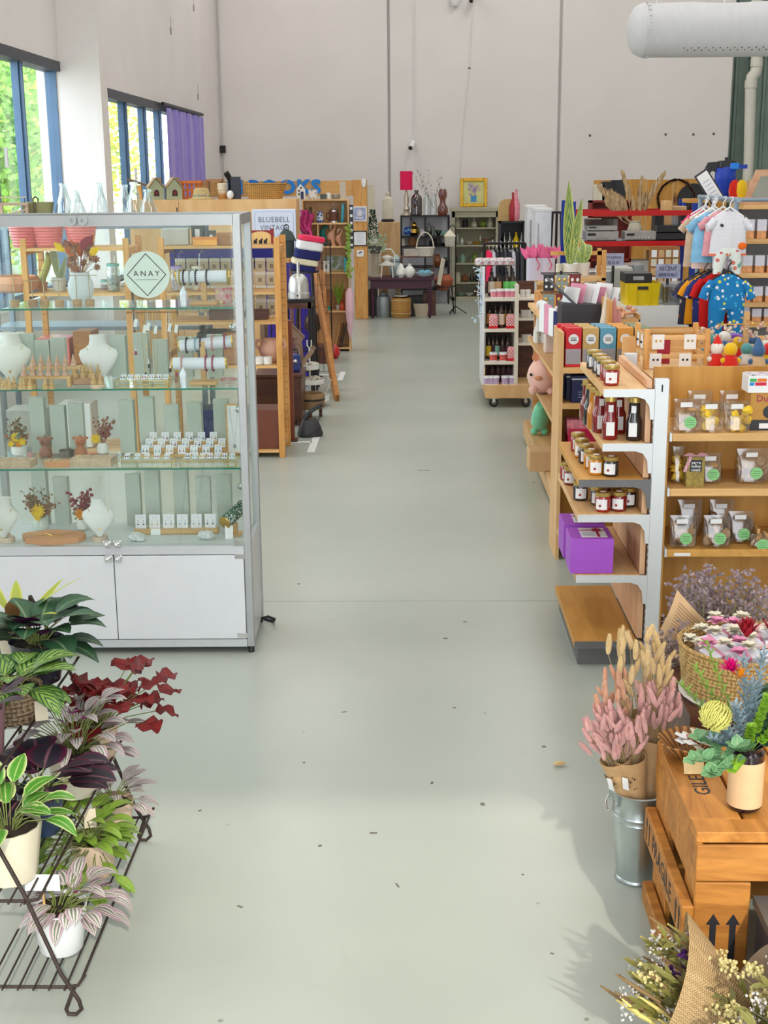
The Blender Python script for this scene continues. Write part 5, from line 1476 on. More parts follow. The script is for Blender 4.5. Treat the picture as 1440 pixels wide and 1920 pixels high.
for k,(m_,h_,lab)in enumerate(((NAVYC,.055,'lowest folded navy cushion on the black stool'),(CREAMC,.06,'folded cream cushion on the black stool'),(NAVYC,.085,'thick folded navy cushion on the black stool'),(WHC,.085,'folded white cushion on the black stool'),(REDC,.05,'topmost folded coral cushion on the black stool'))):
 O(MB().loft([(0,.12,.13),(h_*.15,.13,.14),(h_*.85,.13,.14),(h_,.12,.13)],20,6),'folded_cushion',m_,lab,'cushion',(sx+.025*k-.03,sy_,z+.0005),.15,'folded cushions',(0,.16,.15))
 z+=h_
t_=T('wooden_ladder','two brown wooden boards hinged as a leaning stepladder','ladder',(0,0,0))
a0,a1=gnd(632,752),Yp(590,515,14.3)
b0,b1=gnd(625,742)+V((0,.25,0)),Yp(603,512,14.4)
ORW=wood('orange_brown_wood',(.52,.24,.08),(.36,.15,.05),(5,5,.6),4)
for p_,q_,w_,m_ in((a0,a1,.075,ORW),(b0,b1,.05,ORW)):
 d=q_-p_;L=d.length;M_=d.to_track_quat('Z','Y').to_matrix().to_4x4();M_.translation=p_
 b=MB();b.M=M_;b.bx(-.02,-w_,.0,.02,w_,L);P(b,'rail',m_,t_)
for k in range(5):
 f=.15+k*.17;m1,m2=a0.lerp(a1,f),b0.lerp(b1,f)
 P(MB().tube([m1,m2],.014,8),'rung',ORW,t_)
p=gnd(590,752)
t_=T('tiered_stand','three-tier white metal stand holding pastel lace pieces','stand',(p.x-.02,p.y-.25,0))
WHM=pm('white_metal',(.78,.78,.72),.5,var=.05)
PT=[Yp(590,y,p.y).z for y in(743,712,685)]
LACE=spots('lace_pastel',(.70,.68,.58),[(.42,.5,.33),(.68,.50,.46),(.75,.73,.62)],55,.6)
for k,z in enumerate(PT):
 r_=(.13,.12,.11)[k];dx=(.05,.01,-.02)[k]
 q_=P(MB().lathe([(r_*.9,z),(r_,z+.005),(r_,z+.05),(r_*.96,z+.05),(r_*.94,z+.01),(.001,z+.008)],24,(dx,0,0)),'tier',WHM,t_)
 b=MB();rr=random.Random(k)
 for i in range(22):
  a=rr.uniform(0,6.28);s=rr.uniform(0,r_*.8)
  b.ball((dx+s*cos(a),s*sin(a),z+.05),rr.uniform(.015,.03),6,4,(1,1,.6))
 stuff(P(b,'lace_piece',(pm('blue_lace',(.10,.26,.34),.8),LACE,LACE)[k],q_))
P(MB().tube([(0,0,.0),(0,0,PT[2]+.2)],.008,8),'stem',WHM,t_);P(MB().tube([(-.02,0,PT[2]+.27),(-.02,0,PT[2]+.22),(0,0,PT[2]+.19),(.02,0,PT[2]+.22),(.02,0,PT[2]+.27)],.007,6),'top_fork',WHM,t_);P(MB().lathe([(.10,0),(.10,.01),(.01,.03)],18),'foot',WHM,t_)
P(MB().tube([(.14,-.02,PT[0]+.05),(.2,-.02,PT[0]+.2),(.16,-.02,PT[1]+.06)],.004,5),'handle',WHM,t_)
p=Yp(578,640,13.2)
t_=T('iron_pump','black iron garden pump on a post between chair and ladder','pump',(p.x-.02,14.1,0))
P(MB().tube([(0,0,0),(0,0,.62)],.045,10),'post',BLKMET,t_);P(MB().lathe([(.06,.5),(.09,.54),(.09,.62),(.06,.68),(.02,.7)],12),'head',pm('bronze_dark',(.09,.05,.03),.4,.5),t_)
P(MB().tube([(0,0,.68),(-.06,0,.8),(-.12,0,.82),(-.14,0,.76)],.012,6),'handle',BLKMET,t_);P(MB().lathe([(.1,0),(.1,.02),(.05,.03)],14),'base',BLKMET,t_)
p=gnd(624,672)
O(MB().loft([(0,.06,.05),(.05,.09,.08),(.12,.08,.07),(.16,.04,.04),(.17,.03,.03)],16),'red_pot',pm('glossy_red',(.50,.01,.02),.25,coat=.5),'glossy red pot on the floor behind the leaning ladder','pot',(p.x,p.y,0))
for px,py,w_,h_,m_,lab in((600,650,.3,.2,DARKW,'low dark crate at the foot of the cube bookcase'),):crate('floor_crate',px,py,15.4,0,w_,.3,h_,m_,lab,'crate')
t_=T('picture_stack','dark picture frames leaning inside the cube bookcase bottom','picture frames',cub(648,650,0,.1))
for k in range(3):P(MB().ob((-.02-k*.035,.03,.14),(.012,.2,.28),(0,.22,0)),'frame',(BLACK,DARKW,PINE)[k],t_)
# ==== back of the shop
YT=20.15
tzb=.60
p=Yp(752,560,YT)
t_=T('plum_table','dark plum painted table with turned legs at the back','table',(p.x,YT,0))
PLUM=pm('dark_plum_paint',(.055,.012,.03),.45,var=.1)
P(MB().bx(-.50,0,tzb-.03,.50,.62,tzb,.005),'table_top',PLUM,t_);P(MB().bx(-.46,.04,tzb-.16,.46,.58,tzb-.03),'apron',PLUM,t_)
for x in(-.45,.41):
 for y in(.04,.54):P(MB().lathe([(.018,0),(.025,.05),(.02,.12),(.03,.3),(.024,.4),(.03,.46)],10,(x+.02,y+.02,0)),'leg',PLUM,t_)
def bk(px,py,Y):p=Yp(px,py,Y);return p
def lat(name,px,Y,z,prof,mat_,label,cat,s=1,grp=None,n=16,sy=1,wob=None):
 p=Yp(px,500,Y);p.z=z
 return O(MB().lathe([(r_*s,h*s)for r_,h in prof],n,sy=sy,wob=wob),name,mat_,label,cat,p,0,grp)
CREAM=pm('cream_plaster',(.72,.68,.56),.7,var=.06)
p=bk(704,520,YT+.35);p.z=tzb
t_=T('plaster_column','short cream fluted plaster column on the plum table','column',p)
P(MB().bx(-.08,-.08,0,.08,.08,.04).bx(-.085,-.085,.36,.085,.085,.42),'plinth',CREAM,t_);P(MB().lathe([(.06,.04),(.055,.36)],24,wob=lambda a,z:1+.05*cos(12*a)),'shaft',CREAM,t_)
p=bk(726,520,YT+.2);p.z=tzb
t_=T('white_chair_stand','miniature white bentwood chair plant stand on plum table','plant stand',p)
P(MB().lathe([(.13,.18),(.13,.2)],18),'seat',CERAM,t_)
for x in(-.09,.09):
 for y in(-.08,.08):P(MB().tube([(x*.8,y*.8,.18),(x,y,0)],.01,6),'leg',CERAM,t_)
P(MB().tube([(-.11,.08,.2),(-.11,.09,.34),(-.06,.09,.41),(.06,.09,.41),(.11,.09,.34),(.11,.08,.2)],.012,6),'backrest',CERAM,t_)
O(MB().lathe([(.1,0),(.06,.02),(.03,.05),(.09,.1),(.02,.13)],14),'meringue_dish',CERAM,'white footed dish on the miniature chair stand','dish',p+V((0,0,.2005)))
CELB=spots('pale_blue_porcelain',(.52,.64,.64),[(.7,.76,.74),(.4,.55,.58)],30,.4)
lat('ginger_jar',743,YT+.45,tzb,[(.07,0),(.1,.05),(.11,.14),(.08,.2),(.06,.215),(.085,.225),(.085,.26),(.03,.3),(.02,.32)],CELB,'pale blue lidded ginger jar on the plum table','jar')
lat('pear_ornament',752,YT+.12,tzb,[(.04,0),(.075,.05),(.07,.11),(.035,.17),(.02,.2),(.005,.21)],CERAM,'white ceramic pear on the plum table','ornament')
lat('round_vase',768,YT+.1,tzb,[(.04,0),(.085,.06),(.085,.11),(.05,.16),(.025,.175),(.03,.2),(.01,.205)],CERAM,'round white vase with a tiny neck on plum table','vase')
p=bk(775,510,YT+.42);p.z=tzb
t_=T('small_shelf_stand','small dark wooden shelf stand on the plum table','stand',p)
P(MB().bx(-.2,-.1,.28,.33,.1,.3),'top',DARKW,t_)
for x in(-.18,.3):P(MB().bx(x,-.08,0,x+.02,.08,.28),'leg',DARKW,t_)
crate('linen_box',771,485,YT+.4,tzb+.3005,.22,.15,.1,pm('linen_grey',(.52,.46,.40),.8),'grey linen box on the small shelf stand','box')
bs=basket(797,YT+.4,tzb+.3005,.28,.22,.12,'white wicker basket with a tall hoop handle',pm('white_wicker',(.66,.62,.54),.8,var=.2,scale=60,bump=.8,bs=90),False,0,'white_basket')
P(MB().tube([(.13*cos(a*pi/10),0,.11+.24*sin(a*pi/10))for a in range(11)],.012,6),'hoop_handle',pm('white_wicker',(.66,.62,.54)),bs)
p=bk(796,521,YT+.12);p.z=tzb
t_=T('blue_bowl','pale blue enamel bowl holding blue glass eggs','bowl',p)
P(MB().lathe([(.06,0),(.1,.03),(.14,.07),(.145,.075),(.13,.07),(.09,.03)],22),'bowl',pm('pale_blue_enamel',(.55,.66,.72),.3),t_)
for i in range(6):P(MB().ball((.06*cos(i),.06*sin(i),.075),.035,8,6),'egg',pm('blue_glass_egg',(.20,.48,.62),.2),t_)
p=gnd(719,596)
t_=T('milk_can','galvanised milk can under the plum table','milk can',(p.x,p.y+.12,0))
P(MB().lathe([(.10,0),(.105,.01),(.105,.26),(.09,.31),(.045,.34),(.05,.36),(.04,.37)],20),'body',pm('dull_zinc',(.34,.38,.40),.5,.6,var=.1),t_);P(MB().tube([(-.05,0,.34),(0,0,.4),(.05,0,.34)],.008,6),'handle',STEEL,t_)
p=gnd(752,597)
t_=T('rattan_tub','round brown rattan tub with a pale lid dish','tub',(p.x,p.y+.14,0))
P(MB().lathe([(.13,0),(.15,.04),(.15,.28),(.14,.3),(.13,.3),(.13,.05)],22),'tub',WICK,t_)
for z in(.06,.25):P(MB().lathe([(.153,z),(.157,z+.01),(.153,z+.02)],22,cap=False),'hoop',WICKP,t_)
P(MB().lathe([(.05,.3),(.1,.32),(.105,.335),(.001,.33)],18),'dish',CERAM,t_)
p=gnd(790,594)
O(MB().loft([(0,.09,.09),(.2,.13,.13),(.2,.12,.12),(.05,.08,.08)],20,9),'square_planter',pm('beige_glaze',(.62,.54,.42),.5),'tapered beige square planter under the plum table','planter',(p.x,p.y+.12,0))
p=gnd(735,590)
t_=T('enamel_jug','tall white enamel jug behind the milk can','jug',(p.x,YT+.42,0))
P(MB().lathe([(.08,0),(.09,.02),(.07,.25),(.06,.36),(.075,.42),(.07,.42)],18),'body',CERAM,t_);P(MB().tube([(.06,0,.36),(.14,0,.34),(.14,0,.22),(.085,0,.14)],.011,6),'handle',CERAM,t_)
for px,w_,h_,m_,lab in((775,.3,.3,BLACK,'black box'),(805,.2,.36,DARKW,'dark wooden box'),(700,.14,.4,BLACK,'black canister')):crate('stored_box',px,590,YT+.5,0,w_,.2,h_,m_,lab+' stored at the rear under the plum table','box')
p=bk(703,455,YT-.05)
t_=T('ivy_planter','dark pot of trailing pale ivy on a tall stand by post','plant',(p.x,YT+.0,0))
zz=bk(703,462,YT).z
P(MB().tube([(0,0,tzb+.43),(0,0,zz-.1)],.02,8),'stem',BLKMET,t_);P(MB().lathe([(.09,tzb+.42),(.09,tzb+.43)],14),'foot',BLKMET,t_)
P(MB().lathe([(.07,zz-.1),(.11,zz),(.1,zz),(.09,zz-.02)],16),'pot',pm('dark_pot',(.10,.09,.08),.6),t_)
PIV=leafm('pale_ivy_leaf',(.55,.60,.48),(.22,.32,.20));DIV=pm('dark_conifer',(.015,.05,.025),.8,var=.3)
b=MB();q=random.Random(21)
for i in range(90):
 a=q.uniform(0,6.28);s=q.uniform(.02,.17)
 b.leaf((s*cos(a),s*sin(a)*.6,zz+q.uniform(-.06,.18)),(cos(a),sin(a),q.uniform(-.8,.4)),(0,-1,.6),.05,.04,.4,3)
stuff(P(b,'ivy',PIV,t_))
b=MB()
for i in range(220):
 z=q.uniform(0,.42);r_=.07*(1-z/.5)
 a=q.uniform(0,6.28);b.leaf((r_*cos(a)-.03,r_*sin(a),zz+.1+z),(cos(a),sin(a),.6),(0,-1,.2),.04,.018,.2,2)
stuff(P(b,'conifer',DIV,t_))
for px,w_,lab,m_ in((694,.05,'tall narrow cream screen panel leaning behind timber post',CREAM),):crate('screen_panel',px,500,YT+.55,0,.16,.04,1.95,m_,lab,'panel')
crate('veneer_box',730,480,YT+.95,0,.34,.25,bk(730,416,YT+.95).z,wood('pale_veneer',(.66,.46,.26),(.48,.30,.15),(6,6,.6),3),'tall pale veneer cupboard box behind the plum table','cupboard')
zt=bk(730,416,YT+.95).z
p=bk(727,414,YT+.95);p.z=zt+.004
t_=T('robed_statue','cream robed plaster statue standing on the veneer box','statue',p)
P(MB().lathe([(.1,0),(.1,.03),(.08,.04)],18),'base',BLKMET,t_)
P(MB().loft([(.04,.08,.06),(.12,.09,.065),(.25,.075,.055),(.33,.085,.05),(.37,.05,.04),(.385,.02,.02),(.40,.03,.03),(.43,.033,.035),(.455,.02,.02)],16),'figure',CREAM,t_)
SB0,SB1=bk(751,500,22.4).x,bk(843,500,22.4).x
sw=(SB1-SB0)/2;sc_=(SB0+SB1)/2
zt=bk(797,404,22.4).z
t_=T('black_shelf_unit','black metal shelf unit with glass bottles and dark vases','shelf unit',(sc_,22.4,0))
zl=[.25,.62,.95,bk(797,443,22.4).z,zt]
for z in zl:P(MB().bx(-sw,0,z-.02,sw,.36,z),'shelf',BLKMET,t_)
for x in(-sw,-.01,sw-.025):
 for y in(0,.335):P(MB().bx(x,y,0,x+.025,y+.025,zt-.02),'post',BLKMET,t_)
P(MB().bx(-sw,.35,zl[3],sw,.36,zt-.02),'back_panel',pm('pale_panel',(.60,.60,.64),.6),t_)
P(MB().bx(-sw,.35,.0,sw,.36,zl[3]-.02),'back_panel',pm('pale_panel',(.60,.60,.64),.6),t_)
DB='bottle'
BROWNB=glass('amber_glass',(.14,.03,.05),.12,.5);OLG=glass('green_glass',(.10,.22,.08),.12,.5);PURG=glass('purple_glass',(.25,.05,.22),.1,.5);SMK=glass('smoke_brown_glass',(.45,.25,.2),.1,.5)
BT=[(.05,0),(.062,.01),(.062,.2),(.055,.23),(.022,.265),(.02,.29),(.025,.295),(.025,.31),(.015,.31)]
for px,s,m_,lab in((781,1.45,BROWNB,'large dark amber bottle on black shelf unit'),(800,1.3,CGLASS,'clear glass bottle beside the amber bottle'),(813,1.3,CGLASS,'clear glass bottle holding a dry twig')):
 p=bk(px,403,22.55);p.z=zt+.0005
 t_=T('glass_bottle',lab,'bottle',p);P(MB().lathe([(r_*(1.25 if s>1.4 else .85)*s*.82,h*s*.9)for r_,h in BT],18,cap=False),'bottle',m_,t_)
 if 'twig' in lab:
  b=MB();q=random.Random(4)
  for k in range(7):sprig(b,(0,0,.1),(q.uniform(-.7,.3),0,1),q.uniform(.5,.75),q,7,bud=.012)
  P(b,'twig',GREYG,t_)
p=bk(830,403,22.55);p.z=zt+.0005
O(MB().lathe([(.07,0),(.09,.05),(.085,.12),(.05,.18),(.045,.24),(.07,.3),(.072,.36),(.05,.42),(.02,.42)],20),'figure_eight_vase',SMK,'brown smoky figure-eight shaped glass vase','vase',p)
p=bk(762,403,22.55);p.z=zt+.0005
t_=T('table_lamp','table lamp with a red drum shade and silver baluster base','lamp',p)
zs2=bk(762,355,22.55).z-p.z;zs3=bk(762,321,22.55).z-p.z;rs=11.6*mpp(p)
P(MB().lathe([(.09,0),(.09,.03),(.04,.06),(.06,.1),(.03,.16),(.045,.25),(.03,.34),(.01,zs2)],18),'base',pm('champagne_metal',(.60,.55,.46),.3,.7),t_)
P(MB().lathe([(rs,zs2-.01),(rs,zs3),(rs*.98,zs3),(rs*.98,zs2)],28,cap=False),'lamp_shade',pm('red_shade',(.78,.02,.12),.7,var=.03),t_);P(MB().tube([(0,0,zs2-.02),(0,0,zs2+.1)],.015,8),'bulb_holder',GOLD,t_)
vs_=[(765,3,'blue_vase',[(.05,0),(.1,.06),(.09,.14),(.05,.18)],spots('cobalt_mottle',(.05,.12,.40),[(.3,.5,.7),(.02,.04,.2)],24,.5),'round mottled cobalt vase'),(777,3,'gold_jar',[(.05,0),(.1,.06),(.1,.14),(.05,.2),(.05,.24),(.02,.28)],GOLD,'round gold lidded jar'),(771,3,'purple_vase',[(.03,0),(.05,.1),(.02,.26),(.03,.36)],PURG,'slim purple glass vase'),(792,3,'floral_mug',[(.04,0),(.05,.1),(.045,.14)],FLP,'pale floral mug'),(805,3,'green_bottle',[(.04,0),(.06,.05),(.06,.12),(.02,.2),(.02,.28)],OLG,'round green glass bottle'),(812,3,'green_bottle',[(.03,0),(.03,.2),(.015,.24),(.015,.3)],OLG,'tall green glass bottle'),(822,3,'green_glass_bowl',[(.03,0),(.05,.06),(.07,.12)],OLG,'green glass goblet'),(834,3,'green_glass_bowl',[(.04,0),(.09,.05),(.1,.1)],GGLASS,'wide green glass bowl'),(757,2,'cream_pot',[(.05,0),(.06,.1),(.05,.14)],CREAM,'cream pot'),(775,2,'wooden_caddy',[(.1,0),(.1,.16),(.02,.16)],MIDW,'brown wooden caddy'),(812,2,'black_kettle',[(.06,0),(.09,.06),(.05,.13),(.02,.16)],BLACK,'black kettle'),(822,2,'black_jug',[(.05,0),(.07,.08),(.03,.2),(.04,.24)],BLACK,'black jug'),(833,2,'pewter_bowl',[(.05,0),(.1,.05)],CHROME,'pewter bowl'),(820,1,'brown_urn',[(.05,0),(.1,.1),(.05,.2),(.06,.24)],pm('brown_glaze',(.2,.07,.03),.3),'glossy brown urn'),(835,1,'dark_pot',[(.08,0),(.1,.1),(.06,.16)],BLACK,'dark round pot'),(825,0,'dark_crock',[(.1,0),(.12,.15),(.1,.2)],DKG,'dark green crock')]
for px,k,nm,pr_,m_,lab in vs_:lat(nm,px,22.5+.14*(px%2),zl[k]+.0005,pr_,m_,lab+' on the black shelf unit','vase' if 'vase' in nm else('bottle' if 'bottle' in nm else 'pot'),.8)
c0,c1=bk(845,480,23.0).x,bk(937,480,23.0).x
cw=(c1-c0)/2;cc=(c0+c1)/2;YC=23.0;zc=bk(890,389,YC).z
CABC=pm('putty_paint',(.47,.45,.34),.55,var=.05)
t_=T('putty_cabinet','open putty coloured cabinet full of vases and crockery','cabinet',(cc,YC,0))
zk=[bk(890,y,YC).z for y in(560,530,494,460,427)];zk[0]=.06
P(MB().bx(-cw+.02,.38,0,cw-.02,.4,zc),'back_panel',CABC,t_)
for x in(-cw+.02,cw-.07):P(MB().bx(x,0,0,x+.05,.38,zc-.06),'side_panel',CABC,t_)
P(MB().bx(-cw-.01,-.04,zc-.06,cw+.01,.4,zc),'cornice',CABC,t_);P(MB().bx(-cw+.02,-.0,zc-.16,cw-.02,.03,zc-.06),'frieze',CABC,t_);P(MB().bx(-cw+.02,0,0,cw-.02,.38,.06),'plinth',CABC,t_)
for z in zk[1:]:P(MB().bx(-cw+.07,.02,z-.02,cw-.07,.38,z),'shelf',CABC,t_)
GRV=pm('green_glaze',(.18,.28,.06),.3);CRJ=pm('cream_glaze',(.62,.58,.46),.35);MGR=pm('mint_glaze',(.30,.48,.40),.35);CLR=CGLASS;BRC=pm('brown_pot',(.22,.1,.05),.4)
J=[(.05,0),(.07,.05),(.055,.12),(.035,.16),(.045,.2),(.035,.2)];Rr=[(.04,0),(.08,.05),(.08,.1),(.03,.14),(.02,.16)];Bw=[(.03,0),(.08,.04),(.1,.07),(.09,.07)];Bo=[(.035,0),(.045,.02),(.045,.12),(.015,.18),(.015,.23)]
items=[(857,4,J,CRJ,'cream tankard'),(872,4,[(.05,0),(.05,.16),(.04,.16)],BLACK,'black cylinder pot'),(888,4,[(.05,0),(.075,.04),(.06,.09),(.02,.14),(.03,.2),(.04,.21)],CRJ,'white ewer'),(905,4,Rr,GRV,'green squat jug'),(918,4,J,CRJ,'cream tall jug'),(858,3,Bo,CLR,'clear decanter'),(866,3,[(.02,0),(.04,.06),(.01,.14)],CERAM,'white small bell'),(880,3,Bw,CRJ,'cream shallow dish'),(893,3,Bw,GOLD,'gilt shallow dish'),(900,3,Bo,CLR,'clear tall bottle'),(912,3,[(.06,0),(.06,.12),(.05,.12)],BRC,'brown framed tin'),(923,3,Rr,CHROME,'silver pot'),(853,2,Bo,OLG,'green decanter'),(867,2,[(.06,0),(.06,.13),(.03,.16),(.02,.19)],MGR,'mint canister'),(883,2,Rr,CLR,'clear round decanter'),(890,2,J,GRV,'green leaf jug'),(903,2,Bo,CLR,'clear stoppered bottle'),(916,2,Rr,CHROME,'silver teapot'),(858,1,[(.06,0),(.07,.1),(.05,.14),(.06,.2)],CRJ,'cream crock'),(872,1,Rr,BRC,'brown round pot'),(885,1,Bo,OLG,'green bottle'),(897,1,J,BLACK,'black jug'),(910,1,Rr,pm('blue_pot',(.05,.12,.35),.3),'cobalt blue pot'),(864,0,Bw,MGR,'mint bowl'),(880,0,Bw,CERAM,'white bowl'),(896,0,Rr,BRC,'brown pot'),(908,0,Bw,pm('red_bowl',(.4,.05,.04),.4),'red bowl')]
for px,k,pr_,m_,lab in items:lat('crockery',px,YC+.2,zk[k]+.0005,pr_,m_,lab+' in the putty cabinet',lab.split()[-1],.82)
fx=bk(888,388,YC+.3);fz0=zc+.003
hw_,hh_=25.5*mpp(fx),bk(888,334,YC+.3).z-zc
t_=T('flower_painting','gilt framed painting of purple flowers in a blue vase','painting',(fx.x,YC+.3,fz0),0,None,(-.1,0,0))
g=.055
GILT=pm('gilt_wood',(.62,.38,.08),.35,.5,var=.25,scale=30,bump=.4)
for x0,z0,x1,z1 in((-hw_,0,-hw_+g,hh_),(hw_-g,0,hw_,hh_),(-hw_+g,0,hw_-g,g),(-hw_+g,hh_-g,hw_-g,hh_)):P(MB().bx(x0,-.02,z0,x1,.02,z1,.008),'frame_member',GILT,t_)
P(MB().bx(-hw_+g,0,g,hw_-g,.01,hh_-g),'canvas',pm('pale_yellow_canvas',(.62,.62,.30),.7,var=.15,scale=5),t_)
P(MB().bx(-.05,-.004,g+.03,.05,0,g+.13),'painted_vase',pm('painted_blue',(.10,.30,.58),.7),t_)
b=MB();q=random.Random(6)
for i in range(46):
 a=q.uniform(0,6.28);s=q.uniform(0,.11)
 b.ball((s*cos(a),-.002,g+.24+s*sin(a)*1.0),q.uniform(.012,.024),6,3,(1,.15,1))
stuff(P(b,'painted_flowers',pm('painted_mauve',(.42,.34,.46),.7,var=.5,scale=25),t_))
p=gnd(832,590)
t_=T('wire_chair','thin wire chair with a red-brown pot seat at the back','chair',(p.x,p.y+.15,0))
for x in(-.16,.16):
 for y in(-.15,.15):P(MB().tube([(x*.8,y*.8,.42),(x,y,0)],.008,6),'leg',BLKMET,t_)
P(MB().tube(ringp(.17,18,(0,0,.42)),.008,5,True),'seat_ring',BLKMET,t_)
P(MB().lathe([(.06,.36),(.13,.42),(.15,.52),(.1,.6),(.09,.6),(.12,.5),(.001,.44)],18),'seat',pm('red_brown_pot',(.36,.10,.05),.45),t_)
p1,p2=bk(823,532,20.55),bk(831,487,20.65)
b=MB();d=p2-p1;M_=d.to_track_quat('Z','Y').to_matrix().to_4x4();M_.translation=p1-d*.05;b.M=M_
b.bx(-.012,-.04,0,.012,.04,d.length*1.1);O(b,'white_board',CREAM,'long white board leaning above the wire chair','board')
p=gnd(850,588)
t_=T('lantern_crook','thin black metal crook stand beside putty cabinet','stand',(p.x-.02,20.8,0))
zz=bk(843,430,20.8).z
P(MB().tube([(.05,0,0),(.05,0,zz),(.03,0,zz+.05),(-.02,0,zz+.06),(-.04,0,zz+.02)],.008,6),'pole',BLKMET,t_)
for a in(0,2.1,4.2):P(MB().tube([(.05,0,.12),(.05+.18*cos(a),.18*sin(a),0)],.008,6),'foot',BLKMET,t_)
zb=bk(843,462,20.8).z
t_2=T('white_lantern','white birdhouse-shaped lantern hanging from black crook','lantern',(p.x-.06,20.8,zb))
P(MB().loft([(0,.06,.06),(.02,.075,.075),(.15,.085,.085),(.155,.095,.095),(.22,.04,.04),(.25,.01,.01),(zz+.02-zb,.004,.004)],12,6),'body',CREAM,t_2)
for z in(.03,.07,.11):P(MB().bx(-.06,-.086,z,.06,-.08,z+.025),'window',GREYB,t_2)
# ==== right side, beyond the near gondola
YC2=12.2
def c2(px,py):return Yp(px,py,YC2)
cx0,cx1,cx2=c2(915,700).x,c2(971,700).x,c2(1008,700).x
t_=T('wheeled_shelf','pale plywood shelf trolley on castors holding skin care bottles','trolley',(cx0,YC2,0))
dz0,dz1=c2(930,747).z,c2(930,722).z
wl_=cx2-cx0;DP=1.15
P(MB().bx(-.02,0,dz0,wl_,DP,dz1,.004),'deck',PLY,t_)
for x in(.06,wl_-.1):
 for y in(.06,DP-.1):
  q_=P(MB().bx(x-.03,y-.03,dz0-.01,x+.03,y+.03,dz0),'castor_plate',CHROME,t_)
  b=MB();b.M=mt((x,y,.045),0,0,0);b.tube(ringp(.034,18,(0,0,0),'y'),.011,8,True);P(b,'wheel',BLACK,t_)
  P(MB().bx(x-.012,y-.014,.045,x+.012,y+.014,dz0-.005),'fork',CHROME,t_)
sw_=cx1-cx0
ztop=c2(940,500).z
WSH=pm('whitewashed_wood',(.82,.76,.66),.5,var=.05)
P(MB().bx(sw_-.035,.02,dz1,sw_,.5,c2(975,535).z),'upright_panel',WSH,t_);P(MB().bx(0,.5,dz1,wl_,.52,c2(975,535).z),'back_panel',DARKW,t_)
P(MB().bx(-.055,.04,dz1,-.035,.5,ztop),'side_panel',pm('white_acrylic',(.85,.86,.88),.3),t_)
sz=[dz1]+[c2(940,y).z for y in(678,617,559)]
for z in sz[1:]:P(MB().bx(-.035,.02,z-.03,sw_-.035,.5,z),'shelf',WSH,t_)
for z in(c2(985,645).z,c2(985,598).z,c2(985,560).z):P(MB().bx(sw_,.05,z-.02,wl_,.5,z),'shelf',WSH,t_)
LABC={'cream':(.80,.68,.55),'tan':(.66,.42,.24),'green':(.20,.62,.18),'orange':(.78,.36,.14),'mint':(.35,.68,.58),'amber':(.75,.45,.06),'yellow':(.85,.62,.10),'dark':(.08,.03,.04)}
AMB=pm('amber_bottle',(.035,.015,.01),.15,coat=.6,var=.05)
lb0={}
def lbottle(px,py,k,dy,lab,h=.225):
 p=Yp(px,py,YC2+dy);p.z=sz[k]+.0005
 col_=lab.split()[0]
 key=col_
 if key not in lb0:
  t_=T('pump_bottle','','bottle',p,0,'skin care bottles')
  P(MB().lathe([(.028,0),(.03,.006),(.03,.15),(.014,.172),(.014,.185)],16),'bottle',AMB,t_)
  P(MB().lathe([(.0304,.03),(.0304,.125)],16,cap=False),'wrap_label',pm('label_'+col_,LABC[col_],.5),t_)
  P(MB().lathe([(.015,.18),(.015,.205),(.006,.206),(.006,.222),(.012,.224),(.012,.23)],10),'pump',BLACK,t_)
  lb0[key]=t_
 else:t_=D(lb0[key],p,0)
 t_['label']='amber bottle with a %s label on %s of the trolley'%(col_,('the deck','the low shelf','the middle shelf','the top shelf')[k]);t_['group']='skin care bottles'
 s=h/.23;t_.scale=(s,s,s)
for px,k,c_ in((921,3,'cream'),(933,3,'tan'),(949,3,'green'),(960,3,'green'),(918,2,'orange'),(929,2,'mint'),(948,2,'amber'),(957,2,'amber'),(917,1,'yellow'),(925,1,'dark'),(932,1,'mint'),(943,1,'dark'),(953,1,'dark'),(924,0,'dark'),(935,0,'dark'),(945,0,'dark'),(955,0,'dark'),(962,0,'dark')):
 lbottle(px,600,k,.2,c_,.25 if k==3 else .225)
lbottle(940,610,2,.1,'cream',.235)
TUBP=pm('pink_tub_label',(.72,.28,.34),.5,var=.3,scale=60);TUBV=pm('lilac_tub_label',(.55,.42,.62),.5,var=.3,scale=60);TUBR=pm('red_tub_label',(.65,.14,.12),.5,var=.3,scale=60)
tb0=None
for px,py,k,m_,col_ in((926,556,3,TUBP,'pink'),(938,557,3,TUBP,'pink'),(952,556,3,TUBP,'pink'),(962,556,3,TUBP,'pink'),(925,674,1,TUBR,'red'),(943,674,1,TUBR,'red'),(913,705,0,TUBV,'lilac'),(921,712,0,TUBV,'lilac'),(929,719,0,TUBV,'lilac'),(947,717,0,TUBV,'lilac'),(961,717,0,TUBV,'lilac')):
 p=Yp(px,py,YC2+.06);p.z=sz[k]+.0005
 lab='white lidded tub with a %s label on %s of the trolley'%(col_,('the deck','the low shelf','','the top shelf')[k])
 if tb0 is None:
  tb0=T('lidded_tub',lab,'tub',p,0,'lidded tubs on the trolley')
  P(MB().lathe([(.032,0),(.034,.055)],16),'tub_label',m_,tb0);P(MB().lathe([(.036,.055),(.036,.072),(.034,.075)],16),'lid',SMW,tb0);P(MB().lathe([(.033,0),(.0325,.006)],16),'base',SMW,tb0)
 else:D(tb0,p,0,lab,'lidded tubs on the trolley',1.05,{'tub_label':m_})
STRP=ribbed('red_white_stripe',(.78,.74,.74),(.66,.06,.08),24,'DIAGONAL',.5,0)
sb0=None
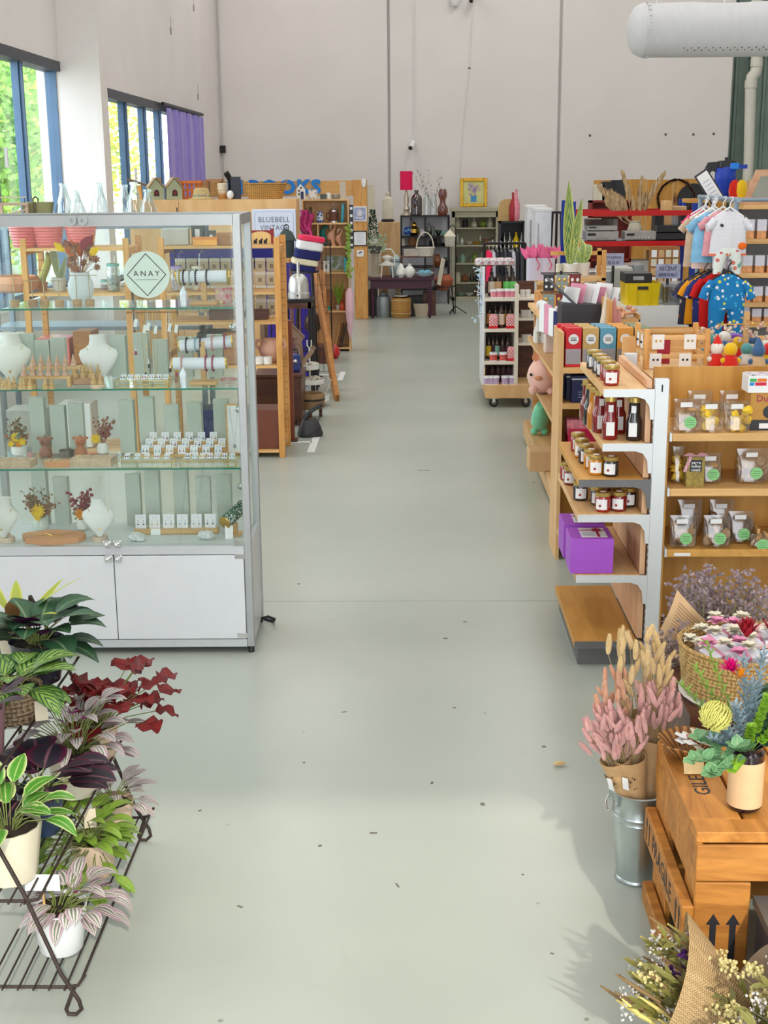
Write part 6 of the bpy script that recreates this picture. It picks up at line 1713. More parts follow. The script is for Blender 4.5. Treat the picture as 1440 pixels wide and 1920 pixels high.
for px,py,k,lab in((925,614,2,'red and white striped gift carton under the mint bottle'),(957,614,2,'red and white striped gift carton under the amber bottles'),(959,674,1,'red and white striped gift carton on the low shelf')):
 p=Yp(px,py,YC2+.06);p.z=sz[k]+.0005
 if sb0 is None:
  sb0=T('gift_carton',lab,'carton',p);P(MB().loft([(0,.04,.03),(.1,.04,.03),(.13,.03,.004)],16,9),'carton',STRP,sb0);P(MB().bx(-.041,-.031,0,.041,.031,.025),'red_band',pm('carton_red',(.6,.03,.04),.5),sb0)
 else:D(sb0,p,0,lab)
for i,(px,z)in enumerate(((980,560),(990,560),(984,598),(981,608),(991,598),(983,645),(991,645))):
 p=Yp(px,z-5,YC2+.2);p.z=[q for q in(c2(985,645).z,c2(985,598).z,c2(985,560).z)][{560:2,598:1,608:1,645:0}[z]]+.0005
 O(MB().lathe([(.022,0),(.024,.05),(.026,.05),(.026,.062),(.02,.064)],12),'small_candle',CERAM,'small white labelled candle tin in the dark bay of the trolley','candle',p,0,'candle tins in dark bay')
t_=T('bird_garland','garland of white and blue paper birds hanging on trolley side','garland',(cx0-.075,YC2+.1,0))
b=MB();q=random.Random(3)
PB=pm('pale_blue_paper',(.62,.74,.84),.6,var=.2,scale=30)
for i in range(18):
 z=c2(900,505+i*5.6).z;x=q.uniform(-.05,.02)
 b.leaf((x,q.uniform(-.04,.04),z),(q.uniform(-1,.2),-1,.3),(0,-.3,1),.07,.035,.5,3,.5).leaf((x,0,z),(q.uniform(-.2,1),-.6,-.3),(0,-.3,1),.06,.03,.5,3,.5)
stuff(P(b,'paper_bird',PB,t_));P(MB().tube([(0,0,c2(900,503).z),(-.02,0,c2(900,550).z),(0,0,c2(900,605).z)],.003,5),'cord',SMW,t_)
tzz=ztop
t_=T('scarf_tray','clear tray of folded patterned scarves on top of the trolley','tray',(cx0-.06,YC2+.25,ztop))
P(MB().bx(-.06,-.2,0,sw_+.03,.2,.012),'tray',CGLASS,t_)
for i in range(5):P(MB().loft([(.012,.045,.12),(.04,.05,.13),(.06,.03,.1)],12,4),'scarf',spots('scarf_pattern',(.70,.62,.62),[(.6,.25,.3),(.35,.35,.4),(.8,.78,.75)],40,.5),t_).location=(-.01+i*.065,0,0)
P(MB().bx(sw_-.02,.05,c2(975,535).z-ztop,sw_-.005,.24,.0),'support',WSH,t_)
TX0,TX1,TY0,TY1=.9,1.28,7.62,10.75
t_=T('toy_shelf','pale plywood aisle shelf unit stocked with soft toys and games','shelf unit',(TX0,TY0,0))
TZ=[.15,.53,.833,1.10]
for k,z in enumerate(TZ):P(MB().bx(-.0 if k else-.02,0,z-.03 if k else .02,TX1-TX0,TY1-TY0,z),'shelf' if k else 'deck',PINEY,t_)
P(MB().bx(TX1-TX0-.02,0,.15,TX1-TX0,TY1-TY0,1.10),'back_panel',PLYO,t_)
P(MB().bx(.05,TY1-TY0-.02,.15,TX1-TX0,TY1-TY0,1.2),'end_panel',wood('striking_plywood',(.80,.50,.26),(.58,.31,.13),(.6,3,4),3),t_)
for y in(.5,TY1-TY0-.5):
 for x in(.06,TX1-TX0-.06):P(MB().bx(x-.03,y-.03,0,x+.03,y+.03,.02),'foot',BLACK,t_)
def toy(px,py,k,dx=.12):p=Xp(px,py,TX0+dx);p.z=TZ[k]+.0005;return p
PLW=pm('white_plush',(.80,.79,.74),.95,var=.05,sheen=.5);PLO=pm('orange_plush',(.72,.34,.20),.95,var=.08,sheen=.4);PLP=pm('pink_plush',(.82,.52,.44),.95,var=.06,sheen=.4)
p=toy(1012,668,2,.06)
t_=T('giraffe_toy','white knitted giraffe toy standing on the second toy shelf','soft toy',p)
P(MB().tube([(0,0,.09),(0,.0,.18),(-.01,-.01,.28)],[.045,.032,.025],10).ball((0,.05,.1),.05,10,7,(.8,1.4,1)).ball((-.012,-.04,.30),.035,9,6,(.8,1.3,.8)),'body',PLW,t_)
for x,y in((-.025,0),(.025,0),(-.025,.1),(.025,.1)):P(MB().tube([(x,y,.09),(x,y-.01,0)],[.018,.022],8),'leg',PLW,t_)
for x in(-.018,.018):P(MB().tube([(x,-.02,.32),(x,-.02,.355)],.005,5).ball((x,-.02,.36),.009,6,4),'horn',TERRA,t_)
for px,py,k,dx,m_,lab,w_,h_ in((1035,640,2,.2,CERAM,'white arched puzzle box',.16,.2),(1045,668,2,.16,MIDW,'striped wooden book stack',.14,.12),(1040,690,2,.12,pm('pale_game_box',(.78,.66,.6),.6),'pale open game box',.16,.13),(1030,785,1,.1,PINEX,'tall pine magazine box with a finger hole',.12,.24),(1045,772,1,.2,PAPER,'white book bundle',.12,.22)):
 p=toy(px,py,k,dx);o=T('game_box',lab+' on the toy shelves','box',p)
 P(MB().bx(-w_/2,-.07,0,w_/2,.07,h_,.006),'box',m_,o);P(MB().lathe([(.012,0),(.012,.002)],10),'finger_hole',BLACK,o).location=(0,-.071,h_*.8)
 if o.children[-1]:o.children[-1].rotation_euler=(pi/2,0,0)
p=toy(1013,748,1,.02)
t_=T('pig_toy','round orange pink pig plush leaning out of the toy shelf','soft toy',p+V((.02,0,0)))
P(MB().ball((0,0,.13),.14,16,11,(.85,1,.95)),'body',PLP,t_);P(MB().ball((.05,-.03,.16),.12,12,9,(.8,.95,.8)),'hood',PLO,t_)
for x,z in((-.06,.26),(.06,.27)):P(MB().leaf((x,-.04,z-.02),(x*2,-.2,1),(0,-1,0),.07,.06,.4,3),'ear',PLO,t_)
for x,z in((-.08,.015),(.05,.012)):P(MB().ball((x,-.08,z+.02),.035,8,6),'foot',PLP,t_)
P(MB().ball((-.1,-.1,.15),.012,6,4),'eye',INK,t_);P(MB().ball((-.05,-.14,.13),.03,8,5,(1,.3,.6)),'cheek',PLO,t_)
p=toy(1012,800,0,.05)
t_=T('dinosaur_toy','mint green plush dinosaur behind the cork tub','soft toy',p)
P(MB().tube([(0,.1,.04),(0,.02,.1),(0,-.05,.2),(0,-.1,.26)],[.03,.07,.06,.035],10),'body',pm('mint_plush',(.25,.66,.42),.95,sheen=.4),t_)
for i in range(5):P(MB().lathe([(.018,0),(.001,.035)],6),'spike',pm('yellow_felt',(.8,.65,.2),.9),t_).location=(0,.07-i*.035,.11+i*.035)
for x in(-.04,.04):P(MB().ball((x,.02,.03),.03,8,5),'foot',pm('mint_plush',(.25,.66,.42)),t_)
p=toy(1022,880,0,.12)
t_=T('cork_tub','round cork tub holding a small toy on the lowest deck','tub',p)
P(MB().lathe([(.09,0),(.1,.02),(.1,.16),(.09,.16),(.085,.03)],20),'tub',pm('cork',(.55,.36,.18),.85,var=.25,scale=60),t_)
p=toy(1042,935,0,.08)
t_=T('drink_bottle','patterned teal and red tall drink bottle on lowest deck','bottle',p)
P(MB().lathe([(.035,0),(.037,.16),(.03,.18),(.03,.2),(.02,.205)],16),'bottle',spots('bottle_pattern',(.06,.30,.30),[(.6,.1,.14),(.7,.7,.7),(.05,.15,.18)],22,.5),t_);P(MB().lathe([(.031,.2),(.031,.225),(.02,.23)],14),'cap',TUBP,t_)
crate('carton_box',1012,850,8.9,.1505,.16,.2,.14,CARD,'open brown cardboard box on the lowest toy deck','box')
p=V((1.0,9.3,1.1005));zt_=Yp(1045,508,9.3).z-1.1
t_=T('earring_spinner','black wire earring spinner hung with dark and grey cards','spinner',p)
P(MB().lathe([(.10,0),(.10,.012),(.012,.02),(.008,zt_)],14),'stand',BLKMET,t_)
for k in range(3):
 z=zt_-.02-k*.13
 P(MB().tube([(-.13,-.08,z),(.13,-.08,z),(.13,.08,z),(-.13,.08,z)],.004,5,True),'wire_ring',BLKMET,t_)
 for j in range(3):
  c_=P(MB().bx(-.038,-.001,-.11,.038,.001,0),'earring_card',(BLACK,pm('grey_card',(.30,.34,.32),.7),pm('wine_card',(.2,.04,.04),.7))[(j+k)%3],t_);c_.location=(-.088+j*.088,-.085,z)
  for s,m_ in((-.018,GOLD),(.018,BEADS[2])):P(MB().ball((s,-.003,-.035),.011,6,4,(1,.4,1.2)).ball((s,-.003,-.08),.01,6,4,(1,.4,1)),'earring',m_ if k else(CERAM,GOLD)[j%2],c_)
p=V((1.0,8.2,1.1005))
t_=T('black_display_box','black open display box with a slanted lid full of leaflets','display box',p)
P(MB().bx(-.12,-.12,0,.2,.14,.235),'box',pm('black_card_box',(.02,.02,.028),.45),t_)
P(MB().ob((-.1,.0,.29),(.26,.13,.014),(0,.75,0)),'slanted_lid',pm('grey_black_lid',(.05,.055,.065),.35),t_)
for i in range(7):P(MB().ob((-.06+i*.04,.0+.02*(i%3),.25+.02*(i%2)),(.002,.16,.16),(0,.25,.5)),'leaflet',(PAPER,pm('pink_leaflet',(.75,.35,.45),.7),PAPER)[i%3],t_)
crate('wooden_tray',1040,630,8.85,1.1005,.13,.2,.11,MIDW,'small brown wooden tray of brochures on toy shelf top','tray')
for i in range(5):
 p=Yp(1018+i*9,620,8.7-i*.12);p.z=1.1005
 O(MB().bx(-.006,-.07,0,.006,.07,.2-i*.012),'brochure',(PAPER,pm('pink_leaflet',(.75,.35,.45)),PAPER,NAVYC,PAPER)[i],('white','pink','pale','navy','plain white')[i]+' brochure standing upright on the toy shelf top','brochure',p,.2)
pile=T('paper_pouches','heap of white paper pouches beside the black display box','pouches',(1.1,8.85,1.1005))
b=MB();q=random.Random(8)
for i in range(16):P(MB().ob((q.uniform(-.12,.16),q.uniform(-.12,.14),.03+.012*i),(.13,.09,.014),(q.uniform(-.4,.4),q.uniform(-.4,.4),q.uniform(0,3))),'pouch',PAPER,pile)
GBAG=pm('lilac_gift_bag',(.66,.62,.74),.6,var=.04)
for i,(px,w_)in enumerate(((1003,30),(1026,26))):
 p=Yp(px,525,11.6);w=w_*mpp(p)/2;p.z=Yp(px,525,11.6).z
 h_=Yp(px,483,11.6).z-p.z
 t_=T('gift_bag',('tall','wider')[i]+' pale lilac gift bag with pink tulle bursting out','gift bag',p)
 P(MB().loft([(0,w,.06),(h_,w,.07),(h_,w*.97,.065),(.02,w*.95,.055)],16,9),'bag',GBAG,t_)
 b=MB();q=random.Random(i)
 for k in range(26):b.leaf((q.uniform(-w*.7,w*.7),q.uniform(-.04,.04),h_-.02),(q.uniform(-1,1),q.uniform(-.6,.2),1),(0,-1,0),q.uniform(.08,.15),.06,.7,3,.3)
 stuff(P(b,'tulle',pm('hot_pink_tulle',(.80,.18,.32),.8,var=.3),t_))
 P(MB().tube([(.0,-.075,h_),(.03,-.08,h_-.06),(.01,-.08,h_-.1)],.004,5),'ribbon',REDC,t_)
 z0=p.z
t_=T('pine_counter','pine counter shelf carrying gift bags and snake plants','counter',(1.28,11.2,0))
P(MB().bx(-.24,.15,z0-.03,.36,.62,z0,.004),'top',PINEX,t_)
for x in(-.22,.3):
 for y in(.18,.56):P(MB().bx(x,y,0,x+.04,y+.04,z0-.03),'leg',PINE,t_)
P(MB().bx(-.2,.2,.6,.3,.58,.62),'shelf',PINEX,t_)
def snake(px,pyb,pyt,Y,label,leaves,base_z):
 p=Yp(px,pyb,Y);p.z=base_z
 t_=T('snake_plant',label,'plant',p)
 P(MB().lathe([(.05,0),(.065,.1),(.06,.1),(.055,.08)],16),'pot',CERAM,t_)
 for dx,L,w_,bend,lean in leaves:P(MB().leaf((dx*.3,0,.08),(lean,-.05,1),(.1,-1,0),L,w_,bend,7,.25),'leaf',leafm('sansevieria',(.62,.66,.22),(.05,.15,.06),None,7,.4,under=(.08,.2,.08)),t_)
zsp=1.2
t_=T('plant_shelf','tall pine shelf frame behind toy shelves holding snake plants','shelf',(1.2,9.95,0))
P(MB().bx(-.18,0,1.33,.2,.3,1.35),'shelf',PINEX,t_)
for x in(-.18,.17):
 for y in(0,.27):P(MB().bx(x,y,1.1005,x+.03,y+.03,1.33 if x<0 else 1.55),'post',PINE,t_)
P(MB().bx(-.18,.27,1.5,.2,.29,1.53),'rail',PINE,t_)
snake(1068,520,380,10.05,'tall yellow-edged snake plant rising above the earring spinner',[(-.02,.62,.09,-.1,-.04),(.03,.5,.07,-.15,.12)],1.3505)
snake(1090,520,455,10.15,'drooping snake plant with hanging leaves beside the taller one',[(-.05,.3,.06,2.6,-.3),(.05,.34,.06,2.8,.35),(0,.25,.05,1.5,.1)],1.3505)
for i,px in enumerate((1066,1078)):O(MB().tube([(0,0,0),(0,0,.1)],.022,10),'pillar_candle',CREAM,'cream pillar candle beside the snake plant pots','candle',V((1.06+i*.055,10.02,1.3505)),0,'pillar candles')
EX0,EX1,EY=.80,1.62,7.2
t_=T('tea_shelf','plywood end shelf facing the entrance stocked with boxed tea','shelf unit',(EX0,EY,0))
P(MB().bx(-.02,-.0,0,0,.36,1.27),'side_panel',PLY,t_);P(MB().bx(EX1-EX0,0,0,EX1-EX0+.02,.36,1.2),'side_panel',PLY,t_)
P(MB().bx(0,.34,0,EX1-EX0,.36,1.255),'back_panel',PLYO,t_)
EZ=[.10,.547,.883,1.078]
for z in EZ:P(MB().bx(0,.0,z-.03,EX1-EX0,.34,z),'shelf',PINEX,t_)
for x in(.14,.18):P(MB().bx(x,.32,.1,x+.012,.34,1.2),'slotted_strip',ALUS,t_)
TEA=[('red',(.62,.03,.03)),('tan',(.58,.38,.16)),('blue',(.14,.34,.46)),('orange',(.72,.34,.10)),('green',(.22,.26,.16))]
SIL=pm('silver_foil',(.42,.40,.42),.35,.5,var=.1)
x=EX0+.055
for i,(cn,cc_)in enumerate(TEA):
 m_=pm('carton_'+cn,cc_,.5,var=.04)
 for k in range(3):
  loc=V((x+i*.093-k*.012,EY+.07+k*.09,EZ[3]+.0005))
  t_=T('tea_carton','%s tea carton with a round white badge, %s in its row'%(cn,('front','middle','rear')[k]),'carton',loc)
  P(MB().bx(-.043,-.035,0,.043,.035,.21,.002),'carton',m_,t_)
  if i<4:
   b=MB();b.M=mt((0,-.0355,.15),pi/2);b.lathe([(.028,0),(.028,.0012)],18);q_=P(b,'badge',PAPER,t_)
   if k==0:
    for j in range(3):P(MB().bx(-.017+.003*(j==1),-.0374,.142+j*.007,.017-.003*(j==1),-.0366,.145+j*.007),'text_line',INK,q_)
   P(MB().bx(-.041,-.0362,.015,.041,-.035,.098),'foil_window',SIL,t_)
  else:
   P(MB().bx(-.041,-.0362,.1,.041,-.035,.14),'stripe',pm('lime_stripe',(.35,.5,.08),.5),t_);P(MB().ball((.02,-.036,.04),.014,7,4,(1,.2,1)),'flower_motif',PAPER,t_)
NAV=pm('navy_carton',(.012,.018,.07),.4,var=.05)
for k in range(3):
 loc=V((EX0+.115-k*.02,EY+.06+k*.09,EZ[2]+.0005))
 t_=T('navy_carton','square navy carton with a small gold crest, %s in its row'%('front','middle','rear')[k],'carton',loc)
 P(MB().bx(-.065,-.04,0,.065,.04,.15,.002),'carton',NAV,t_);P(MB().bx(-.066,-.041,.126,.066,.041,.134),'silver_band',ALUS,t_)
 b=MB();b.M=mt((0,-.0405,.098),pi/2);b.tube(ringp(.011,14),.0012,4,True);P(b,'crest',GOLD,t_)
 for j in range(3):P(MB().bx(-.03,-.0412,.03+j*.014,.03,-.0402,.033+j*.014),'text_line',SBL,t_)
loc=V((EX0+.22,EY+.06,EZ[2]+.0005));D(t_,loc+V((.03,0,0)),0,'square navy carton standing alone beside the navy row')
CRIM=pm('crimson_carton',(.46,.02,.07),.5,var=.05);
for i in range(2):
 t_=T('organic_carton',('crimson carton printed organic beside shelf panel','crimson carton printed organic next to its twin')[i],'carton',V((EX0+.115+i*.17,EY+.08,EZ[1]+.0005)))
 P(MB().bx(-.08,-.07,0,.08,.07,.19,.002),'carton',CRIM,t_);P(MB().bx(-.081,-.071,.16,-.079,.071,.19),'pale_edge',TUBP,t_)
 TX('organic',.036,(0,-.0712,.115),FR,TUBP,t_);TX('chocolate',.026,(0,-.0712,.08),FR,TUBP,t_);P(MB().bx(-.06,-.0712,.046,.05,-.07,.05),'text_line',TUBP,t_)
crate('pink_carton',1080,860,EY+.1,EZ[1]+.1905,.14,.1,.05,TUBP,'flat pink carton lying on the crimson carton','carton')
bpy.data.objects['pink_carton'].location.x=EX0+.1;bpy.data.objects['pink_carton'].location.y=EY+.08
p=Yp(1268,692,6.35)
ZB=1.19
t_=T('earring_cube_stand','pine cube frame hung with paper earring cards','jewellery stand',(p.x,6.35,ZB))
FW,FD,FH=.155,.3,.19
for x in(-FW,FW-.025):
 for y in(0,FD-.025):P(MB().bx(x,y,0,x+.025,y+.025,FH,.002),'post',PINE,t_)
for z in(.05,.14):
 for y in(.004,FD-.02):P(MB().bx(-FW+.025,y,z,FW-.025,y+.014,z+.02),'rail',PINEX,t_)
 for x in(-FW+.004,FW-.02):P(MB().bx(x,.025,z,x+.014,FD-.025,z+.02),'rail',PINEX,t_)
for k,(x,z)in enumerate(((-.09,.16),(.06,.16),(-.1,.07),(.04,.07))):
 c_=P(MB().bx(-.028,-.002,-.065,.028,0,.005),'paper_card',PAPER,t_);c_.location=(x,.003,z)
 for s in(-.01,.01):P(MB().ball((s,-.003,-.025),.006,6,4),'earring',(GOLD,BEADS[1],INK,INK)[k],c_)
for k,y in enumerate((.09,.2)):
 c_=P(MB().bx(-.002,-.028,-.06,.0,.028,.005),'paper_card',PAPER,t_);c_.location=(-FW+.003,y,.15)
 for s in(-.01,.01):P(MB().ball((-.004,s,-.03),.006,6,4),'earring',INK,c_)
crate('red_book',1244,660,6.55,ZB+.0005,.06,.02,.13,pm('dark_red_cover',(.35,.02,.04),.5),'dark red book behind the earring frame','book')
t_=T('bakery_top_bin','shallow pine bin with plywood sides holding felt toys','bin',(1.08,6.0,0))
P(MB().bx(0,.02,ZB-.02,.92,.98,ZB),'floor_board',PLY,t_);P(MB().bx(0,.98,ZB-.02,.92,1.0,ZB+.08),'back_board',PLY,t_)
for x,y in((.0,.05),(.88,.05),(0,.93),(.88,.93)):P(MB().bx(x,y,0,x+.04,y+.04,ZB-.02),'leg',PINE,t_)
FELT=[pm('felt_'+n_,c_,.95,sheen=.4)for n_,c_ in(('white',(.8,.78,.74)),('yellow',(.78,.50,.03)),('red',(.62,.04,.03)),('teal',(.12,.36,.36)),('tan',(.6,.42,.26)),('navy',(.05,.12,.25)),('pink',(.75,.42,.45)))]
q=random.Random(31)
def felt(px,py,Y,z,r_,body,head,label,hat=None):
 p=Yp(px,py,Y);p.z=z
 t_=T('felt_toy',label,'soft toy',p,0,'felt toys in the bin')
 P(MB().lathe([(r_*.6,0),(r_*.95,r_*.5),(r_*.85,r_*1.2),(r_*.4,r_*1.8)],12),'body',body,t_);P(MB().ball((0,0,r_*2.2),r_*.75,10,7),'head',head,t_)
 if hat:P(MB().lathe([(r_*.6,r_*2.6),(r_*.3,r_*3.2),(.002,r_*3.6)],8),'hat',hat,t_)
 for s in(-1,1):P(MB().ball((s*r_*.8,-r_*.3,r_*1.1),r_*.3,7,5),'paw',head,t_)
felt(1343,688,6.35,ZB,.045,FELT[2],FELT[0],'white-headed felt toy in red beside the earring frame',FELT[2])
felt(1368,690,6.3,ZB,.045,FELT[2],FELT[1],'felt toy with a big yellow head in the bin')
felt(1398,688,6.4,ZB,.04,FELT[0],FELT[3],'white felt toy with a teal head in the bin')
felt(1420,690,6.25,ZB,.045,FELT[4],FELT[5],'tan felt toy with a navy cap in the bin',FELT[5])
felt(1441,690,6.3,ZB,.045,FELT[1],FELT[2],'yellow felt toy with a red head in the bin')
for i in range(14):
 px,Y_=1332+(i%5)*26,6.55+(i//5)*.12
 felt(px,640,Y_,ZB,.032+.006*(i%3),FELT[i%7],FELT[(i*3+2)%7],'%s felt toy with a %s head heaped at the bin rear'%(('white','yellow','red','teal','tan','navy','pink')[i%7],('white','yellow','red','teal','tan','navy','pink')[(i*3+2)%7]))
t_=T('peg_tree','small brass-coloured peg stand with beaded strings among toys','stand',V((Yp(1400,600,6.45).x,6.45,ZB)))
P(MB().bx(-.012,-.012,0,.012,.012,.26),'post',BW,t_);P(MB().tube([(-.14,0,.2),(.2,0,.2)],.004,5),'arm',GOLD,t_);P(MB().tube([(0,-.12,.22),(0,.12,.22)],.004,5),'arm',GOLD,t_)
b=MB()
for i in range(60):
 x=q.uniform(-.22,.2);z=.2-abs(q.gauss(0,.05))
 b.ball((x,q.uniform(-.1,.1),z),q.uniform(.006,.012),5,4)
stuff(P(b,'beads',spots('bead_colours',(.55,.45,.35),[(.7,.6,.5),(.4,.3,.25),(.75,.7,.6),(.6,.3,.3)],60,.6),t_))
P(MB().bx(-.05,-.05,0,.05,.05,.012),'foot',BW,t_)
WX0=Yp(1150,600,10.0).x
t_=T('cube_cabinet','white laminate cube cabinet carrying crates of records','cabinet',(WX0,10.0,0))
WW=1.7;CZ=1.14
P(MB().bx(0,0,CZ-.04,WW,.4,CZ),'top',WHITE,t_);P(MB().bx(0,.38,0,WW,.4,CZ-.04),'back_panel',WHITE,t_)
for x in(0,.52,.66,1.0,1.34,WW-.04):P(MB().bx(x,0,0,x+.04,.38,CZ-.04),'divider',WHITE,t_)
P(MB().bx(.04,.0,.0,.52,.02,CZ-.04),'door',WHITE,t_)
for z in(.02,.38,.74):P(MB().bx(.56,0,z,WW-.04,.38,z+.03),'shelf',WHITE,t_)
for i,x in enumerate((.585,.62,.70,.74,1.05,1.1)):
 for z in(.77,.41):O(MB().bx(-.014,-.1,0,.014,.1,.26),'record_box',(BLACK,GREYB,DARKW)[i%3],'%s record box filed in the white cube cabinet, %s row'%(('black','grey','brown','second black','second grey','second brown')[i],'upper' if z>.5 else 'lower'),'box',(WX0+x+.03,10.15,z+.001))
def onW(px,Y=10.18):p=Yp(px,560,Y);p.z=CZ+.0005;return p
p=onW(1199)
YELP=pm('yellow_plastic',(.80,.60,.02),.4,var=.03)
t_=T('yellow_crate','bright yellow plastic crate with a handle slot','crate',p)
w=33*mpp(p);h_=Yp(1199,528,p.y).z-CZ
P(MB().loft([(0,w*.92,.15),(h_,w,.165),(h_,w*.94,.155),(.02,w*.86,.14)],20,12),'crate',YELP,t_);P(MB().bx(-w*.4,-.168,0,-w*.36,-.15,h_*.98).bx(w*.3,-.168,0,w*.34,-.15,h_*.98),'rib',YELP,t_)
P(MB().bx(-w*.32,-.169,h_*.72,w*.26,-.158,h_*.86),'handle_slot',BLACK,t_)
crate('record_player',1192,520,10.18,CZ+h_,w*1.5,.26,.07,BLACK,'black turntable with clear lid resting on the yellow crate','turntable',0,None,SIL)
p=onW(1264);w=27*mpp(p);h_=Yp(1264,535,p.y).z-CZ
t_=T('clear_tub','clear plastic storage tub with blue clip handle','tub',p)
P(MB().loft([(0,w*.9,.14),(h_,w,.155),(h_,w*.96,.15),(.01,w*.86,.13)],20,12),'tub',glass('frosted_plastic',(.72,.76,.78),.2,.6,.25),t_);P(MB().bx(-w*1.03,-.16,h_,w*1.03,.16,h_+.02),'lid',glass('frosted_plastic',(.72,.76,.78)),t_)
P(MB().bx(-w*.5,-.17,h_*.72,w*.8,-.158,h_*.78),'clip_handle',NAVYC,t_);P(MB().ball((.02,0,h_*.4),w*.55,10,7,(1,.6,.7)),'contents',GREYB,t_)
def sign(px,py0,py1,hwp,Y,label,l1,l2,m1,base):
 p=Yp(px,py1,Y);zt=Yp(px,py0,Y).z;w=hwp*mpp(p)
 t_=T('shelf_sign',label,'sign',p);P(MB().bx(-w,-.004,0,w,.004,zt-p.z),'board',m1,t_)
 P(MB().bx(-.01,.004,base-p.z,.01,.02,.1),'support',BLACK,t_)
 h=zt-p.z
 TX(l1,h*(.42 if len(l1)<8 else .3),(0,-.005,h*.66),FR,INK,t_,wx=.8);TX(l2,h*.36,(0,-.005,h*.25),FR,NAVYC,t_,wx=.85)
LSG=pm('lavender_sign',(.42,.44,.60),.6,var=.25,scale=14)
sign(1252,495,522,23,10.15,'lavender sign reading RECENT ARRIVALS above the clear tub','RECENT','ARRIVALS',LSG,CZ)
sign(1150,475,498,19,10.35,'lavender sign with three record discs behind the yellow crate','IT\'S DIVINYL','O O O',LSG,CZ)
for i,px in enumerate((1122,1150,1172)):
 crate('record_crate',px,530,10.6+.34*i,.0,.26 if i else .2,.3,Yp(px,505,10.6).z,(glass('frosted_plastic',(.72,.76,.78)),GREYB,glass('frosted_plastic',(.72,.76,.78)))[i],('clear plastic record crate','grey record crate','frosted record crate')[i]+' behind the white cube cabinet','crate')
CONES=[pm('clay_pink',(.62,.30,.28),.7),pm('ivory_cone',(.72,.64,.54),.7)]
for i,(px,py0,py1)in enumerate(((1135,600,548),(1151,605,558),(1160,608,580))):
 p=Yp(px,py0,7.9);p.z=1.1005;h_=Yp(px,py1,7.9).z-p.z
 O(MB().lathe([(.04,0),(.035,h_*.4),(.012,h_*.85),(.004,h_)],14),'cone_candle',CONES[i==0],('ivory tall cone candle','dusty pink tall cone candle','dusty pink short cone candle')[i]+' beside the pine divider','candle',(p.x,7.9,1.1005))
t_=T('pine_divider_stand','upright pine divider with a small ledge on toy shelf top','stand',(1.13,7.8,1.1005))
P(MB().bx(-.012,0,0,.012,.3,.28),'divider',PINE,t_);P(MB().bx(.012,.08,.135,.17,.3,.15),'ledge',PINEX,t_);P(MB().bx(.14,.2,0,.16,.22,.135),'leg',PINE,t_)
b=MB();q=random.Random(13)
t_=T('shell_tray','wooden tray heaped with peach seashell pieces','tray',(1.22,7.99,1.2510))
P(MB().bx(-.07,-.1,0,.1,.1,.012).bx(.09,-.1,0,.1,.1,.04),'tray',BW,t_)
for i in range(46):b.ball((q.uniform(-.06,.08),q.uniform(-.08,.08),.025+q.uniform(0,.05)),q.uniform(.012,.022),6,4,(1,.7,.6))
stuff(P(b,'shell',pm('peach_shell',(.78,.46,.30),.6,var=.25,scale=30),t_))
for i,(x,h_,m_,lab)in enumerate(((1.07,.25,PAPER,'white art card'),(1.12,.28,pm('yellow_art',(.75,.55,.25),.6,var=.3),'yellow art card'),(1.17,.24,MIDW,'brown wooden card'))):O(MB().ob((0,0,h_/2),(.1,.004,h_),(-.15,0,0)),'art_card',m_,lab+' leaning behind the black display box','card',(x,8.5+.06*i,1.1005))
crate('plaid_box',1180,600,7.85,1.1005,.07,.08,.1,spots('plaid',(.45,.14,.05),[(.7,.4,.1),(.25,.06,.03)],30,.5),'small rust plaid box beside the pine divider','box')
YG=8.0
RZ=Yp(1365,375,YG).z;RX=Yp(1365,375,YG).x
t_=T('clothes_rail','grey metal clothes rail hung with baby clothes','clothes rail',(RX,YG,0))
P(MB().tube([(.05,0,0),(.05,0,RZ)],.016,8),'post',GRM,t_);P(MB().tube([(.05,1.0,0),(.05,1.0,RZ)],.016,8),'post',GRM,t_);P(MB().tube([(.05,-.05,RZ),(.05,1.05,RZ)],.016,8),'bar',GRM,t_);P(MB().tube([(.05,.0,RZ),(.4,.0,RZ)],.012,8),'side_bar',GRM,t_)
LZ=Yp(1365,492,YG).z
P(MB().tube([(.05,-.05,LZ),(.05,1.05,LZ)],.012,8),'bar',GRM,t_)
for y in(0,1):P(MB().tube([(-.25,y,.02),(.35,y,.02)],.018,8),'foot',GRM,t_)
hang={}
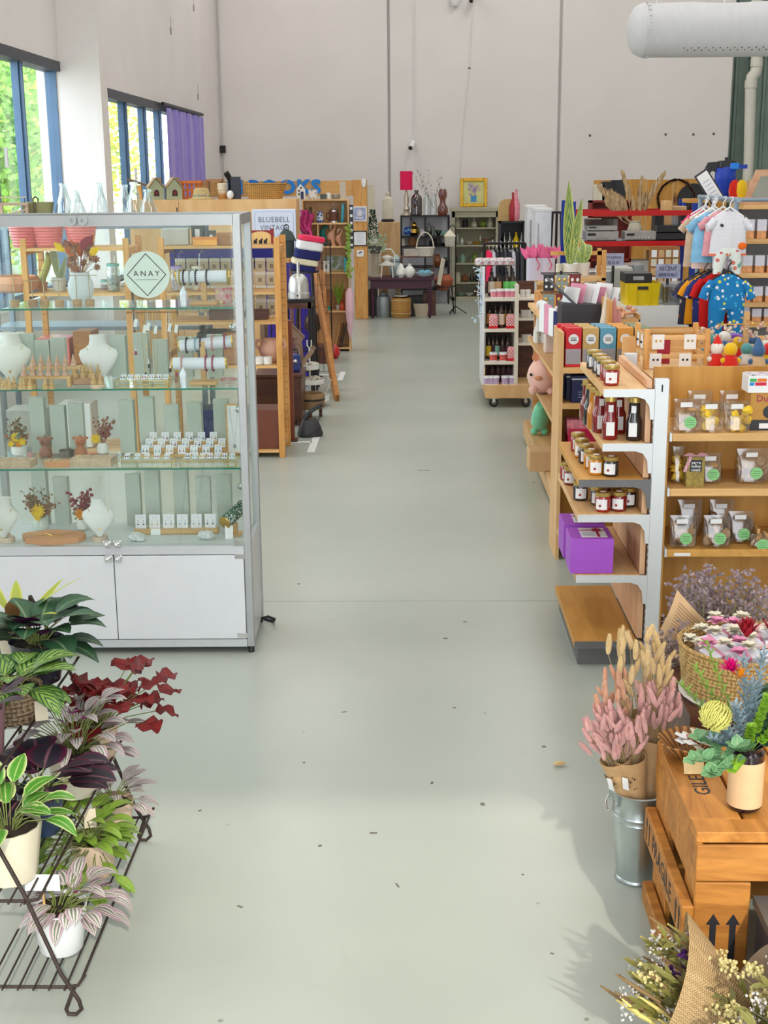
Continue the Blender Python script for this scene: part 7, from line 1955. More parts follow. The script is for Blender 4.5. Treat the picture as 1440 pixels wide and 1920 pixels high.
def garment(x,y,zbar,w,h,mat_,label,sl=.5,rz=0,kind='shirt',trim=None,hgm=SMW,extra=None):
 t_=T('baby_'+kind,label,'clothing',(x,y,zbar),rz,None)
 zs=-.075
 P(MB().tube([(.0,0,.012),(.012,0,.02),(.016,0,.008),(.0,0,-.02),(0,0,-.04)],.0035,6).tube([(-w*.38,0,zs-.02),(0,0,-.04),(w*.38,0,zs-.02)],.007,6),'hanger',hgm,t_)
 L=[(zs-h,w*.5,.022),(zs-h*.6,w*.47,.03),(zs-h*.2,w*.45,.028),(zs-.03,w*.44,.02),(zs,w*.22,.018),(zs+.012,w*.14,.02)]
 if kind=='romper':L=[(zs-h*.55,w*.45,.035)]+L[2:]
 P(MB().loft(L,20,2.6,cap=False),'body',mat_,t_)
 for s in(-1,1):P(MB().tube([(s*w*.36,0,zs-.035),(s*w*.52,-.004,zs-.075),(s*w*.6,-.006,zs-.03-h*sl*.42)],[w*.12,w*.115,w*.12],10),'sleeve',mat_,t_)
 if kind=='romper':
  for s in(-1,1):P(MB().loft([(zs-h,w*.17,.03,s*w*.25,0),(zs-h*.75,w*.2,.035,s*w*.24,0),(zs-h*.5,w*.23,.035,s*w*.22,0)],14),'trouser_leg',mat_,t_)
 if trim:P(MB().loft([(zs-h-.004,w*.505,.0235),(zs-h+.008,w*.503,.0235)],20,2.6,cap=False),'hem_trim',trim,t_)
 if extra:extra(t_,zs,w,h)
 return t_
SHW=ribbed('fine_grey_stripe',(.70,.70,.76),(.78,.78,.83),40,'Z',.85,0)
CORAL=pm('coral_trim',(.72,.20,.12),.8)
def ex1(t_,zs,w,h):
 P(MB().ball((w*.36,-.027,zs-h*.78),.026,12,7,(1,.25,.8)),'orange_motif',pm('orange_print_spot',(.78,.18,.05),.8),t_)
 P(MB().ob((-w*.22,-.03,zs-h*.28),(.02,.002,.016),(0,.6,0)),'bird_motif',INK,t_)
 P(MB().bx(-.003,-.034,zs-h,.003,-.028,zs-.01),'placket',SMW,t_)
 for s in(-1,1):P(MB().loft([(zs-h-.075,w*.2,.02,s*w*.2,0),(zs-h+.01,w*.2,.02,s*w*.2,0)],14),'shorts_leg',pm('grey_shorts',(.52,.48,.54),.85),t_)
garment(RX+.0,YG-.06,RZ,.215,.235,SHW,'white striped baby shirt with an orange motif and grey shorts',.5,.0,'shirt',CORAL,SMW,ex1)
CL=[('pink',(.76,.38,.42)),('sky blue',(.25,.48,.68)),('blush',(.78,.58,.52)),('white',(.80,.80,.78)),('grey green',(.42,.48,.42)),('tan',(.62,.48,.36)),('rose red',(.70,.10,.20)),('cream',(.78,.70,.58))]
for i,(cn,cc_)in enumerate(CL):
 garment(RX-.01-.018*((i*3)%4),YG+.07+i*.055,RZ-.01*(i%3),.22,.25+.03*(i%3),pm('cloth_'+cn,cc_,.85,var=.15,scale=18),cn+' baby top hanging on the upper clothes rail',.5,-.25,'shirt')
DOT=spots('spotted_leggings',(.76,.80,.76),[(.55,.08,.08),(.2,.4,.35),(.6,.2,.15)],16,.28)
t_=T('baby_leggings','white baby leggings with red and green spots below shirt','clothing',(RX+.0,YG-.065,Yp(1365,478,YG).z));t_.scale=(.75,.75,.75)
for s in(-1,1):P(MB().loft([(-.14,.033,.03,s*.075,0),(-.06,.045,.035,s*.065,0),(.03,.055,.035,s*.05,0)],14),'leg',DOT,t_)
P(MB().loft([(.02,.11,.034),(.06,.1,.03)],16),'waistband',DOT,t_)
ROM=spots('blue_dinosaur_print',(.02,.20,.46),[(.75,.80,.85),(.65,.65,.10),(.10,.42,.62),(.8,.8,.8)],34,.32)
garment(RX+.005,YG-.08,LZ,.235,.34,ROM,'bright blue printed baby romper at the front of the rail',.7,0,'romper',None,BLACK)
for i,(cn,m_,k_)in enumerate((('red plain',pm('red_cloth',(.55,.01,.015),.85),'romper'),('navy star print',spots('navy_star',(.02,.03,.16),[(.6,.6,.7),(.05,.06,.3)],30,.25),'romper'),('orange and navy',pm('orange_cloth',(.78,.34,.05),.85),'shirt'),('dark floral',spots('dark_floral',(.03,.03,.06),[(.5,.15,.1),(.6,.5,.4),(.1,.1,.3)],26,.35),'shirt'))):
 garment(RX-.035-.025*i,YG+.02+i*.06,LZ-.01*i,.22,.34 if k_=='romper' else .28,m_,cn+' baby %s hanging on the lower clothes rail'%k_,.7,-.3,k_,None,BLACK)
p=Yp(1380,602,7.4);p.z=ZB+.0005
t_=T('rainbow_toy','purple stacking rainbow toy with white cloud feet','toy',(Yp(1380,602,6.92).x,6.92,ZB+.0005))
for k in range(4):
 r_=.075-k*.016
 P(MB().tube([(r_*cos(a*pi/12),0,.02+r_*sin(a*pi/12))for a in range(13)],.0075,8),'arc',pm('purple_wood_%d'%(k%2),((.30,.16,.62),(.16,.06,.38))[k%2],.5),t_)
for s in(-1,1):P(MB().ball((s*.055,0,.018),.028,9,6,(1.2,.8,.65)),'cloud',FELT[0],t_)
t_=T('slat_wall_shelf','pine wall shelf unit at the frame edge stacked with soap packs','shelf unit',(Yp(1425,500,8.5).x-.12,8.5,0))
SX=t_.location.x
def s8(py):return Yp(1420,py,8.5).z
SZL=[s8(y)for y in(605,567,512,448,383)]
for z in SZL:P(MB().bx(0,0,z-.03,1.0,.35,z),'shelf',PINEX,t_)
P(MB().bx(0,.35,0,1.0,.37,SZL[-1]),'back_panel',pm('grey_shelf_back',(.25,.25,.26),.6),t_);
for x in(.0,.96):P(MB().bx(x,.31,0,x+.04,.35,SZL[-1]-.03),'post',GRM,t_)
pk=None
PKB=pm('white_card_pack',(.76,.76,.84),.6,var=.1);PKO=pm('orange_soap',(.70,.36,.18),.6,var=.2,scale=40)
for k,z in enumerate(SZL[:4]):
 for j in range(7):
  loc=V((SX+.05+j*.075,8.56,z+.0005))
  lab='small soap pack with a white sleeve on %s pine wall shelf'%('the lowest','the second','the third','the fourth')[k]
  if pk is None:
   pk=T('soap_pack',lab,'soap',loc,0,'soap packs, shelf a');P(MB().bx(-.028,-.03,0,.028,.03,.11),'soap',PKO,pk);P(MB().bx(-.029,-.031,.045,.029,.031,.112),'sleeve',PKB,pk)
  else:D(pk,loc,0,lab,'soap packs, shelf '+'abcd'[k],(1,1,.75+.1*k))
p=Yp(1422,378,8.6);p.z=SZL[-1]+.0005
t_=T('swing_mirror','pale wooden framed tilting mirror on the top pine wall shelf','mirror',(SX+.15,8.62,SZL[-1]+.0005),0)
MW=wood('pinkish_wood',(.62,.38,.25),(.5,.28,.17),(1,8,8),5)
mh=Yp(1430,318,8.6).z-SZL[-1]
P(MB().prism([(-.13,0),(.2,0),(.16,mh),(-.06,mh)],-.012,.012,'y'),'frame',MW,t_);P(MB().prism([(-.085,.04),(.15,.04),(.12,mh-.04),(-.03,mh-.04)],-.016,-.012,'y'),'mirror_glass',pm('mirror',(.5,.52,.48),.1,.9,var=.1),t_);P(MB().bx(-.16,-.06,0,.24,.06,.02),'base',MW,t_)
p=Yp(1330,350,9.07)
t_=T('tilted_notice','tilted black framed notice beside the blue toy figure','sign',p,0,None,(0,-.6,0))
t_.scale=(.8,.8,.8);P(MB().bx(-.06,-.008,-.14,.06,.008,.14),'frame',BLACK,t_);P(MB().bx(-.048,-.011,-.125,.048,-.008,.125),'sheet',PAPER,t_)
for k in range(5):P(MB().bx(-.03,-.0125,-.09+k*.035,.03,-.011,-.084+k*.035),'text_line',SBL,t_)
t_2=T('sign_pole','thin black pole stand holding the tilted notice','stand',(p.x+.04,9.1,0))
P(MB().tube([(0,0,0),(0,0,p.z-.12),(-.01,-.012,p.z-.07)],.008,6),'pole',BLACK,t_2);P(MB().lathe([(.12,0),(.12,.012),(.01,.02)],16),'foot',BLACK,t_2)
YV=10.8
p=Yp(1358,372,YV)
t_=T('toy_shelf_board','dark display stand behind the clothes rail carrying bright toys','stand',(p.x,YV,0))
zt2=Yp(1358,372,YV).z
P(MB().bx(-.3,-.12,zt2-.03,.38,.15,zt2),'top',PLYO,t_)
for x in(-.1,.34):P(MB().bx(x,.0,0,x+.02,.03,zt2-.03),'leg',BLACK,t_)
t_=T('blue_toy_figure','royal blue toy blaster body with a ragged black wing crest','toy',(p.x,YV,zt2+.0005))
RB=pm('royal_blue_toy',(.01,.05,.38),.4);RBL=pm('sky_blue_toy',(.03,.22,.72),.4)
ht=Yp(1358,295,YV).z-zt2
P(MB().loft([(0,.03,.03),(ht*.2,.05,.04),(ht*.45,.085,.06),(ht*.72,.08,.06),(ht*.8,.05,.045)],16),'body',RB,t_)
P(MB().bx(-.06,-.05,ht*.72,.07,.05,ht*.92,.01),'black_head',BLACK,t_);P(MB().bx(.02,-.06,ht*.7,.09,-.03,ht*.86,.008),'blue_block',RBL,t_);P(MB().bx(.09,-.03,ht*.72,.16,.03,ht*.82),'barrel',RB,t_)
P(MB().prism([(-.05,ht*.9),(-.14,ht*.88),(-.18,ht*.62),(-.15,ht*.68),(-.13,ht*.6),(-.105,ht*.68),(-.08,ht*.64),(-.05,ht*.72)],-.015,.015,'y'),'wing',BLACK,t_);P(MB().bx(-.01,-.01,ht*.92,.015,.01,ht),'sight',BLACK,t_)
for px,m_,lab in((1386,FELT[1],'round yellow toy'),(1372,FELT[2],'red toy box'),(1400,FELT[4],'tan toy'),(1412,FELT[3],'turquoise toy')):
 p=Yp(px,370,YV+.03*(px%3));O(MB().loft([(0,.03,.03),(.05,.045,.04),(.11,.04,.035),(.14,.015,.015)],12,2 if 'box' not in lab else 9),'bright_toy',m_,lab+' beside the blue toy blaster','toy',(p.x,p.y-.07,zt2+.0005))
YP_=15.0
px0,px1=Yp(1066,430,YP_).x,Yp(1300,430,YP_).x
RACKB=pm('racking_blue',(.015,.04,.30),.4,var=.05);RACKR=pm('racking_red',(.50,.01,.015),.4,var=.05)
t_=T('pallet_racking','blue and red steel racking holding audio equipment','racking',(px0,YP_,0))
zr=[Yp(1180,452,YP_).z,Yp(1180,395,YP_).z];zu=Yp(1075,378,YP_).z
Wp=px1-px0
for x in(0,Wp-.02):
 for y in(0,.75):P(MB().bx(x,y,0,x+.075,y+.05,zu),'upright',RACKB,t_)
 for k in range(4):P(MB().ob((x+.03,.4,.3+k*.42),(.02,.8,.03),(.5 if k%2 else-.5,0,0)),'brace',RACKB,t_)
for z in(.7,*zr):
 for y in(0,.76):P(MB().bx(.075,y-.01,z-.055,Wp-.02,y+.03,z),'beam',RACKR,t_)
 P(MB().bx(.075,.03,z-.03,Wp-.02,.76,z-.005),'deck',GRM if z<1.7 else RACKR,t_)if z<zr[1]else None
HIFI=pm('silver_hifi',(.40,.39,.37),.35,.4);
def hifi(px,w_,h_,label,m_,z,knobs=4,lid=False):
 p=Yp(px,440,YP_+.2);p.z=z
 t_=T('hifi_unit',label,'hi-fi',p)
 P(MB().bx(-w_/2,-.15,.01,w_/2,.15,h_,.004),'body',m_,t_)
 for k in range(knobs):
  b=MB();b.M=mt((-w_*.15+k*.035,-.15,h_*.35),pi/2);b.lathe([(.011,0),(.01,.018)],10);P(b,'knob',CHROME,t_)
 P(MB().bx(-w_*.45,-.153,h_*.55,-w_*.2,-.15,h_*.8),'display',BLACK,t_)
 if lid:P(MB().bx(-w_/2,-.15,h_,w_/2,.15,h_+.07),'dust_cover',glass('smoke_cover',(.55,.56,.56),.15,.6),t_)
 for x in(-w_*.4,w_*.4):P(MB().lathe([(.015,0),(.015,.01)],8,(x,-.1,0)),'foot',BLACK,t_)
 return p,h_
z0=zr[0]+.0005
hifi(1126,.36,.105,'silver hi-fi amplifier at the blue upright end',HIFI,z0);hifi(1126,.33,.06,'silver turntable with smoked cover stacked on amplifier',HIFI,z0+.1055,0,True)
hifi(1197,.34,.1,'silver hi-fi receiver below the pampas grass',HIFI,z0,5)
hifi(1257,.36,.08,'lower black video recorder on the red beam',BLACK,z0,0);hifi(1257,.36,.08,'upper black video recorder in the stack',BLACK,z0+.0805,0)
hifi(1284,.16,.2,'black speaker box at the far end of racking',BLACK,z0+.0,1)if 0 else None
p=Yp(1190,440,YP_+.45);p.z=z0
t_=T('pampas_grass','tall sheaf of beige pampas grass rising behind the receivers','dried grass',p)
P(MB().lathe([(.07,0),(.09,.1),(.06,.18),(.07,.2),(.06,.2)],16),'vase',CREAM,t_)
PAM=pm('pampas_plume',(.58,.42,.26),.9,var=.2,scale=20)
q=random.Random(17)
zp=Yp(1190,330,YP_+.4).z-z0
for i,(dx,hh)in enumerate(((-.42,.78),(-.28,.7),(-.16,1.0),(-.2,.62),(-.04,.58),(.06,.9),(.1,.66),(.3,.98),(.2,.7),(-.34,.55))):
 H_=zp*hh;b=MB()
 b.tube([(0,0,.12),(dx*.45,0,H_*.55),(dx,0,H_)],.004,5)
 c_=P(b,'stalk',PAM,t_)
 b=MB()
 for k in range(46):
  f=.5+.5*k/46;c0_=V((dx*.45+(dx*.55)*(f-.5)*2,0,H_*.55+H_*.45*(f-.5)*2))
  a=q.uniform(0,6.28);b.leaf(c0_,(cos(a)*.35+dx,sin(a)*.35,1.6),(cos(a),sin(a),0),.17*(1.2-.7*(f-.5)*2),.034,.3,2)
 stuff(P(b,'plume',PAM,c_))
for px,Y,z,w_,h_,m_,lab,nm in((1247,YP_+.4,zr[0],.09,.42,PLY,'narrow wooden speaker box','speaker_box'),(1262,YP_+.45,zr[0],.24,.36,CARD,'brown cardboard box with a stamp','cardboard_box'),(1232,YP_+.3,zr[0],.1,.3,BLACK,'black upright speaker','speaker_box'),(1285,YP_+.3,zr[0],.16,.3,BLACK,'black rounded speaker','speaker_box'),(1120,YP_+.3,.7,.3,.3,DARKW,'dark wooden cabinet','storage_cabinet'),(1170,YP_+.3,.7,.3,.35,pm('dark_red_box',(.25,.02,.02),.5),'dark red box','storage_box'),(1245,YP_+.25,.7,.34,.55,MIDW,'wooden cassette rack','cassette_rack'),(1205,YP_+.25,.7,.2,.45,GREYB,'grey carton','storage_box')):
 crate(nm,px,440,Y,z+.0005,w_,.22,h_,m_,lab+' on the red and blue racking','box',0,None,SIL if 'stamp' in lab else None)
t_=T('cassette_display','open wooden grid of small pale cassette boxes','display rack',(Yp(1248,440,YP_-.3).x,YP_-.3,0))
P(MB().bx(-.16,0,.6,.16,.06,1.32),'frame',MIDW,t_);P(MB().bx(-.14,.01,0,-.1,.05,.6).bx(.1,.01,0,.14,.05,.6),'leg',MIDW,t_)
for r_ in range(7):
 for c_ in range(4):P(MB().bx(-.028,-.012,0,.028,0,.075),'cassette',(PAPER,CARD,CREAM)[(r_+c_)%3],t_).location=(-.115+c_*.077,0,.64+r_*.095)
hy=21.2
h0,h1=Yp(1112,380,hy).x,Yp(1362,380,hy).x;hz_=Yp(1240,337,hy).z
t_=T('plywood_hoarding','tall plywood panel wall behind the pampas grass','panelling',((h0+h1)/2,hy,0))
for i in range(5):P(MB().bx(h0-(h0+h1)/2+i*(h1-h0)/5+.004,0,0,h0-(h0+h1)/2+(i+1)*(h1-h0)/5-.004,.02,hz_+.01*(i%2)),'panel',PLYO,t_)
t_=T('red_bookcase','dark red bookcase with black boxes before the plywood wall','bookcase',(Yp(1140,400,19.5).x,19.5,0))
DRD=pm('oxblood_paint',(.22,.03,.02),.5)
for z in(.5,.9,Yp(1140,403,19.5).z,Yp(1140,376,19.5).z):P(MB().bx(-.25,0,z-.03,.35,.3,z),'shelf',DRD,t_)
for x in(-.25,.32):P(MB().bx(x,0,0,x+.03,.3,Yp(1140,376,19.5).z),'side_panel',DRD,t_)
P(MB().bx(-.22,.28,0,.32,.3,Yp(1140,376,19.5).z),'back_panel',DRD,t_)
zq=Yp(1140,376,19.5).z
for px,w_,h_,m_,lab in((1122,.16,.22,CREAM,'cream picture box with a black bird'),(1140,.2,.26,BLACK,'large black boxed speaker'),(1158,.2,.28,BLACK,'black ribbed case')):crate('top_box',px,376,19.62,zq+.0005,w_,.16,h_,m_,lab+' on the dark red bookcase','box')
t_=T('wire_wreath','dark twig wreath hung on the plywood wall','wreath',(Yp(1268,365,hy-.04).x,hy-.03,Yp(1268,372,hy).z))
b=MB();q=random.Random(2)
for k in range(5):b.tube([V(c)*q.uniform(.93,1.05)for c in ringp(.28,26,(0,0,0),'y')],.011,5,True)
P(b,'twigs',DARKW,t_)
O(MB().lathe([(.25,0),(.25,.012),(.02,.014)],24),'black_disc',BLACK,'round black wall disc beside the twig wreath','wall disc',(Yp(1300,375,hy-.02).x,hy-.001,Yp(1300,375,hy).z),0,None,(pi/2,0,0))
for px0_,px1_,pyt,Y,lab in((988,1022,385,16.6,'tall white narrow wardrobe with a lifted top'),(1003,1033,391,16.0,'tall plain white cupboard in front of the wardrobe')):
 a,c=Yp(px0_,450,Y).x,Yp(px1_,450,Y).x;zt=Yp((px0_+px1_)/2,pyt,Y).z
 t_=T('white_cupboard',lab,'cupboard',((a+c)/2,Y,0));w=(c-a)/2
 P(MB().bx(-w,0,.02,w,.4,zt-.03),'body',pm('blue_white_laminate',(.80,.81,.83),.4),t_);P(MB().bx(-w-.01,-.01,zt-.03,w+.01,.41,zt),'top',WHITE,t_);P(MB().bx(-w*.7,-.005,zt*.62,-w*.55,0,zt*.9),'label_strip',SIL,t_);P(MB().bx(-w+.02,.02,0,w-.02,.38,.02),'plinth',BLACK,t_)
YH=14.2
a,c=Yp(908,460,YH),Yp(985,460,YH)
zr2=Yp(945,456,YH).z
t_=T('black_clothes_rail','black rail packed with dark coats and one red top','clothes rail',((a.x+c.x)/2,YH,0));w=(c.x-a.x)/2
P(MB().tube([(-w,0,zr2),(w,0,zr2)],.014,8),'bar',BLKMET,t_)
for x in(-w,w):P(MB().tube([(x,0,0),(x,0,zr2)],.014,8),'post',BLKMET,t_);P(MB().tube([(x,-.2,.02),(x,.2,.02)],.016,8),'foot',BLKMET,t_)
for i in range(9):
 nm=('red','grey striped','black','black','charcoal','black','white panelled','black','charcoal')[i]
 m_={'red':pm('hot_red_cloth',(.72,.02,.10),.8),'black':pm('black_cloth',(.012,.012,.018),.85),'charcoal':pm('charcoal_cloth',(.04,.04,.055),.85),'grey striped':pm('pale_grey_cloth',(.5,.5,.55),.8),'white panelled':pm('pale_grey_cloth',(.5,.5,.55))}[nm]
 o=garment(a.x+.05+i*(2*w-.1)/8,YH,zr2,.36,.62,m_,nm+' adult top on the packed black rail',1.3,pi/2,'shirt',None,CHROME);o.scale=(1,.55,1)
 o.name='hanging_blouse';o['group']='tops on the packed black rail'
YQ=18.5
a,c=Yp(936,440,YQ).x,Yp(984,440,YQ).x;zt=Yp(960,415,YQ).z
t_=T('black_cabinet','black open cabinet with small bottles behind the clothes rail','cabinet',((a+c)/2,YQ,0));w=(c-a)/2
P(MB().bx(-w,.3,0,w,.32,zt),'back_panel',BLACK,t_)
for x in(-w,w-.025):P(MB().bx(x,0,0,x+.025,.3,zt),'side_panel',BLACK,t_)
for z in(.05,.6,zt-.35,zt):P(MB().bx(-w,0,z-.025,w,.3,z),'shelf',BLACK,t_)
for px,m_,lab in((955,CGLASS,'clear bottle'),(967,YEL,'yellow bottle'),(945,OLG,'green bottle'),(977,CGLASS,'small clear bottle')):lat('cabinet_bottle',px,YQ+.15,zt-.3495,[(.035,0),(.045,.05),(.04,.1),(.015,.16),(.015,.2)],m_,lab+' in the black open cabinet','bottle')
for px,h_,m_,lab,pr_ in((950,.3,WICKP,'arched wicker basket',None),(960,.38,pm('dark_red_wrap',(.35,.03,.04),.5),'dark red wrapped bottle',Bo),(966,.42,TUBP,'dusty pink tall bottle',Bo)):
 if pr_:lat('tall_bottle',px,YQ+.12,zt+.0005,[(r_*1.1,z*h_/.23)for r_,z in pr_],m_,lab+' on the black open cabinet','bottle')
 else:p=Yp(px,410,YQ+.2);O(MB().prism([(-.12,0),(.12,0),(.12,.16),(.1,.24),(.05,.29),(-.05,.29),(-.1,.24),(-.12,.16)],-.05,.05,'y'),'arched_basket',m_,lab+' on the black open cabinet','basket',(p.x,p.y,zt+.0005))
t_=T('black_easel','tall black folded easel standing beside the white cupboards','easel',(Yp(1043,440,16.8).x,16.8,0))
ze=Yp(1043,396,16.8).z
for x in(-.07,0,.07):P(MB().tube([(x*1.5,0,0),(x*.7,0,ze)],.016,6),'leg',BLACK,t_)
P(MB().bx(-.1,-.02,ze-.03,.08,.02,ze),'cross_bar',BLACK,t_);P(MB().bx(-.12,-.03,.7,.12,.03,.74),'ledge',BLACK,t_)
# ==== near gondola: jams on the aisle side, baked goods on the end
GY0,GY1=5.52,6.34
GMET=pm('white_blue_steel',(.72,.74,.75),.4,.2,var=.02)
t_=T('jam_gondola','steel and timber gondola shelves stocked with jars of jam','shelf unit',(1.0,GY0,0))
for y in(0,GY1-GY0):
 P(MB().bx(-.005,y,0,.055,y+.035,1.268,.003),'post',GMET,t_)
 b=MB()
 for k in range(36):b.bx(-.0065,y+.008,.1+k*.032,-.004,y+.014,.118+k*.032)
 stuff(P(b,'slot',INK,t_))
P(MB().bx(.022,-.002,1.215,.028,.0,1.245),'slot',INK,t_)
REDW=wood('rose_pine',(.82,.55,.36),(.68,.38,.22),(6,6,.5),3)
z_=0.12
for k,z1 in enumerate((.41,.68,.84,.99,1.222,1.262)):
 P(MB().bx(-.035,.03,z_+.003,-.012,GY1-GY0,z1-.002),'back_board',REDW,t_);z_=z1
JS=[(.783,1.228),(.786,.998),(.69,.843),(.69,.69),(.69,.42),(.69,.117)]
OAK=wood('honey_oak',(.66,.38,.13),(.54,.28,.09),(4,.5,4),4);DKM=pm('dark_grey_steel',(.16,.16,.16),.5,.3)
for k,(x,z)in enumerate(JS):
 P(MB().bx(x-1.0,.003,z-.032,-.037,GY1-GY0,z,.002),'shelf',OAK if k in(2,5)else PINEY,t_)
 if k<5:
  pts=[(x-1.0,z-.035),(x-1.0,z-.002),(-.005,z-.002),(-.005,z-.13),(-.02,z-.13),(-.025,z-.075),(-.045,z-.045),(-.075,z-.035)]
  for y in(0,GY1-GY0-.004):P(MB().prism(pts,y,y+.004,'y'),'bracket',DKM if k==2 else GMET,t_)
 else:P(MB().bx(x-.98,.03,0,-.04,GY1-GY0-.02,z-.032),'plinth',DKM,t_);P(MB().bx(x-1.0,-.002,z-.034,-.037,.003,z),'front_strip',DKM,t_)
LID=pm('gold_lid',(.55,.40,.16),.3,.7);
JAMC={'ruby':(.30,.015,.01),'dark plum':(.03,.006,.012),'amber':(.55,.22,.02),'crimson':(.20,.008,.012),'black':(.012,.008,.008)}
def jamm(c_):return pm('jam_'+c_,JAMC[c_],.1,coat=.8,var=.1)
jar0={}
def jar(px,py,k,c_,label,tall=False):
 z=JS[k][1];p=Zp(px,py,z);p.y=min(max(p.y,GY0+.045),GY1-.05);p.x=min(p.x,.925)
 p.z=z+.0005
 if tall not in jar0:
  t_=T('sauce_bottle' if tall else 'jam_jar',label,'bottle' if tall else 'jar',p)
  if tall:
   P(MB().lathe([(.031,0),(.034,.006),(.034,.085),(.026,.105),(.024,.165),(.026,.168)],18),'glass_body',jamm(c_),t_);P(MB().lathe([(.0265,.163),(.0265,.183),(.024,.186)],16),'lid',LID,t_)
   P(MB().bx(-.02,-.0355,.02,.014,-.026,.078),'paper_label',PAPER,t_);P(MB().bx(-.012,-.0275,.12,.008,-.02,.15),'price_sticker',PAPER,t_)
  else:
   P(MB().lathe([(.028,0),(.033,.005),(.034,.062),(.030,.07)],18),'glass_body',jamm(c_),t_);P(MB().lathe([(.0325,.068),(.0335,.07),(.0335,.083),(.030,.086)],18),'lid',LID,t_)
   P(MB().sheet(lambda u,v:(.0346*sin(-.9+u*1.5),-.0346*cos(-.9+u*1.5),.012+v*.045),6,1),'paper_label',PAPER,t_);P(MB().bx(-.012,-.012,.0862,.012,.012,.087),'price_sticker',PAPER,t_)
   P(MB().ball((-.01,-.0345,.03),.006,6,4,(1,.25,1)),'fruit_motif',jamm('ruby'),t_)
  jar0[tall]=t_
 else:D(jar0[tall],p,-.2+.1*(px%5),label,None,None,{'glass_body':jamm(c_)})
nm_=('front','second','third','fourth','last')
for i,(px,py,c_)in enumerate(((1146,722,'ruby'),(1139,713,'ruby'),(1131,706,'dark plum'),(1123,699,'dark plum'),(1113,691,'black'))):jar(px,py,0,c_,'%s jam jar, %s in the row on the top gondola shelf'%(c_,nm_[i]))
for px,py,c_,lab in((1143,823,'crimson','tall crimson sauce bottle standing out in front'),(1190,825,'black','tall black sauce bottle standing by itself'),(1158,812,'crimson','crimson sauce bottle behind the front one'),(1124,810,'crimson','dark red sauce bottle beside the amber one'),(1114,803,'amber','amber sauce bottle with a price sticker'),(1107,796,'black','black sauce bottle behind the amber one'),(1101,788,'crimson','red sauce bottle at the end of its row')):jar(px,py,1,c_,lab+' on the second gondola shelf',True)
for i,(px,py,c_)in enumerate(((1145,892,'black'),(1117,889,'amber'),(1108,878,'amber'),(1098,868,'dark plum'),(1090,857,'amber'),(1083,845,'ruby'))):jar(px,py,2,c_,'%s jam jar on the honey oak shelf, %s'%(c_,('next to the amber jars','front of its row','second of its row','third of its row','fourth of its row','last of its row')[i]))
for i,(px,py,c_)in enumerate(((1130,958,'ruby'),(1160,957,'crimson'),(1183,949,'black'),(1121,946,'dark plum'),(1088,937,'black'),(1150,943,'crimson'),(1070,908,'crimson'),(1063,900,'ruby'))):jar(px,py,3,c_,'%s jam jar on the shelf above the purple boxes, %s'%(c_,('with the fruit label in front','beside the front ruby jar','nearest the back board','behind the front ruby jar','apart at the aisle edge','hidden behind the crimson jar','far along the edge','last along the edge')[i]))
PURP=pm('purple_card',(.40,.12,.58),.5,var=.03);RIB=pm('maroon_ribbon',(.34,.02,.07),.5)
for i,(px,py,lab)in enumerate(((1110,1078,'front purple gift box with a printed maroon ribbon'),(1088,1032,'rear purple gift box half under the shelf above'))):
 p=Zp(px,py,.42);w=.092;h_=.155;d=.2
 t_=T('purple_gift_box',lab,'gift box',(p.x,max(p.y,GY0+.02)if i==0 else GY0+.27,.4205),0)
 P(MB().bx(-w,0,0,w,d,h_,.002),'box',PURP,t_);q_=P(MB().bx(-w*.45,.03,h_,w*.75,d-.02,h_+.0012),'sheet',PAPER,t_)
 P(MB().bx(w*.3,.03,h_+.001,w*.42,d-.02,h_+.002).bx(-w*.45,d-.065,h_+.001,w*.75,d-.052,h_+.002),'ribbon',RIB,q_);P(MB().bx(w*.16,d-.08,h_+.002,w*.56,d-.038,h_+.003),'bow',RIB,q_)
 for k in range(5):P(MB().bx(-w*.38,.05+k*.014,h_+.001,w*.2,.053+k*.014,h_+.0018),'text_line',SBL,q_)
BX_,BW_=1.075,.85
t_=T('bakery_shelf','plywood shelves facing the entrance with bagged biscuits','shelf unit',(BX_,GY0,0))
P(MB().bx(-.015,.40,.02,BW_,.42,1.262),'back_panel',PLYO,t_);P(MB().bx(BW_,.02,0,BW_+.02,.42,1.262),'side_panel',PLYO,t_);P(MB().bx(-.015,.03,.02,-.008,.4,1.2),'inner_panel',PLYO,t_)
BZ=[1.037,.80,.532]
for k,z in enumerate(BZ):
 P(MB().bx(.002,.0,z-.033,BW_,.40,z,.003),'shelf',OAK if k==2 else PINEX,t_);P(MB().bx(-.008,.01,z-.035,.002,.3,z),'bracket',GMET,t_)
P(MB().bx(.03,-.0015,.505,.1,0,.518),'price_strip',PAPER,t_)
P(MB().bx(0,.05,0,BW_,.4,.1),'plinth',DARKW,t_)
CEL=glass('cellophane',(.90,.90,.90),.10,.7,.12);GLB=pm('green_sticker',(.28,.58,.26),.5,var=.03)
BISC=pm('biscuit',(.46,.28,.14),.8,var=.25,scale=50);MAC=pm('yellow_macaron',(.82,.56,.10),.6,var=.1);MINTL=pm('dark_biscuit',(.2,.1,.05),.8,var=.2,scale=50)
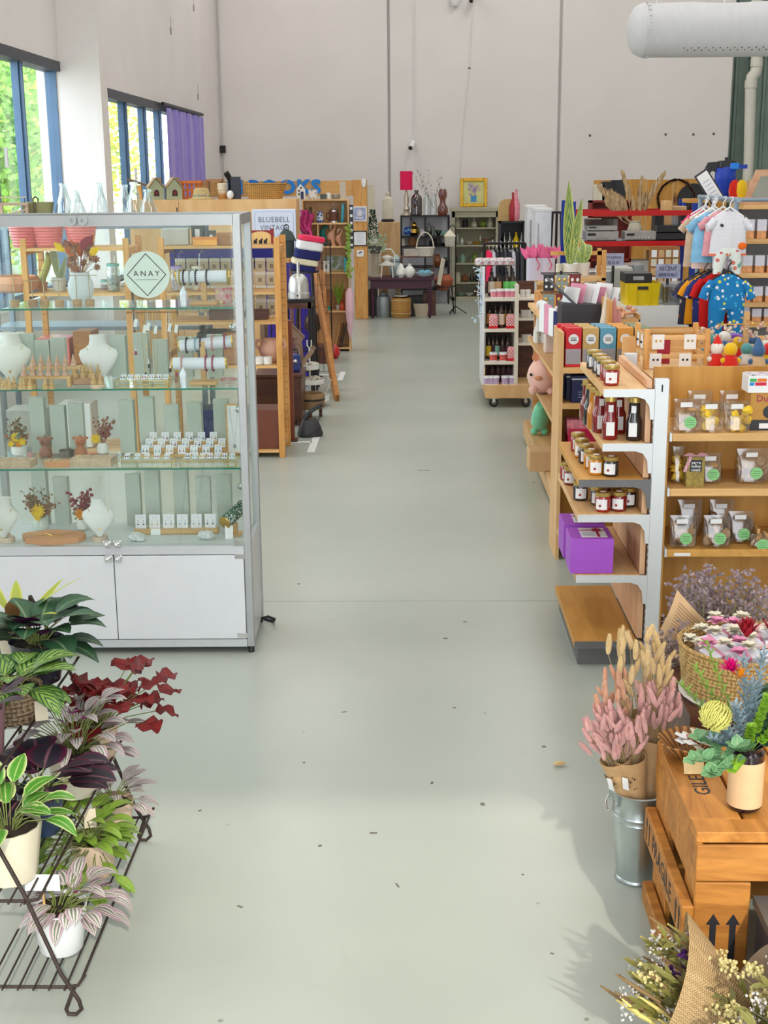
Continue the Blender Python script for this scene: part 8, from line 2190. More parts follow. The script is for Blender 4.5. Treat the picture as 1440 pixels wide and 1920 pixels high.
def bag(px,py,k,w,h,cont,label,sticker=True,n=10,dy=None,tag=True):
 z=BZ[k];p=Zp(px,py,z);p.y=min(max(p.y,GY0+.05),GY0+.33)if dy is None else GY0+dy
 p=Yp(px,py,p.y);p.x=max(p.x,BX_+w+.004);p.z=z+.0005
 t_=T('biscuit_bag',label,'bag of biscuits',p);q=random.Random(px+k)
 P(MB().loft([(0,w*.85,.028),(.012,w,.038),(h*.5,w*.98,.034),(h*.8,w*.9,.012),(h,w*.95,.002)],18,3),'cellophane',CEL,t_)
 for i in range(n):
  r_=.018
  b=MB();b.M=mt((q.uniform(-w*.7,w*.7),q.uniform(-.012,.012),.02+(i/n)*h*.55),q.uniform(0,3),q.uniform(-.7,.7),q.uniform(0,3))
  if cont is MAC:b.lathe([(.012,0),(.019,.004),(.017,.010),(.016,.0115),(.0155,.0145),(.016,.016),(.017,.0175),(.019,.023),(.012,.028)],12)
  else:b.lathe([(.02,0),(.023,.004),(.02,.011),(.01,.013)],9)
  P(b,'macaron' if cont is MAC else 'biscuit',cont,t_)
 if sticker:
  b=MB();b.M=mt((w*.15,-.039,h*.33),pi/2);b.lathe([(.026,0),(.026,.001)],18);s_=P(b,'green_sticker',GLB,t_)
  for j in range(3):P(MB().bx(-.016+w*.15,-.0408,h*.33-.012+j*.01,.016+w*.15,-.0399,h*.33-.01+j*.01),'text_line',pm('dark_green_ink',(.08,.2,.08),.6),s_)
 if tag:P(MB().ob((-w*.1,-.02,h*.84),(.05,.001,.02),(.1,0,.05)),'price_label',PAPER,t_)
bag(1283,812,0,.062,.14,BISC,'biscuit bag with green sticker at the post end of top shelf')
bag(1332,812,0,.052,.13,MAC,'bag of yellow macarons beside the biscuit bag',False,9);bag(1380,812,0,.055,.13,MAC,'bag of yellow macarons beside the brown carton',False,10)
bag(1310,800,0,.06,.15,BISC,'plain biscuit bag behind the macarons at the post end',False,6,.2);bag(1370,800,0,.06,.15,BISC,'plain biscuit bag behind the macarons at the carton end',False,6,.2)
bag(1268,905,1,.03,.16,MAC,'slim tall pack of yellow macarons on the second shelf',False,8,None,False)
bag(1330,900,1,.05,.13,BISC,'green stickered biscuit bag behind the ribboned box',True,7,.12);bag(1408,905,1,.075,.15,BISC,'large silvery biscuit bag with green sticker on second shelf',True,10)
bag(1278,1028,2,.062,.14,BISC,'biscuit bag with green sticker at the post end of lowest shelf');bag(1341,1028,2,.062,.14,BISC,'biscuit bag with green sticker in the middle of lowest shelf');bag(1386,1018,2,.06,.14,MINTL,'dark biscuit bag with green sticker on lowest shelf',True,8,.12)
bag(1290,1010,2,.06,.16,MINTL,'dark biscuit bag in the rear row at the post end',False,5,.25);bag(1350,1010,2,.06,.16,MINTL,'dark biscuit bag in the rear row of lowest shelf',False,5,.25)
bag(1422,1028,2,.045,.055,BISC,'small crumpled biscuit bag lying on the lowest shelf',True,5,.05,False)
p=Yp(1300,905,GY0+.06);p.z=BZ[1]+.0005
t_=T('toast_pack','clear pack of toasts labelled yarra valley toast with striped bow','food pack',p)
P(MB().bx(-.038,-.03,0,.038,.03,.13),'pack',pm('toast_fill',(.30,.22,.06),.5,var=.3,scale=60),t_);P(MB().bx(-.024,-.0315,.068,.026,-.03,.118),'black_label',INK,t_)
for j,s in enumerate(('yarra','valley','toast')):TX(s,.019,(.001,-.032,.107-j*.0155),FR,PAPER,t_)
STRB=ribbed('maroon_stripe_ribbon',(.45,.03,.10),(.75,.70,.70),60,'X',.6,0)
for s in(-1,1):P(MB().leaf((0,-.03,.135),(s,-.2,.25),(0,-.4,1),.055,.03,.6,4),'bow_loop',STRB,t_)
P(MB().ob((-.035,-.034,.1),(.014,.002,.07),(0,.35,0)),'ribbon_tail',STRB,t_)
p=Yp(1425,812,GY0+.12);p.z=BZ[0]+.0005;OB=pm('toffee_carton',(.52,.28,.08),.5,var=.05)
t_=T('chocolate_carton','toffee brown carton printed Dubai with a round window','carton',p)
P(MB().bx(-.06,-.05,0,.12,.06,.16),'carton',OB,t_);P(MB().bx(-.062,-.052,0,.122,.0,.045),'dark_base',BLACK,t_);TX('Dubai',.04,(.01,-.0515,.135),FR,RIB,t_)
b=MB();b.M=mt((.02,-.0505,.078),pi/2);b.lathe([(.027,0),(.027,.001)],18);P(b,'window',BLACK,t_);P(MB().bx(-.02,-.0535,.008,.04,-.052,.03),'sticker',PAPER,t_)
t_=T('printed_box','white printed box with four coloured bands and a barcode','box',p+V((-.02,0,.161)))
P(MB().bx(-.055,-.055,0,.13,.06,.07),'box',PAPER,t_);P(MB().bx(-.05,-.05,.07,.125,.055,.074),'lid',FLP,t_)
for s,x0,x1,z,c_ in(('green',-.05,-.022,.046,(.08,.4,.1)),('orange',-.019,.02,.046,(.75,.2,.05)),('blue',-.05,-.03,.03,(.05,.25,.6)),('red',-.027,.02,.03,(.6,.03,.06))):P(MB().bx(x0,-.0558,z,x1,-.055,z+.014),'printed_band',pm('ink_'+s,c_,.6,var=.25,scale=160),t_)
b=MB()
for k in range(12):b.bx(.085+k*.003,-.0558,.012,.0862+k*.003+.0006*(k%3),-.055,.034)
stuff(P(b,'barcode',INK,t_))
t_=T('pine_snack_box','open pine box at the end of the lowest bakery shelf','box',(BX_+.50,GY0+.2,BZ[2]+.0005))
P(MB().bx(-.1,-.12,0,.12,.12,.012).bx(-.1,-.12,.012,-.088,.12,.07).bx(.108,-.12,.012,.12,.12,.07).bx(-.088,-.12,.012,.108,-.108,.05),'box',PINEX,t_)
# ==== foreground right: bucket of bunny tails, crate, bouquets
bp_=Zp(1197,1660);bp_.y+=.05
t_=T('metal_bucket','tall galvanised flower bucket with wire handles','bucket',bp_);t_.scale=(1.14,1.14,1)
P(MB().lathe([(.052,0),(.056,.004),(.056,.01),(.053,.014),(.066,.2),(.069,.203),(.067,.208),(.070,.222),(.067,.228),(.073,.292),(.077,.297),(.073,.300),(.069,.29),(.051,.02)],36),'body',STEEL,t_)
for s in(-1,1):P(MB().tube([(s*.073,-.035,.262),(s*.083,-.03,.24),(s*.086,0,.235),(s*.083,.03,.24),(s*.073,.035,.262)],.003,6),'handle',CHROME,t_);P(MB().bx(s*.073-.003,-.042,.25,s*.073+.003,-.03,.28).bx(s*.073-.003,.03,.25,s*.073+.003,.042,.28),'handle_lug',STEEL,t_)
BUNP=pm('pink_bunny_tail',(.78,.44,.40),.95,var=.18,scale=25,bump=.5,bs=300,sheen=.6);BUNC=pm('cream_bunny_tail',(.76,.55,.28),.95,var=.12,scale=25,bump=.5,bs=300,sheen=.6);BUNO=pm('peach_bunny_tail',(.74,.40,.26),.95,var=.15,scale=25,bump=.5,bs=300,sheen=.6)
FLEM=pm('printed_kraft',(.58,.38,.21),.75,var=.1,scale=20);DPR=pm('flower_print',(.14,.08,.04),.8,var=.3)
def bunny(b,tip,d,L,r):
 d=V(d).normalized();p0=V(tip)-d*L
 b.tube([p0,p0+d*L*.2,p0+d*L*.55,p0+d*L*.88,V(tip)],[r*.4,r*.75,r*.8,r*.5,r*.1],7)
 o=d.orthogonal().normalized();w=d.cross(o);vs=[];fs=[]
 for i in range(54):
  f=.04+.86*i/54;a=i*2.4;e=o*cos(a)+w*sin(a);sd=d.cross(e)*.0016
  c=p0+d*(L*f)+e*(r*.6*min(1,3*f,2.2*(1.05-f)));n=len(vs)
  vs+=[c-sd,c+sd,c+e*(r*.55)+d*(L*.16)];fs.append((n,n+1,n+2))
 b.add(vs,fs)
def bunch(name,label,base,top,nheads,mat_,spread,L,r,seed,wrap=True,zr=(0,.12)):
 base,top=V(base),V(top);q=random.Random(seed)
 t_=T(name,label,'bouquet',base);ax=top-base;H_=ax.length;d0=ax.normalized()
 if wrap:
  M_=d0.to_track_quat('Z','Y').to_matrix().to_4x4();b=MB();b.M=M_
  b.lathe([(.022,0),(.03,H_*.3),(.05,H_*.72),(.048,H_*.72),(.02,.01)],16,wob=lambda a,z:1+.07*sin(2*a+1));w_=P(b,'kraft_wrap',FLEM,t_)
  b=MB();b.M=M_
  for i in range(34):
   a=-pi/2+q.gauss(0,.55);z=H_*(.4+.18*q.random());rr=.0315+.018*(z/H_-.3)*2.6
   b.ball((rr*cos(a),rr*sin(a),z),q.uniform(.002,.005),5,3,(1,.6,1))
  b.bx(-.016,-.0405,H_*.3,.016,-.0395,H_*.305);stuff(P(b,'printed_flowers',DPR,w_))
  b=MB();b.M=M_@mt((.03,-.04,H_*.5),0,.1,.5);b.bx(-.01,-.001,-.02,.01,.001,.02);P(b,'price_tag',PAPER,w_)
 st=MB()
 for i in range(nheads):
  a=q.uniform(0,6.28);s=spread*math.sqrt(q.random())
  sidev=V((cos(a)*s,sin(a)*s*.8,q.uniform(*zr)-s*.35))
  tip=ax+sidev;dd=(tip-ax*.62).normalized()+V((q.uniform(-.35,.35),q.uniform(-.3,.3),.05))
  b=MB();bunny(b,tip,dd,L*q.uniform(.8,1.2),r*q.uniform(.8,1.15));P(b,'bunny_tail',mat_,t_)
  st.tube([ax*.3,(ax*.6+sidev*.3),tip-dd.normalized()*L],.0009,4)
 stuff(P(st,'stems',pm('straw_stems',(.55,.42,.24),.8),t_))
B0=bp_+V((0,0,.22))
def up(px,py,Y):return Yp(px,py,Y)
bunch('bunny_tail_bunch','pink bunny tail bunch in kraft wrap leaning out of bucket',B0+V((-.02,-.02,0)),up(1140,1380,bp_.y-.03),64,BUNP,.095,.058,.0095,1)
bunch('bunny_tail_bunch','pink bunny tail bunch in kraft wrap at the bucket front',B0+V((.0,-.03,0)),up(1172,1375,bp_.y-.05),36,BUNP,.07,.058,.0095,2)
bunch('bunny_tail_bunch','large pink bunny tail bunch beside the crate',B0+V((.025,.01,0)),up(1233,1330,bp_.y+.02),50,BUNP,.08,.062,.0105,3)
bunch('bunny_tail_bunch','peach bunny tail bunch behind the pink ones',B0+V((-.02,.02,0)),up(1150,1312,bp_.y+.04),26,BUNO,.06,.055,.0095,4)
bunch('bunny_tail_bunch','tall cream bunny tail bunch rising at the bucket back',B0+V((.0,.035,0)),up(1190,1270,bp_.y+.07),30,BUNC,.08,.065,.011,5,True,(-.06,.2))
bunch('bunny_tail_bunch','tall cream bunny tail bunch beside the statice',B0+V((.03,.035,0)),up(1232,1225,bp_.y+.08),34,BUNC,.065,.065,.011,6,True,(-.12,.1))
b=MB();bunny(b,(.02,0,.012),(1,.2,0),.045,.011);O(b,'fallen_bunny_tail',BUNC,'single cream bunny tail lying on the floor','dried grass',Zp(1050,1436))
CRX,CRY,CZ_=.70,3.05,.5
CRW=wood('crate_timber',(.60,.28,.09),(.34,.14,.04),(.7,5,5),3.5,.6,.25,knots=2.2);CRT=wood('crate_top_timber',(.60,.28,.09),(.34,.14,.04),(5,.7,5),3.5,.6,.25,knots=2.2)
t_=T('shipping_crate','old timber shipping crate stencilled FRAGILE','crate',(CRX,CRY,0))
CWd,CDd=.8,.56
P(MB().bx(0,0,CZ_-.03,CWd,.075,CZ_,.003),'top_board',CRT,t_);P(MB().bx(0,.078,CZ_-.03,.13,CDd,CZ_-.002,.003),'top_board',CRT,t_)
for i in range(4):P(MB().bx(.14+i*.165,.078,CZ_-.035,.14+(i+1)*.165-.006,CDd,CZ_-.009,.003),'top_board',CRT,t_)
P(MB().bx(.0,.0,.33,.018,CDd,CZ_-.031,.003),'side_board',CRW,t_);P(MB().bx(0.004,0,.02,.018,.13,.328),'side_board',CRW,t_);P(MB().bx(0.004,CDd-.2,.02,.018,CDd,.328),'side_board',CRW,t_)
P(MB().bx(-.03,-.012,.20,.0,CDd-.02,.30,.003),'batten',CRW,t_);P(MB().bx(-.03,.0,.0,.0,CDd-.02,.06,.003),'batten',CRW,t_)
P(MB().bx(.0,-.012,.37,CWd,.0,CZ_-.031,.003),'front_board',CRW,t_);P(MB().bx(.0,-.012,.0,.14,.0,.366,.003),'front_board',CRW,t_);P(MB().bx(CWd-.14,-.012,0,CWd,0,.366,.003),'front_board',CRW,t_)
P(MB().bx(.03,CDd-.02,0,CWd,CDd,CZ_-.036),'rear_board',CRW,t_);P(MB().bx(CWd-.018,0,0,CWd,CDd,CZ_-.036),'side_board',CRW,t_)
SL=(pi/2,0,-pi/2)
TX('FRAGILE',.072,(-.0305,.27,.25),SL,INK,t_,'stencil',.0006,1.08)
for y in(.02,.06,.46,.5):P(MB().bx(-.0312,y-.004,.215,-.0302,y+.004,.265).prism([(y-.011,.262),(y+.011,.262),(y,.285)],-.0312,-.0302,'x'),'stencil_arrow',INK,t_)
for x in(.05,.1):P(MB().bx(x-.008,-.0132,.12,x+.008,-.012,.25).prism([(x-.018,.25),(x+.018,.25),(x,.28)],-.0132,-.012,'y'),'stencil_arrow',INK,t_)
TX('GILE',.06,(.065,.27,CZ_-.0012),(0,0,pi/2),INK,t_,'stencil',.0006)
t_=T('grey_box','dark grey painted box with a metal clasp beside the crate','box',(.96,2.78,0))
P(MB().bx(-.1,0,0,.3,.26,.30),'body',pm('slate_paint',(.06,.055,.07),.6),t_);P(MB().bx(-.11,-.01,.30,.31,.27,.325),'lid',pm('slate_lid',(.12,.11,.10),.5),t_);P(MB().tube([(-.02,-.012,.3),(-.02,-.02,.33),(.02,-.02,.33),(.02,-.012,.3)],.005,6),'clasp',CHROME,t_)
FLW=(.0)
p=Zp(1395,1512,CZ_);p.z=CZ_+.0005
t_=T('flower_jar','dark jar in a kraft sleeve with native flowers and foliage','flower arrangement',p)
P(MB().lathe([(.040,0),(.044,.006),(.044,.155),(.036,.162),(.038,.172),(.034,.172),(.034,.02)],24),'jar',pm('dark_jar',(.015,.008,.012),.12,coat=.6),t_);P(MB().lathe([(.0452,.012),(.0452,.135),(.0445,.136),(.0445,.012)],26,cap=False),'sleeve',KRAFT,t_)
q=random.Random(44)
EUC=leafm('eucalyptus_leaf',(.24,.40,.22),(.16,.32,.16),(.4,.5,.3));BGL=pm('blue_grey_foliage',(.28,.36,.40),.7,var=.2,scale=30);LIME=pm('lime_bells',(.26,.44,.07),.5,var=.25,scale=30);FER=pm('fern_green',(.20,.34,.07),.7,var=.2)
def spray(nm,mat_,specs,n,L,w_,seed,stiff=.3):
 for(dx,dy,dz)in specs:
  b=MB();rr=random.Random(seed+int(dx*900));e=V((dx,dy,dz));s0=V((dx*.1,0,.15))
  b.tube([s0,s0.lerp(e,.5)+V((0,0,.02)),e],.0015,5)
  for i in range(n):
   f=.35+.65*i/n;c=s0.lerp(e,f);a=i*2.4
   b.leaf(c,V((cos(a),sin(a),.5))+(e-s0).normalized()*.6,(0,-.3,1),L*(1.1-.3*f),w_,stiff,3,.15)
  stuff(P(b,nm,mat_,t_))
spray('eucalyptus',EUC,((-.16,-.06,.15),(-.12,-.1,.13),(-.14,-.02,.2),(-.05,-.08,.2)),14,.045,.034,3)
spray('blue_foliage',BGL,((-.08,-.06,.24),(-.05,-.05,.30),(.0,.0,.34),(-.02,.02,.40),(.03,.02,.42),(-.1,-.03,.2)),46,.034,.008,9)
spray('fern',FER,((-.17,.06,.32),(-.13,.08,.36),(-.1,.1,.42),(.08,.05,.33)),26,.028,.006,5)
spray('lime_bells',LIME,((-.01,-.06,.25),(.03,-.05,.33),(.07,-.03,.24),(-.06,-.09,.14)),40,.02,.02,6,.8)
spray('dark_foliage',pm('dark_foliage',(.07,.14,.07),.6,var=.3),((.06,.0,.26),(.1,.0,.2),(.05,.06,.3),(.1,.04,.36)),30,.04,.02,7)
def protea(c,r,mat_,nm,n=40,up_=.6):
 b=MB()
 for i in range(n):
  a=i*2.4;f=i/n;b.leaf(c,(cos(a)*(1-f),sin(a)*(1-f),up_+f),(cos(a),sin(a),0),r,r*.3,-.5,3,.2)
 P(b,nm,mat_,t_)
YPC=pm('pale_yellow_pincushion',(.74,.70,.25),.7,var=.15)
b=MB()
for i in range(150):
 z=1-2*(i+.5)/150;a=i*2.4;s=math.sqrt(1-z*z);d=V((s*cos(a),s*sin(a),z));b.tube([V((-.10,-.05,.27))+d*.008,V((-.10,-.05,.27))+d*.034,V((-.10,-.05,.27))+(d+V((.3,0,.7))).normalized()*.042],[.003,.0022,.0015],4)
stuff(P(b,'pincushion_flower',YPC,t_))
protea((-.055,-.0,.375),.035,pm('magenta_daisy',(.72,.03,.22),.6),'magenta_flower',34,.3);protea((-.035,-.02,.365),.03,ORG,'orange_flower',12,.3)
DRP=pm('crimson_protea',(.34,.01,.03),.6,var=.2)
protea((-.01,.04,.45),.055,DRP,'crimson_protea',22,1.6);protea((.06,.03,.45),.06,DRP,'crimson_protea',22,1.5)
p=Zp(1283,1402,CZ_);p.z=CZ_+.0005
t_=T('wicker_dish','scalloped brown wicker dish filled with white swing tags','dish',(max(p.x,.77),3.5,p.z))
WDK=ribbed('dark_wicker',(.14,.06,.02),(.42,.20,.07),7,'X',.6,.8,'UV')
P(MB().lathe([(.035,0),(.05,.008),(.072,.035),(.085,.05),(.082,.053),(.068,.04),(.045,.012),(.001,.01)],48,wob=lambda a,z:1+.09*abs(sin(3*a))*(z/.05)),'dish',WDK,t_)
for i in range(12):P(MB().ob((.01+.035*cos(i*2.4),-.0+.03*sin(i*2.4),.04+.002*i),(.036,.026,.0012),(.3*sin(i),.3*cos(i),i)),'swing_tag',(PAPER,PAPER,CREAM)[i%3],t_)
P(MB().tube(ringp(.012,10,(.0,-.01,.066)),.0025,5,True),'twine',pm('twine_red',(.5,.25,.2),.8),t_)
p=Zp(1300,1450,CZ_);O(MB().ob((0,0,.022),(.055,.0012,.045),(-.5,0,0)),'note_card',pm('buff_card',(.72,.54,.30),.7),'blank buff note card standing against the wicker dish','card',(p.x,p.y,CZ_+.001))
t_=T('basket_stand','dark stand behind the crate holding the round rush basket','stand',(1.02,3.92,0))
P(MB().bx(-.2,-.18,.0,.3,.25,.52),'body',DARKW,t_);P(MB().lathe([(.19,.52),(.2,.53),(.18,.535)],26),'white_plate',CERAM,t_)
RUSH=weave('rush_weave',(.66,.46,.22),(.40,.24,.09),26)
t_=T('rush_basket','round rush basket filled with white soap boxes and pink flowers','basket',(1.02,3.92,.5355))
P(MB().lathe([(.17,0),(.19,.01),(.205,.15),(.21,.155),(.2,.16),(.195,.15),(.16,.02),(.001,.02)],40),'basket',RUSH,t_)
PWB=pm('white_gift_card',(.80,.78,.84),.5);PRB=pm('pink_satin',(.68,.30,.40),.4)
for i,(x,y,a)in enumerate(((-.11,-.08,.5),(-.03,-.1,.35),(.06,-.11,.1),(-.1,.02,.4),(.0,-.02,.3),(.1,-.03,-.1),(.05,.08,.2),(-.05,.1,.5))):
 b=MB();b.M=mt((x,y,.13),.25,-.1,a);b.bx(-.045,-.03,-.02,.045,.03,.03,.002);q_=P(b,'soap_box',PWB,t_)
 b=MB();b.M=mt((x,y,.13),.25,-.1,a);b.bx(-.006,-.0305,-.021,.006,.0305,.031);P(b,'pink_ribbon',PRB,q_)
PFL=[pm('pink_star_petals',(.74,.30,.46),.6,var=.15),pm('cream_petals',(.80,.74,.60),.6,var=.08),pm('blush_petals',(.78,.52,.48),.6,var=.1)]
for i in range(34):
 a=i*2.4;s=.175*math.sqrt((i+.5)/34);b=MB();x,y=s*cos(a),s*sin(a)+.02
 for k in range(14):b.leaf((x,y,.16+.02*sin(i)),(cos(k*.9+i),sin(k*.9+i),.3+.5*(k%3)),(0,0,1),.036-.004*(k%3),.02,.7,3,.25)
 P(b,'flower',PFL[(0,1,1,2,1,0,1)[i%7]],t_)
STA=pm('mauve_statice',(.42,.33,.34),.8,var=.25,scale=40);STG=pm('olive_stems',(.30,.30,.14),.8,var=.2)
def statice(base,top,w_,n,seed,label,wrap):
 base,top=V(base),V(top);t_=T('statice_bouquet',label,'bouquet',base);rr=random.Random(seed);ax=top-base;b=MB();s_=MB()
 for i in range(n):
  a=rr.uniform(0,6.28);s=w_*math.sqrt(rr.random());e=ax+V((s*cos(a),s*.6*sin(a),rr.uniform(-.12,.06)))
  s_.tube([ax*.2,ax*.55+V((s*cos(a)*.5,s*sin(a)*.3,0)),e],.0011,4)
  for k in range(11):
   c=e+V((rr.uniform(-.035,.035),rr.uniform(-.03,.03),rr.uniform(-.07,.03)));b.leaf(c,(rr.uniform(-1,1),rr.uniform(-1,.3),1),(0,-1,.2),.017,.012,.2,2).leaf(c,(rr.uniform(-1,1),-.6,.6),(0,-1,.2),.015,.011,.2,2)
 stuff(P(b,'statice_flowers',STA,t_));stuff(P(s_,'stems',STG,t_))
 if wrap:
  M_=ax.to_track_quat('Z','Y').to_matrix().to_4x4();c=MB();c.M=M_;L=ax.length
  c.lathe([(.03,0),(.06,L*.4),(.15,L*.86),(.148,L*.86),(.03,.02)],20,wob=lambda a,z:1+.12*sin(3*a));k_=P(c,'kraft_wrap',KRAFT,t_)
  c=MB();c.M=M_@mt((-.06,-.118,L*.76),-.2,0,-.3)
  for k in range(9):c.bx(-.04,-.004,-.05+k*.011,.04,-.003,-.047+k*.011)
  stuff(P(c,'text_line',pm('brown_ink',(.32,.2,.11),.8,var=0),k_))
statice((1.0,4.5,.0),up(1350,1118,4.6),.2,130,3,'large mauve statice bouquet in printed kraft wrap behind rush basket',True)
statice((.77,4.2,.0),up(1256,1210,4.15),.055,22,5,'slim mauve statice bunch between bunny tails and rush basket',False)
sb=bpy.data.objects['statice_bouquet'];o_=sb.location
cn=[up(x,y,4.3)-o_ for x,y in((1230,1192),(1312,1232),(1322,1162),(1270,1106))]
def pap(u,v,k=0):return(cn[0]*(1-u)+cn[1]*u)*(1-v)+(cn[3]*(1-u)+cn[2]*u)*v+V((0,-.04*sin(pi*u)-.02*sin(pi*v)-k,0))
w_=P(MB().sheet(pap,10,8),'kraft_flap',KRAFT,sb)
b=MB()
for k in range(13):b.sheet(lambda u,v,k=k:pap(.12+.74*u*(1-.2*(k%3==2)),.1+k*.062+v*.016,.002),8,1)
stuff(P(b,'text_line',pm('brown_ink',(.32,.2,.11),.8,var=0),w_))
HES=weave('hessian',(.58,.42,.24),(.34,.22,.11),60,.95,.6);HESP=weave('pale_hessian',(.74,.62,.42),(.5,.38,.22),60,.95,.6);LIN=pm('grey_brown_paper',(.36,.27,.2),.85,var=.15,scale=30)
SAGE=leafm('dried_sage_leaf',(.27,.25,.09),(.19,.18,.06));GYP=pm('white_dried_buds',(.74,.70,.68),.8,var=.1);STF=pm('straw_spikes',(.70,.58,.22),.8,var=.15);YAR=pm('cream_yarrow',(.76,.66,.34),.85,var=.15,scale=60,bump=.8,bs=200)
def dried(loc,d0,L,label,wrapm,seed,comp,wr=.1):
 t_=T('dried_bouquet',label,'bouquet',loc);rr=random.Random(seed);d0=V(d0).normalized()
 M_=d0.to_track_quat('Z','Y').to_matrix().to_4x4();b=MB();b.M=M_
 b.sheet(lambda u,v:((.022+wr*1.35*v**1.2)*cos(pi/2+(u-.5)*4.3),(.022+wr*1.35*v**1.2)*sin(pi/2+(u-.5)*4.3),L*v*(1.02-.3*abs(u-.5)**1.5*2+.03*sin(9*u+seed))),22,9);P(b,'wrap',wrapm,t_)
 for nm,m_,n,kind in comp:
  b=MB()
  for i in range(n):
   a=rr.uniform(0,6.28);s=wr*1.15*math.sqrt(rr.random());e=M_@V((s*cos(a),s*sin(a),L*rr.uniform(.72,1.1)))
   b.tube([M_@V((0,0,L*.2)),M_@V((s*cos(a)*.5,s*sin(a)*.5,L*.5)),e],.001,4)
   if kind=='leaf':
    for k in range(7):b.leaf(e-d0*.012*k,d0+V((rr.uniform(-1,1),rr.uniform(-1,1),rr.uniform(-.5,1))),(0,-.3,1),.04,.016,.4,3)
   elif kind=='bud':
    for k in range(13):b.ball(e+V((rr.uniform(-.022,.022),rr.uniform(-.022,.022),rr.uniform(-.02,.02))),rr.uniform(.0022,.004),5,4)
   elif kind=='spike':b.tube([e-d0*.05,e,e+(d0+V((rr.uniform(-.2,.2),0,.1)))*.06],[.003,.006,.002],6)
   else:
    for k in range(44):b.ball(e+V((rr.gauss(0,.016),rr.gauss(0,.016),rr.gauss(0,.009))),.0048,5,4)
  stuff(P(b,nm,m_,t_))
dried(V((.92,2.74,.06)),(-1,.28,.52),.40,'dried bouquet of straw spikes and white buds in dark hessian',HES,2,[('straw_spikes',STF,16,'spike'),('sage_leaves',SAGE,26,'leaf'),('white_buds',GYP,40,'bud'),('dark_twigs',STEM,20,'spike'),('purple_flower',pm('deep_purple_dried',(.07,.01,.12),.8),2,'head'),('cream_yarrow',YAR,2,'head')],.105)
dried(V((1.02,2.62,.10)),(-.95,.05,.62),.36,'dried bouquet with cream yarrow heads in grey brown paper',LIN,5,[('cream_yarrow',YAR,9,'head'),('sage_leaves',SAGE,12,'leaf'),('white_buds',GYP,14,'bud')],.10)
dried(V((1.02,2.46,.14)),(-.9,-.02,.62),.28,'dried bouquet with a purple centre in pale hessian',HESP,7,[('purple_flower',pm('purple_dried',(.2,.04,.3),.8),4,'head'),('sage_leaves',SAGE,16,'leaf'),('cream_yarrow',YAR,3,'head')],.085)
dried(V((.98,2.52,.02)),(-1,.06,.32),.34,'dried leafy bouquet in folded cream paper at the frame corner',pm('cream_tissue',(.66,.56,.42),.85),9,[('sage_leaves',SAGE,22,'leaf'),('white_buds',GYP,14,'bud'),('rust_leaves',pm('rust_leaf_dry',(.34,.16,.08),.8),8,'leaf')],.085)
# ==== foreground left: wire plant stand
WR=pm('rusty_black_wire',(.05,.035,.03),.6,.4,var=.3,scale=40)
SX0,SY0,SY1=-.9,3.0,3.93
t_=T('wire_plant_stand','tiered rusty wire plant stand with loop feet','plant stand',(SX0,SY0,0))
LS=SY1-SY0
tiers=[(.0,.085),(-.085,.33),(-.21,.605)]
for y in(.0,LS):
 P(MB().tube([(.02,y,.085),(-.005,y,.02),(.0,y,.006),(.02,y,.0055),(.035,y,.02),(.03,y,.045),(-.01,y,.12),(-.09,y,.35),(-.215,y,.64),(-.3,y,.84)],.0055,7),'slanted_leg',WR,t_)
 P(MB().tube([(-.3,y,.84),(-.42,y,.006)],.0055,7),'rear_leg',WR,t_)
for k,(x,z)in enumerate(tiers):
 wv=.20
 for y in(0,LS):P(MB().tube([(x+.05,y,z+.035),(x+.03,y,z+.005),(x,y,z),(x-wv,y,z),(-.42+.12*z,y,z)],.0045,6),'end_bar',WR,t_)
 for j in range(6):P(MB().tube([(x-j*wv/5,-.02,z+.004),(x-j*wv/5,LS+.02,z+.004)],.0032,6),'shelf_wire',WR,t_)
 P(MB().tube([(x+.04,0,z+.02),(x+.04,LS,z+.02)],.004,6),'front_rail',WR,t_)
def LF(nm,*a,**k):return leafm(nm,*a,**k)
TRAD=LF('tradescantia_leaf',(.50,.30,.38),(.6,.5,.5),(.62,.52,.54),0,.4,[(.05,(.58,.48,.5)),(.08,(.14,.20,.12)),(.17,(.16,.22,.13)),(.2,(.66,.56,.58)),(.3,(.60,.48,.52)),(.33,(.18,.23,.15)),(.38,(.2,.25,.17)),(.41,(.58,.42,.48))],under=(.30,.03,.20));PHIL=LF('philodendron_leaf',(.62,.68,.34),(.08,.24,.04),(.4,.5,.2),0,.35);FISH=LF('fishbone_leaf',(.14,.26,.05),(.30,.42,.09),(.12,.2,.04),6,.45,under=(.2,.3,.1));DARKC=LF('dark_purple_leaf',(.085,.006,.03),(.014,.010,.02),(.22,.10,.12),0,.55,under=(.14,.02,.09));BEG=LF('red_begonia_leaf',(.10,.003,.003),(.18,.004,.004),(.1,.004,.004),0,.65,under=(.22,.012,.008));CALD=LF('dark_calathea_leaf',(.015,.05,.025),(.03,.09,.04),(.22,.3,.18),0,.5,under=(.08,.01,.07));PRAY=LF('prayer_leaf',(.03,.09,.03),(.24,.38,.09),(.4,.5,.2),5,.4,under=(.2,.25,.1));YGL=LF('yellow_green_leaf',(.60,.60,.12),(.36,.42,.08),None,0,.4,under=(.42,.20,.10))
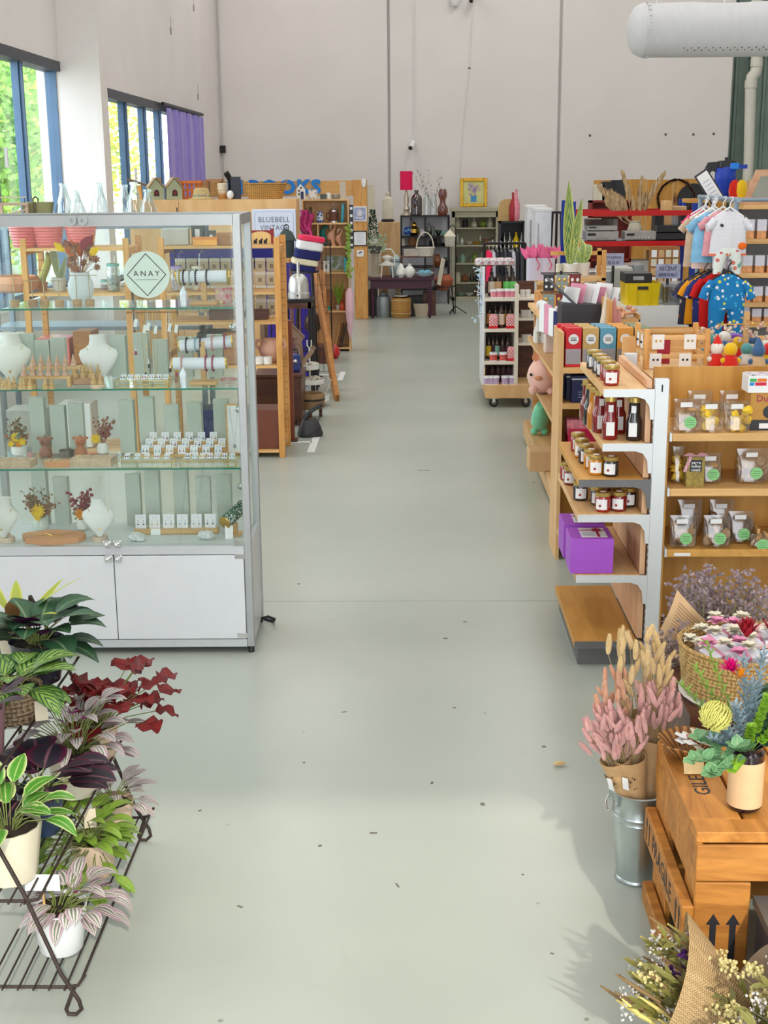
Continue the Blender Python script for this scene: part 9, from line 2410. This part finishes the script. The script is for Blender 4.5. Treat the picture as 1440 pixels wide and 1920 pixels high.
def plant(label,loc,pr,potm,lm,n,L,w_,el,seed,stem=.05,bend=.9,potname='pot',wob=None,tagm=None,wave=0,sp=1.0,off=(0,0)):
 t_=T('potted_plant',label,'plant',loc);rr=random.Random(seed);h_=max(z for _,z in pr);r0=pr[-2][0]
 P(MB().lathe(pr,28,wob=wob,cap=True),potname,potm,t_);P(MB().lathe([(r0*.95,h_-.015),(.001,h_-.012)],16),'soil',SOIL,t_)
 st_=MB()
 for i in range(n):
  a=i*2.4+rr.uniform(-.3,.3);e=el[0]+(el[1]-el[0])*rr.random();s=stem*rr.uniform(.6,1.5)
  d=V((cos(a)*cos(e)*sp,sin(a)*cos(e)*sp,sin(e)));c=V((0,0,h_-.01))+d*s+V((cos(a),sin(a),0))*r0*.35+V((off[0],off[1],0))*(.5+s/stem)
  b=MB();b.leaf(c,d+V((cos(a),sin(a),-.1))*.7,(0,0,1),L*rr.uniform(.75,1.15),w_*rr.uniform(.8,1.1),bend*rr.uniform(.5,1.3),6,.12,1,wave);P(b,'leaf',lm,t_)
  st_.tube([(cos(a)*r0*.2,sin(a)*r0*.2,h_-.02),c*.5+V((0,0,h_*.5-.0)),c],.0016,5)
 stuff(P(st_,'stems',pm('green_stem',(.2,.24,.08),.6),t_))
 if tagm:P(MB().ob(tagm,(.035,.0012,.055),(-.3,0,.3)),'price_tag',pm('cream_tag',(.68,.60,.46),.7),t_)
 return t_
def PT_(r,h,t=.9):return[(r*.72,0),(r*.76,.003),(r*t+r*(1-t),h),(r*.95,h),(r*.9,h-.02)]
def sp_(x,y,k):return V((SX0+tiers[k][0]+x,y,tiers[k][1]+.0075))
CPOT=pm('cream_fluted_glaze',(.74,.68,.54),.4,var=.04);NPOT=pm('navy_pot',(.03,.05,.10),.45,var=.1);WPOT=pm('gloss_white_pot',(.82,.84,.84),.3,var=.01);BGP=pm('beige_pot',(.66,.52,.40),.5)
flute=lambda a,z:1+.035*abs(sin(7*a))
t1=plant('pink striped tradescantia in a plain white pot with a blank label',sp_(-.055,3.17,0),PT_(.075,.13),WPOT,TRAD,34,.082,.044,(-.1,1.35),3,.06,1.3,sp=.8,off=(.022,.0))
P(MB().bx(-.003,-.002,.1,.003,.002,.2),'label_stick',BW,t1).location=(-.02,-.06,.02);P(MB().bx(-.046,-.001,.185,.046,.001,.232,.0004),'blank_label',PAPER,t1).location=(-.02,-.063,.02)
plant('lime fishbone prayer plant in a beige pot on lowest tier',sp_(-.055,3.56,0),PT_(.07,.12),BGP,FISH,84,.078,.042,(-.6,1.3),5,.095,1.2,off=(-.025,-.035),tagm=(.0,-.02,.19))
plant('small pink tradescantia in a beige pot at the stand end',sp_(-.05,3.80,0),PT_(.065,.12),BGP,TRAD,30,.075,.04,(0,1.3),8,.055,1.2)
plant('white-veined philodendron in a cream fluted pot',sp_(-.07,3.11,1),PT_(.085,.15),CPOT,PHIL,30,.095,.055,(.1,1.4),11,.075,1.1,wob=flute)
plant('dark purple rose calathea in a navy pot',sp_(-.055,3.36,1),PT_(.065,.13),NPOT,DARKC,22,.13,.115,(.0,1.35),14,.08,1.0)
plant('white and pink tradescantia in a cream fluted pot on middle tier',sp_(-.02,3.60,1),PT_(.08,.14),CPOT,TRAD,70,.08,.04,(.0,1.4),17,.105,1.2,wob=flute,off=(0,.02))
plant('crimson begonia with ragged leaves behind the tradescantia',sp_(-.01,3.83,1),PT_(.07,.12),BGP,BEG,36,.075,.095,(.3,1.45),23,.125,1.1,wave=.12,off=(.035,0))
plant('dark green calathea with purple undersides in a black pot',sp_(-.04,3.80,2),PT_(.085,.13),pm('black_gloss_pot',(.03,.03,.045),.15,coat=.5),CALD,34,.13,.1,(.0,1.35),27,.065,1.0)
plant('striped prayer plant in a wicker basket on the top tier',sp_(-.03,3.50,2),PT_(.085,.1),weave('grey_wicker',(.38,.28,.18),(.16,.10,.06),22),PRAY,26,.12,.085,(.0,1.2),31,.045,1.0,'basket',tagm=(.09,-.04,.04))
plant('yellow green upright plant behind the dark calathea',sp_(-.13,3.9,2),PT_(.06,.11),CPOT,YGL,7,.2,.04,(.9,1.45),35,.06,.3,tagm=(-.05,-.05,.2))
plant('plum tinted rubber plant pot at the frame edge',sp_(-.03,3.27,2),PT_(.05,.13),pm('dusty_plum_pot',(.22,.12,.14),.5),DARKC,6,.09,.05,(.5,1.3),39,.04,.5)
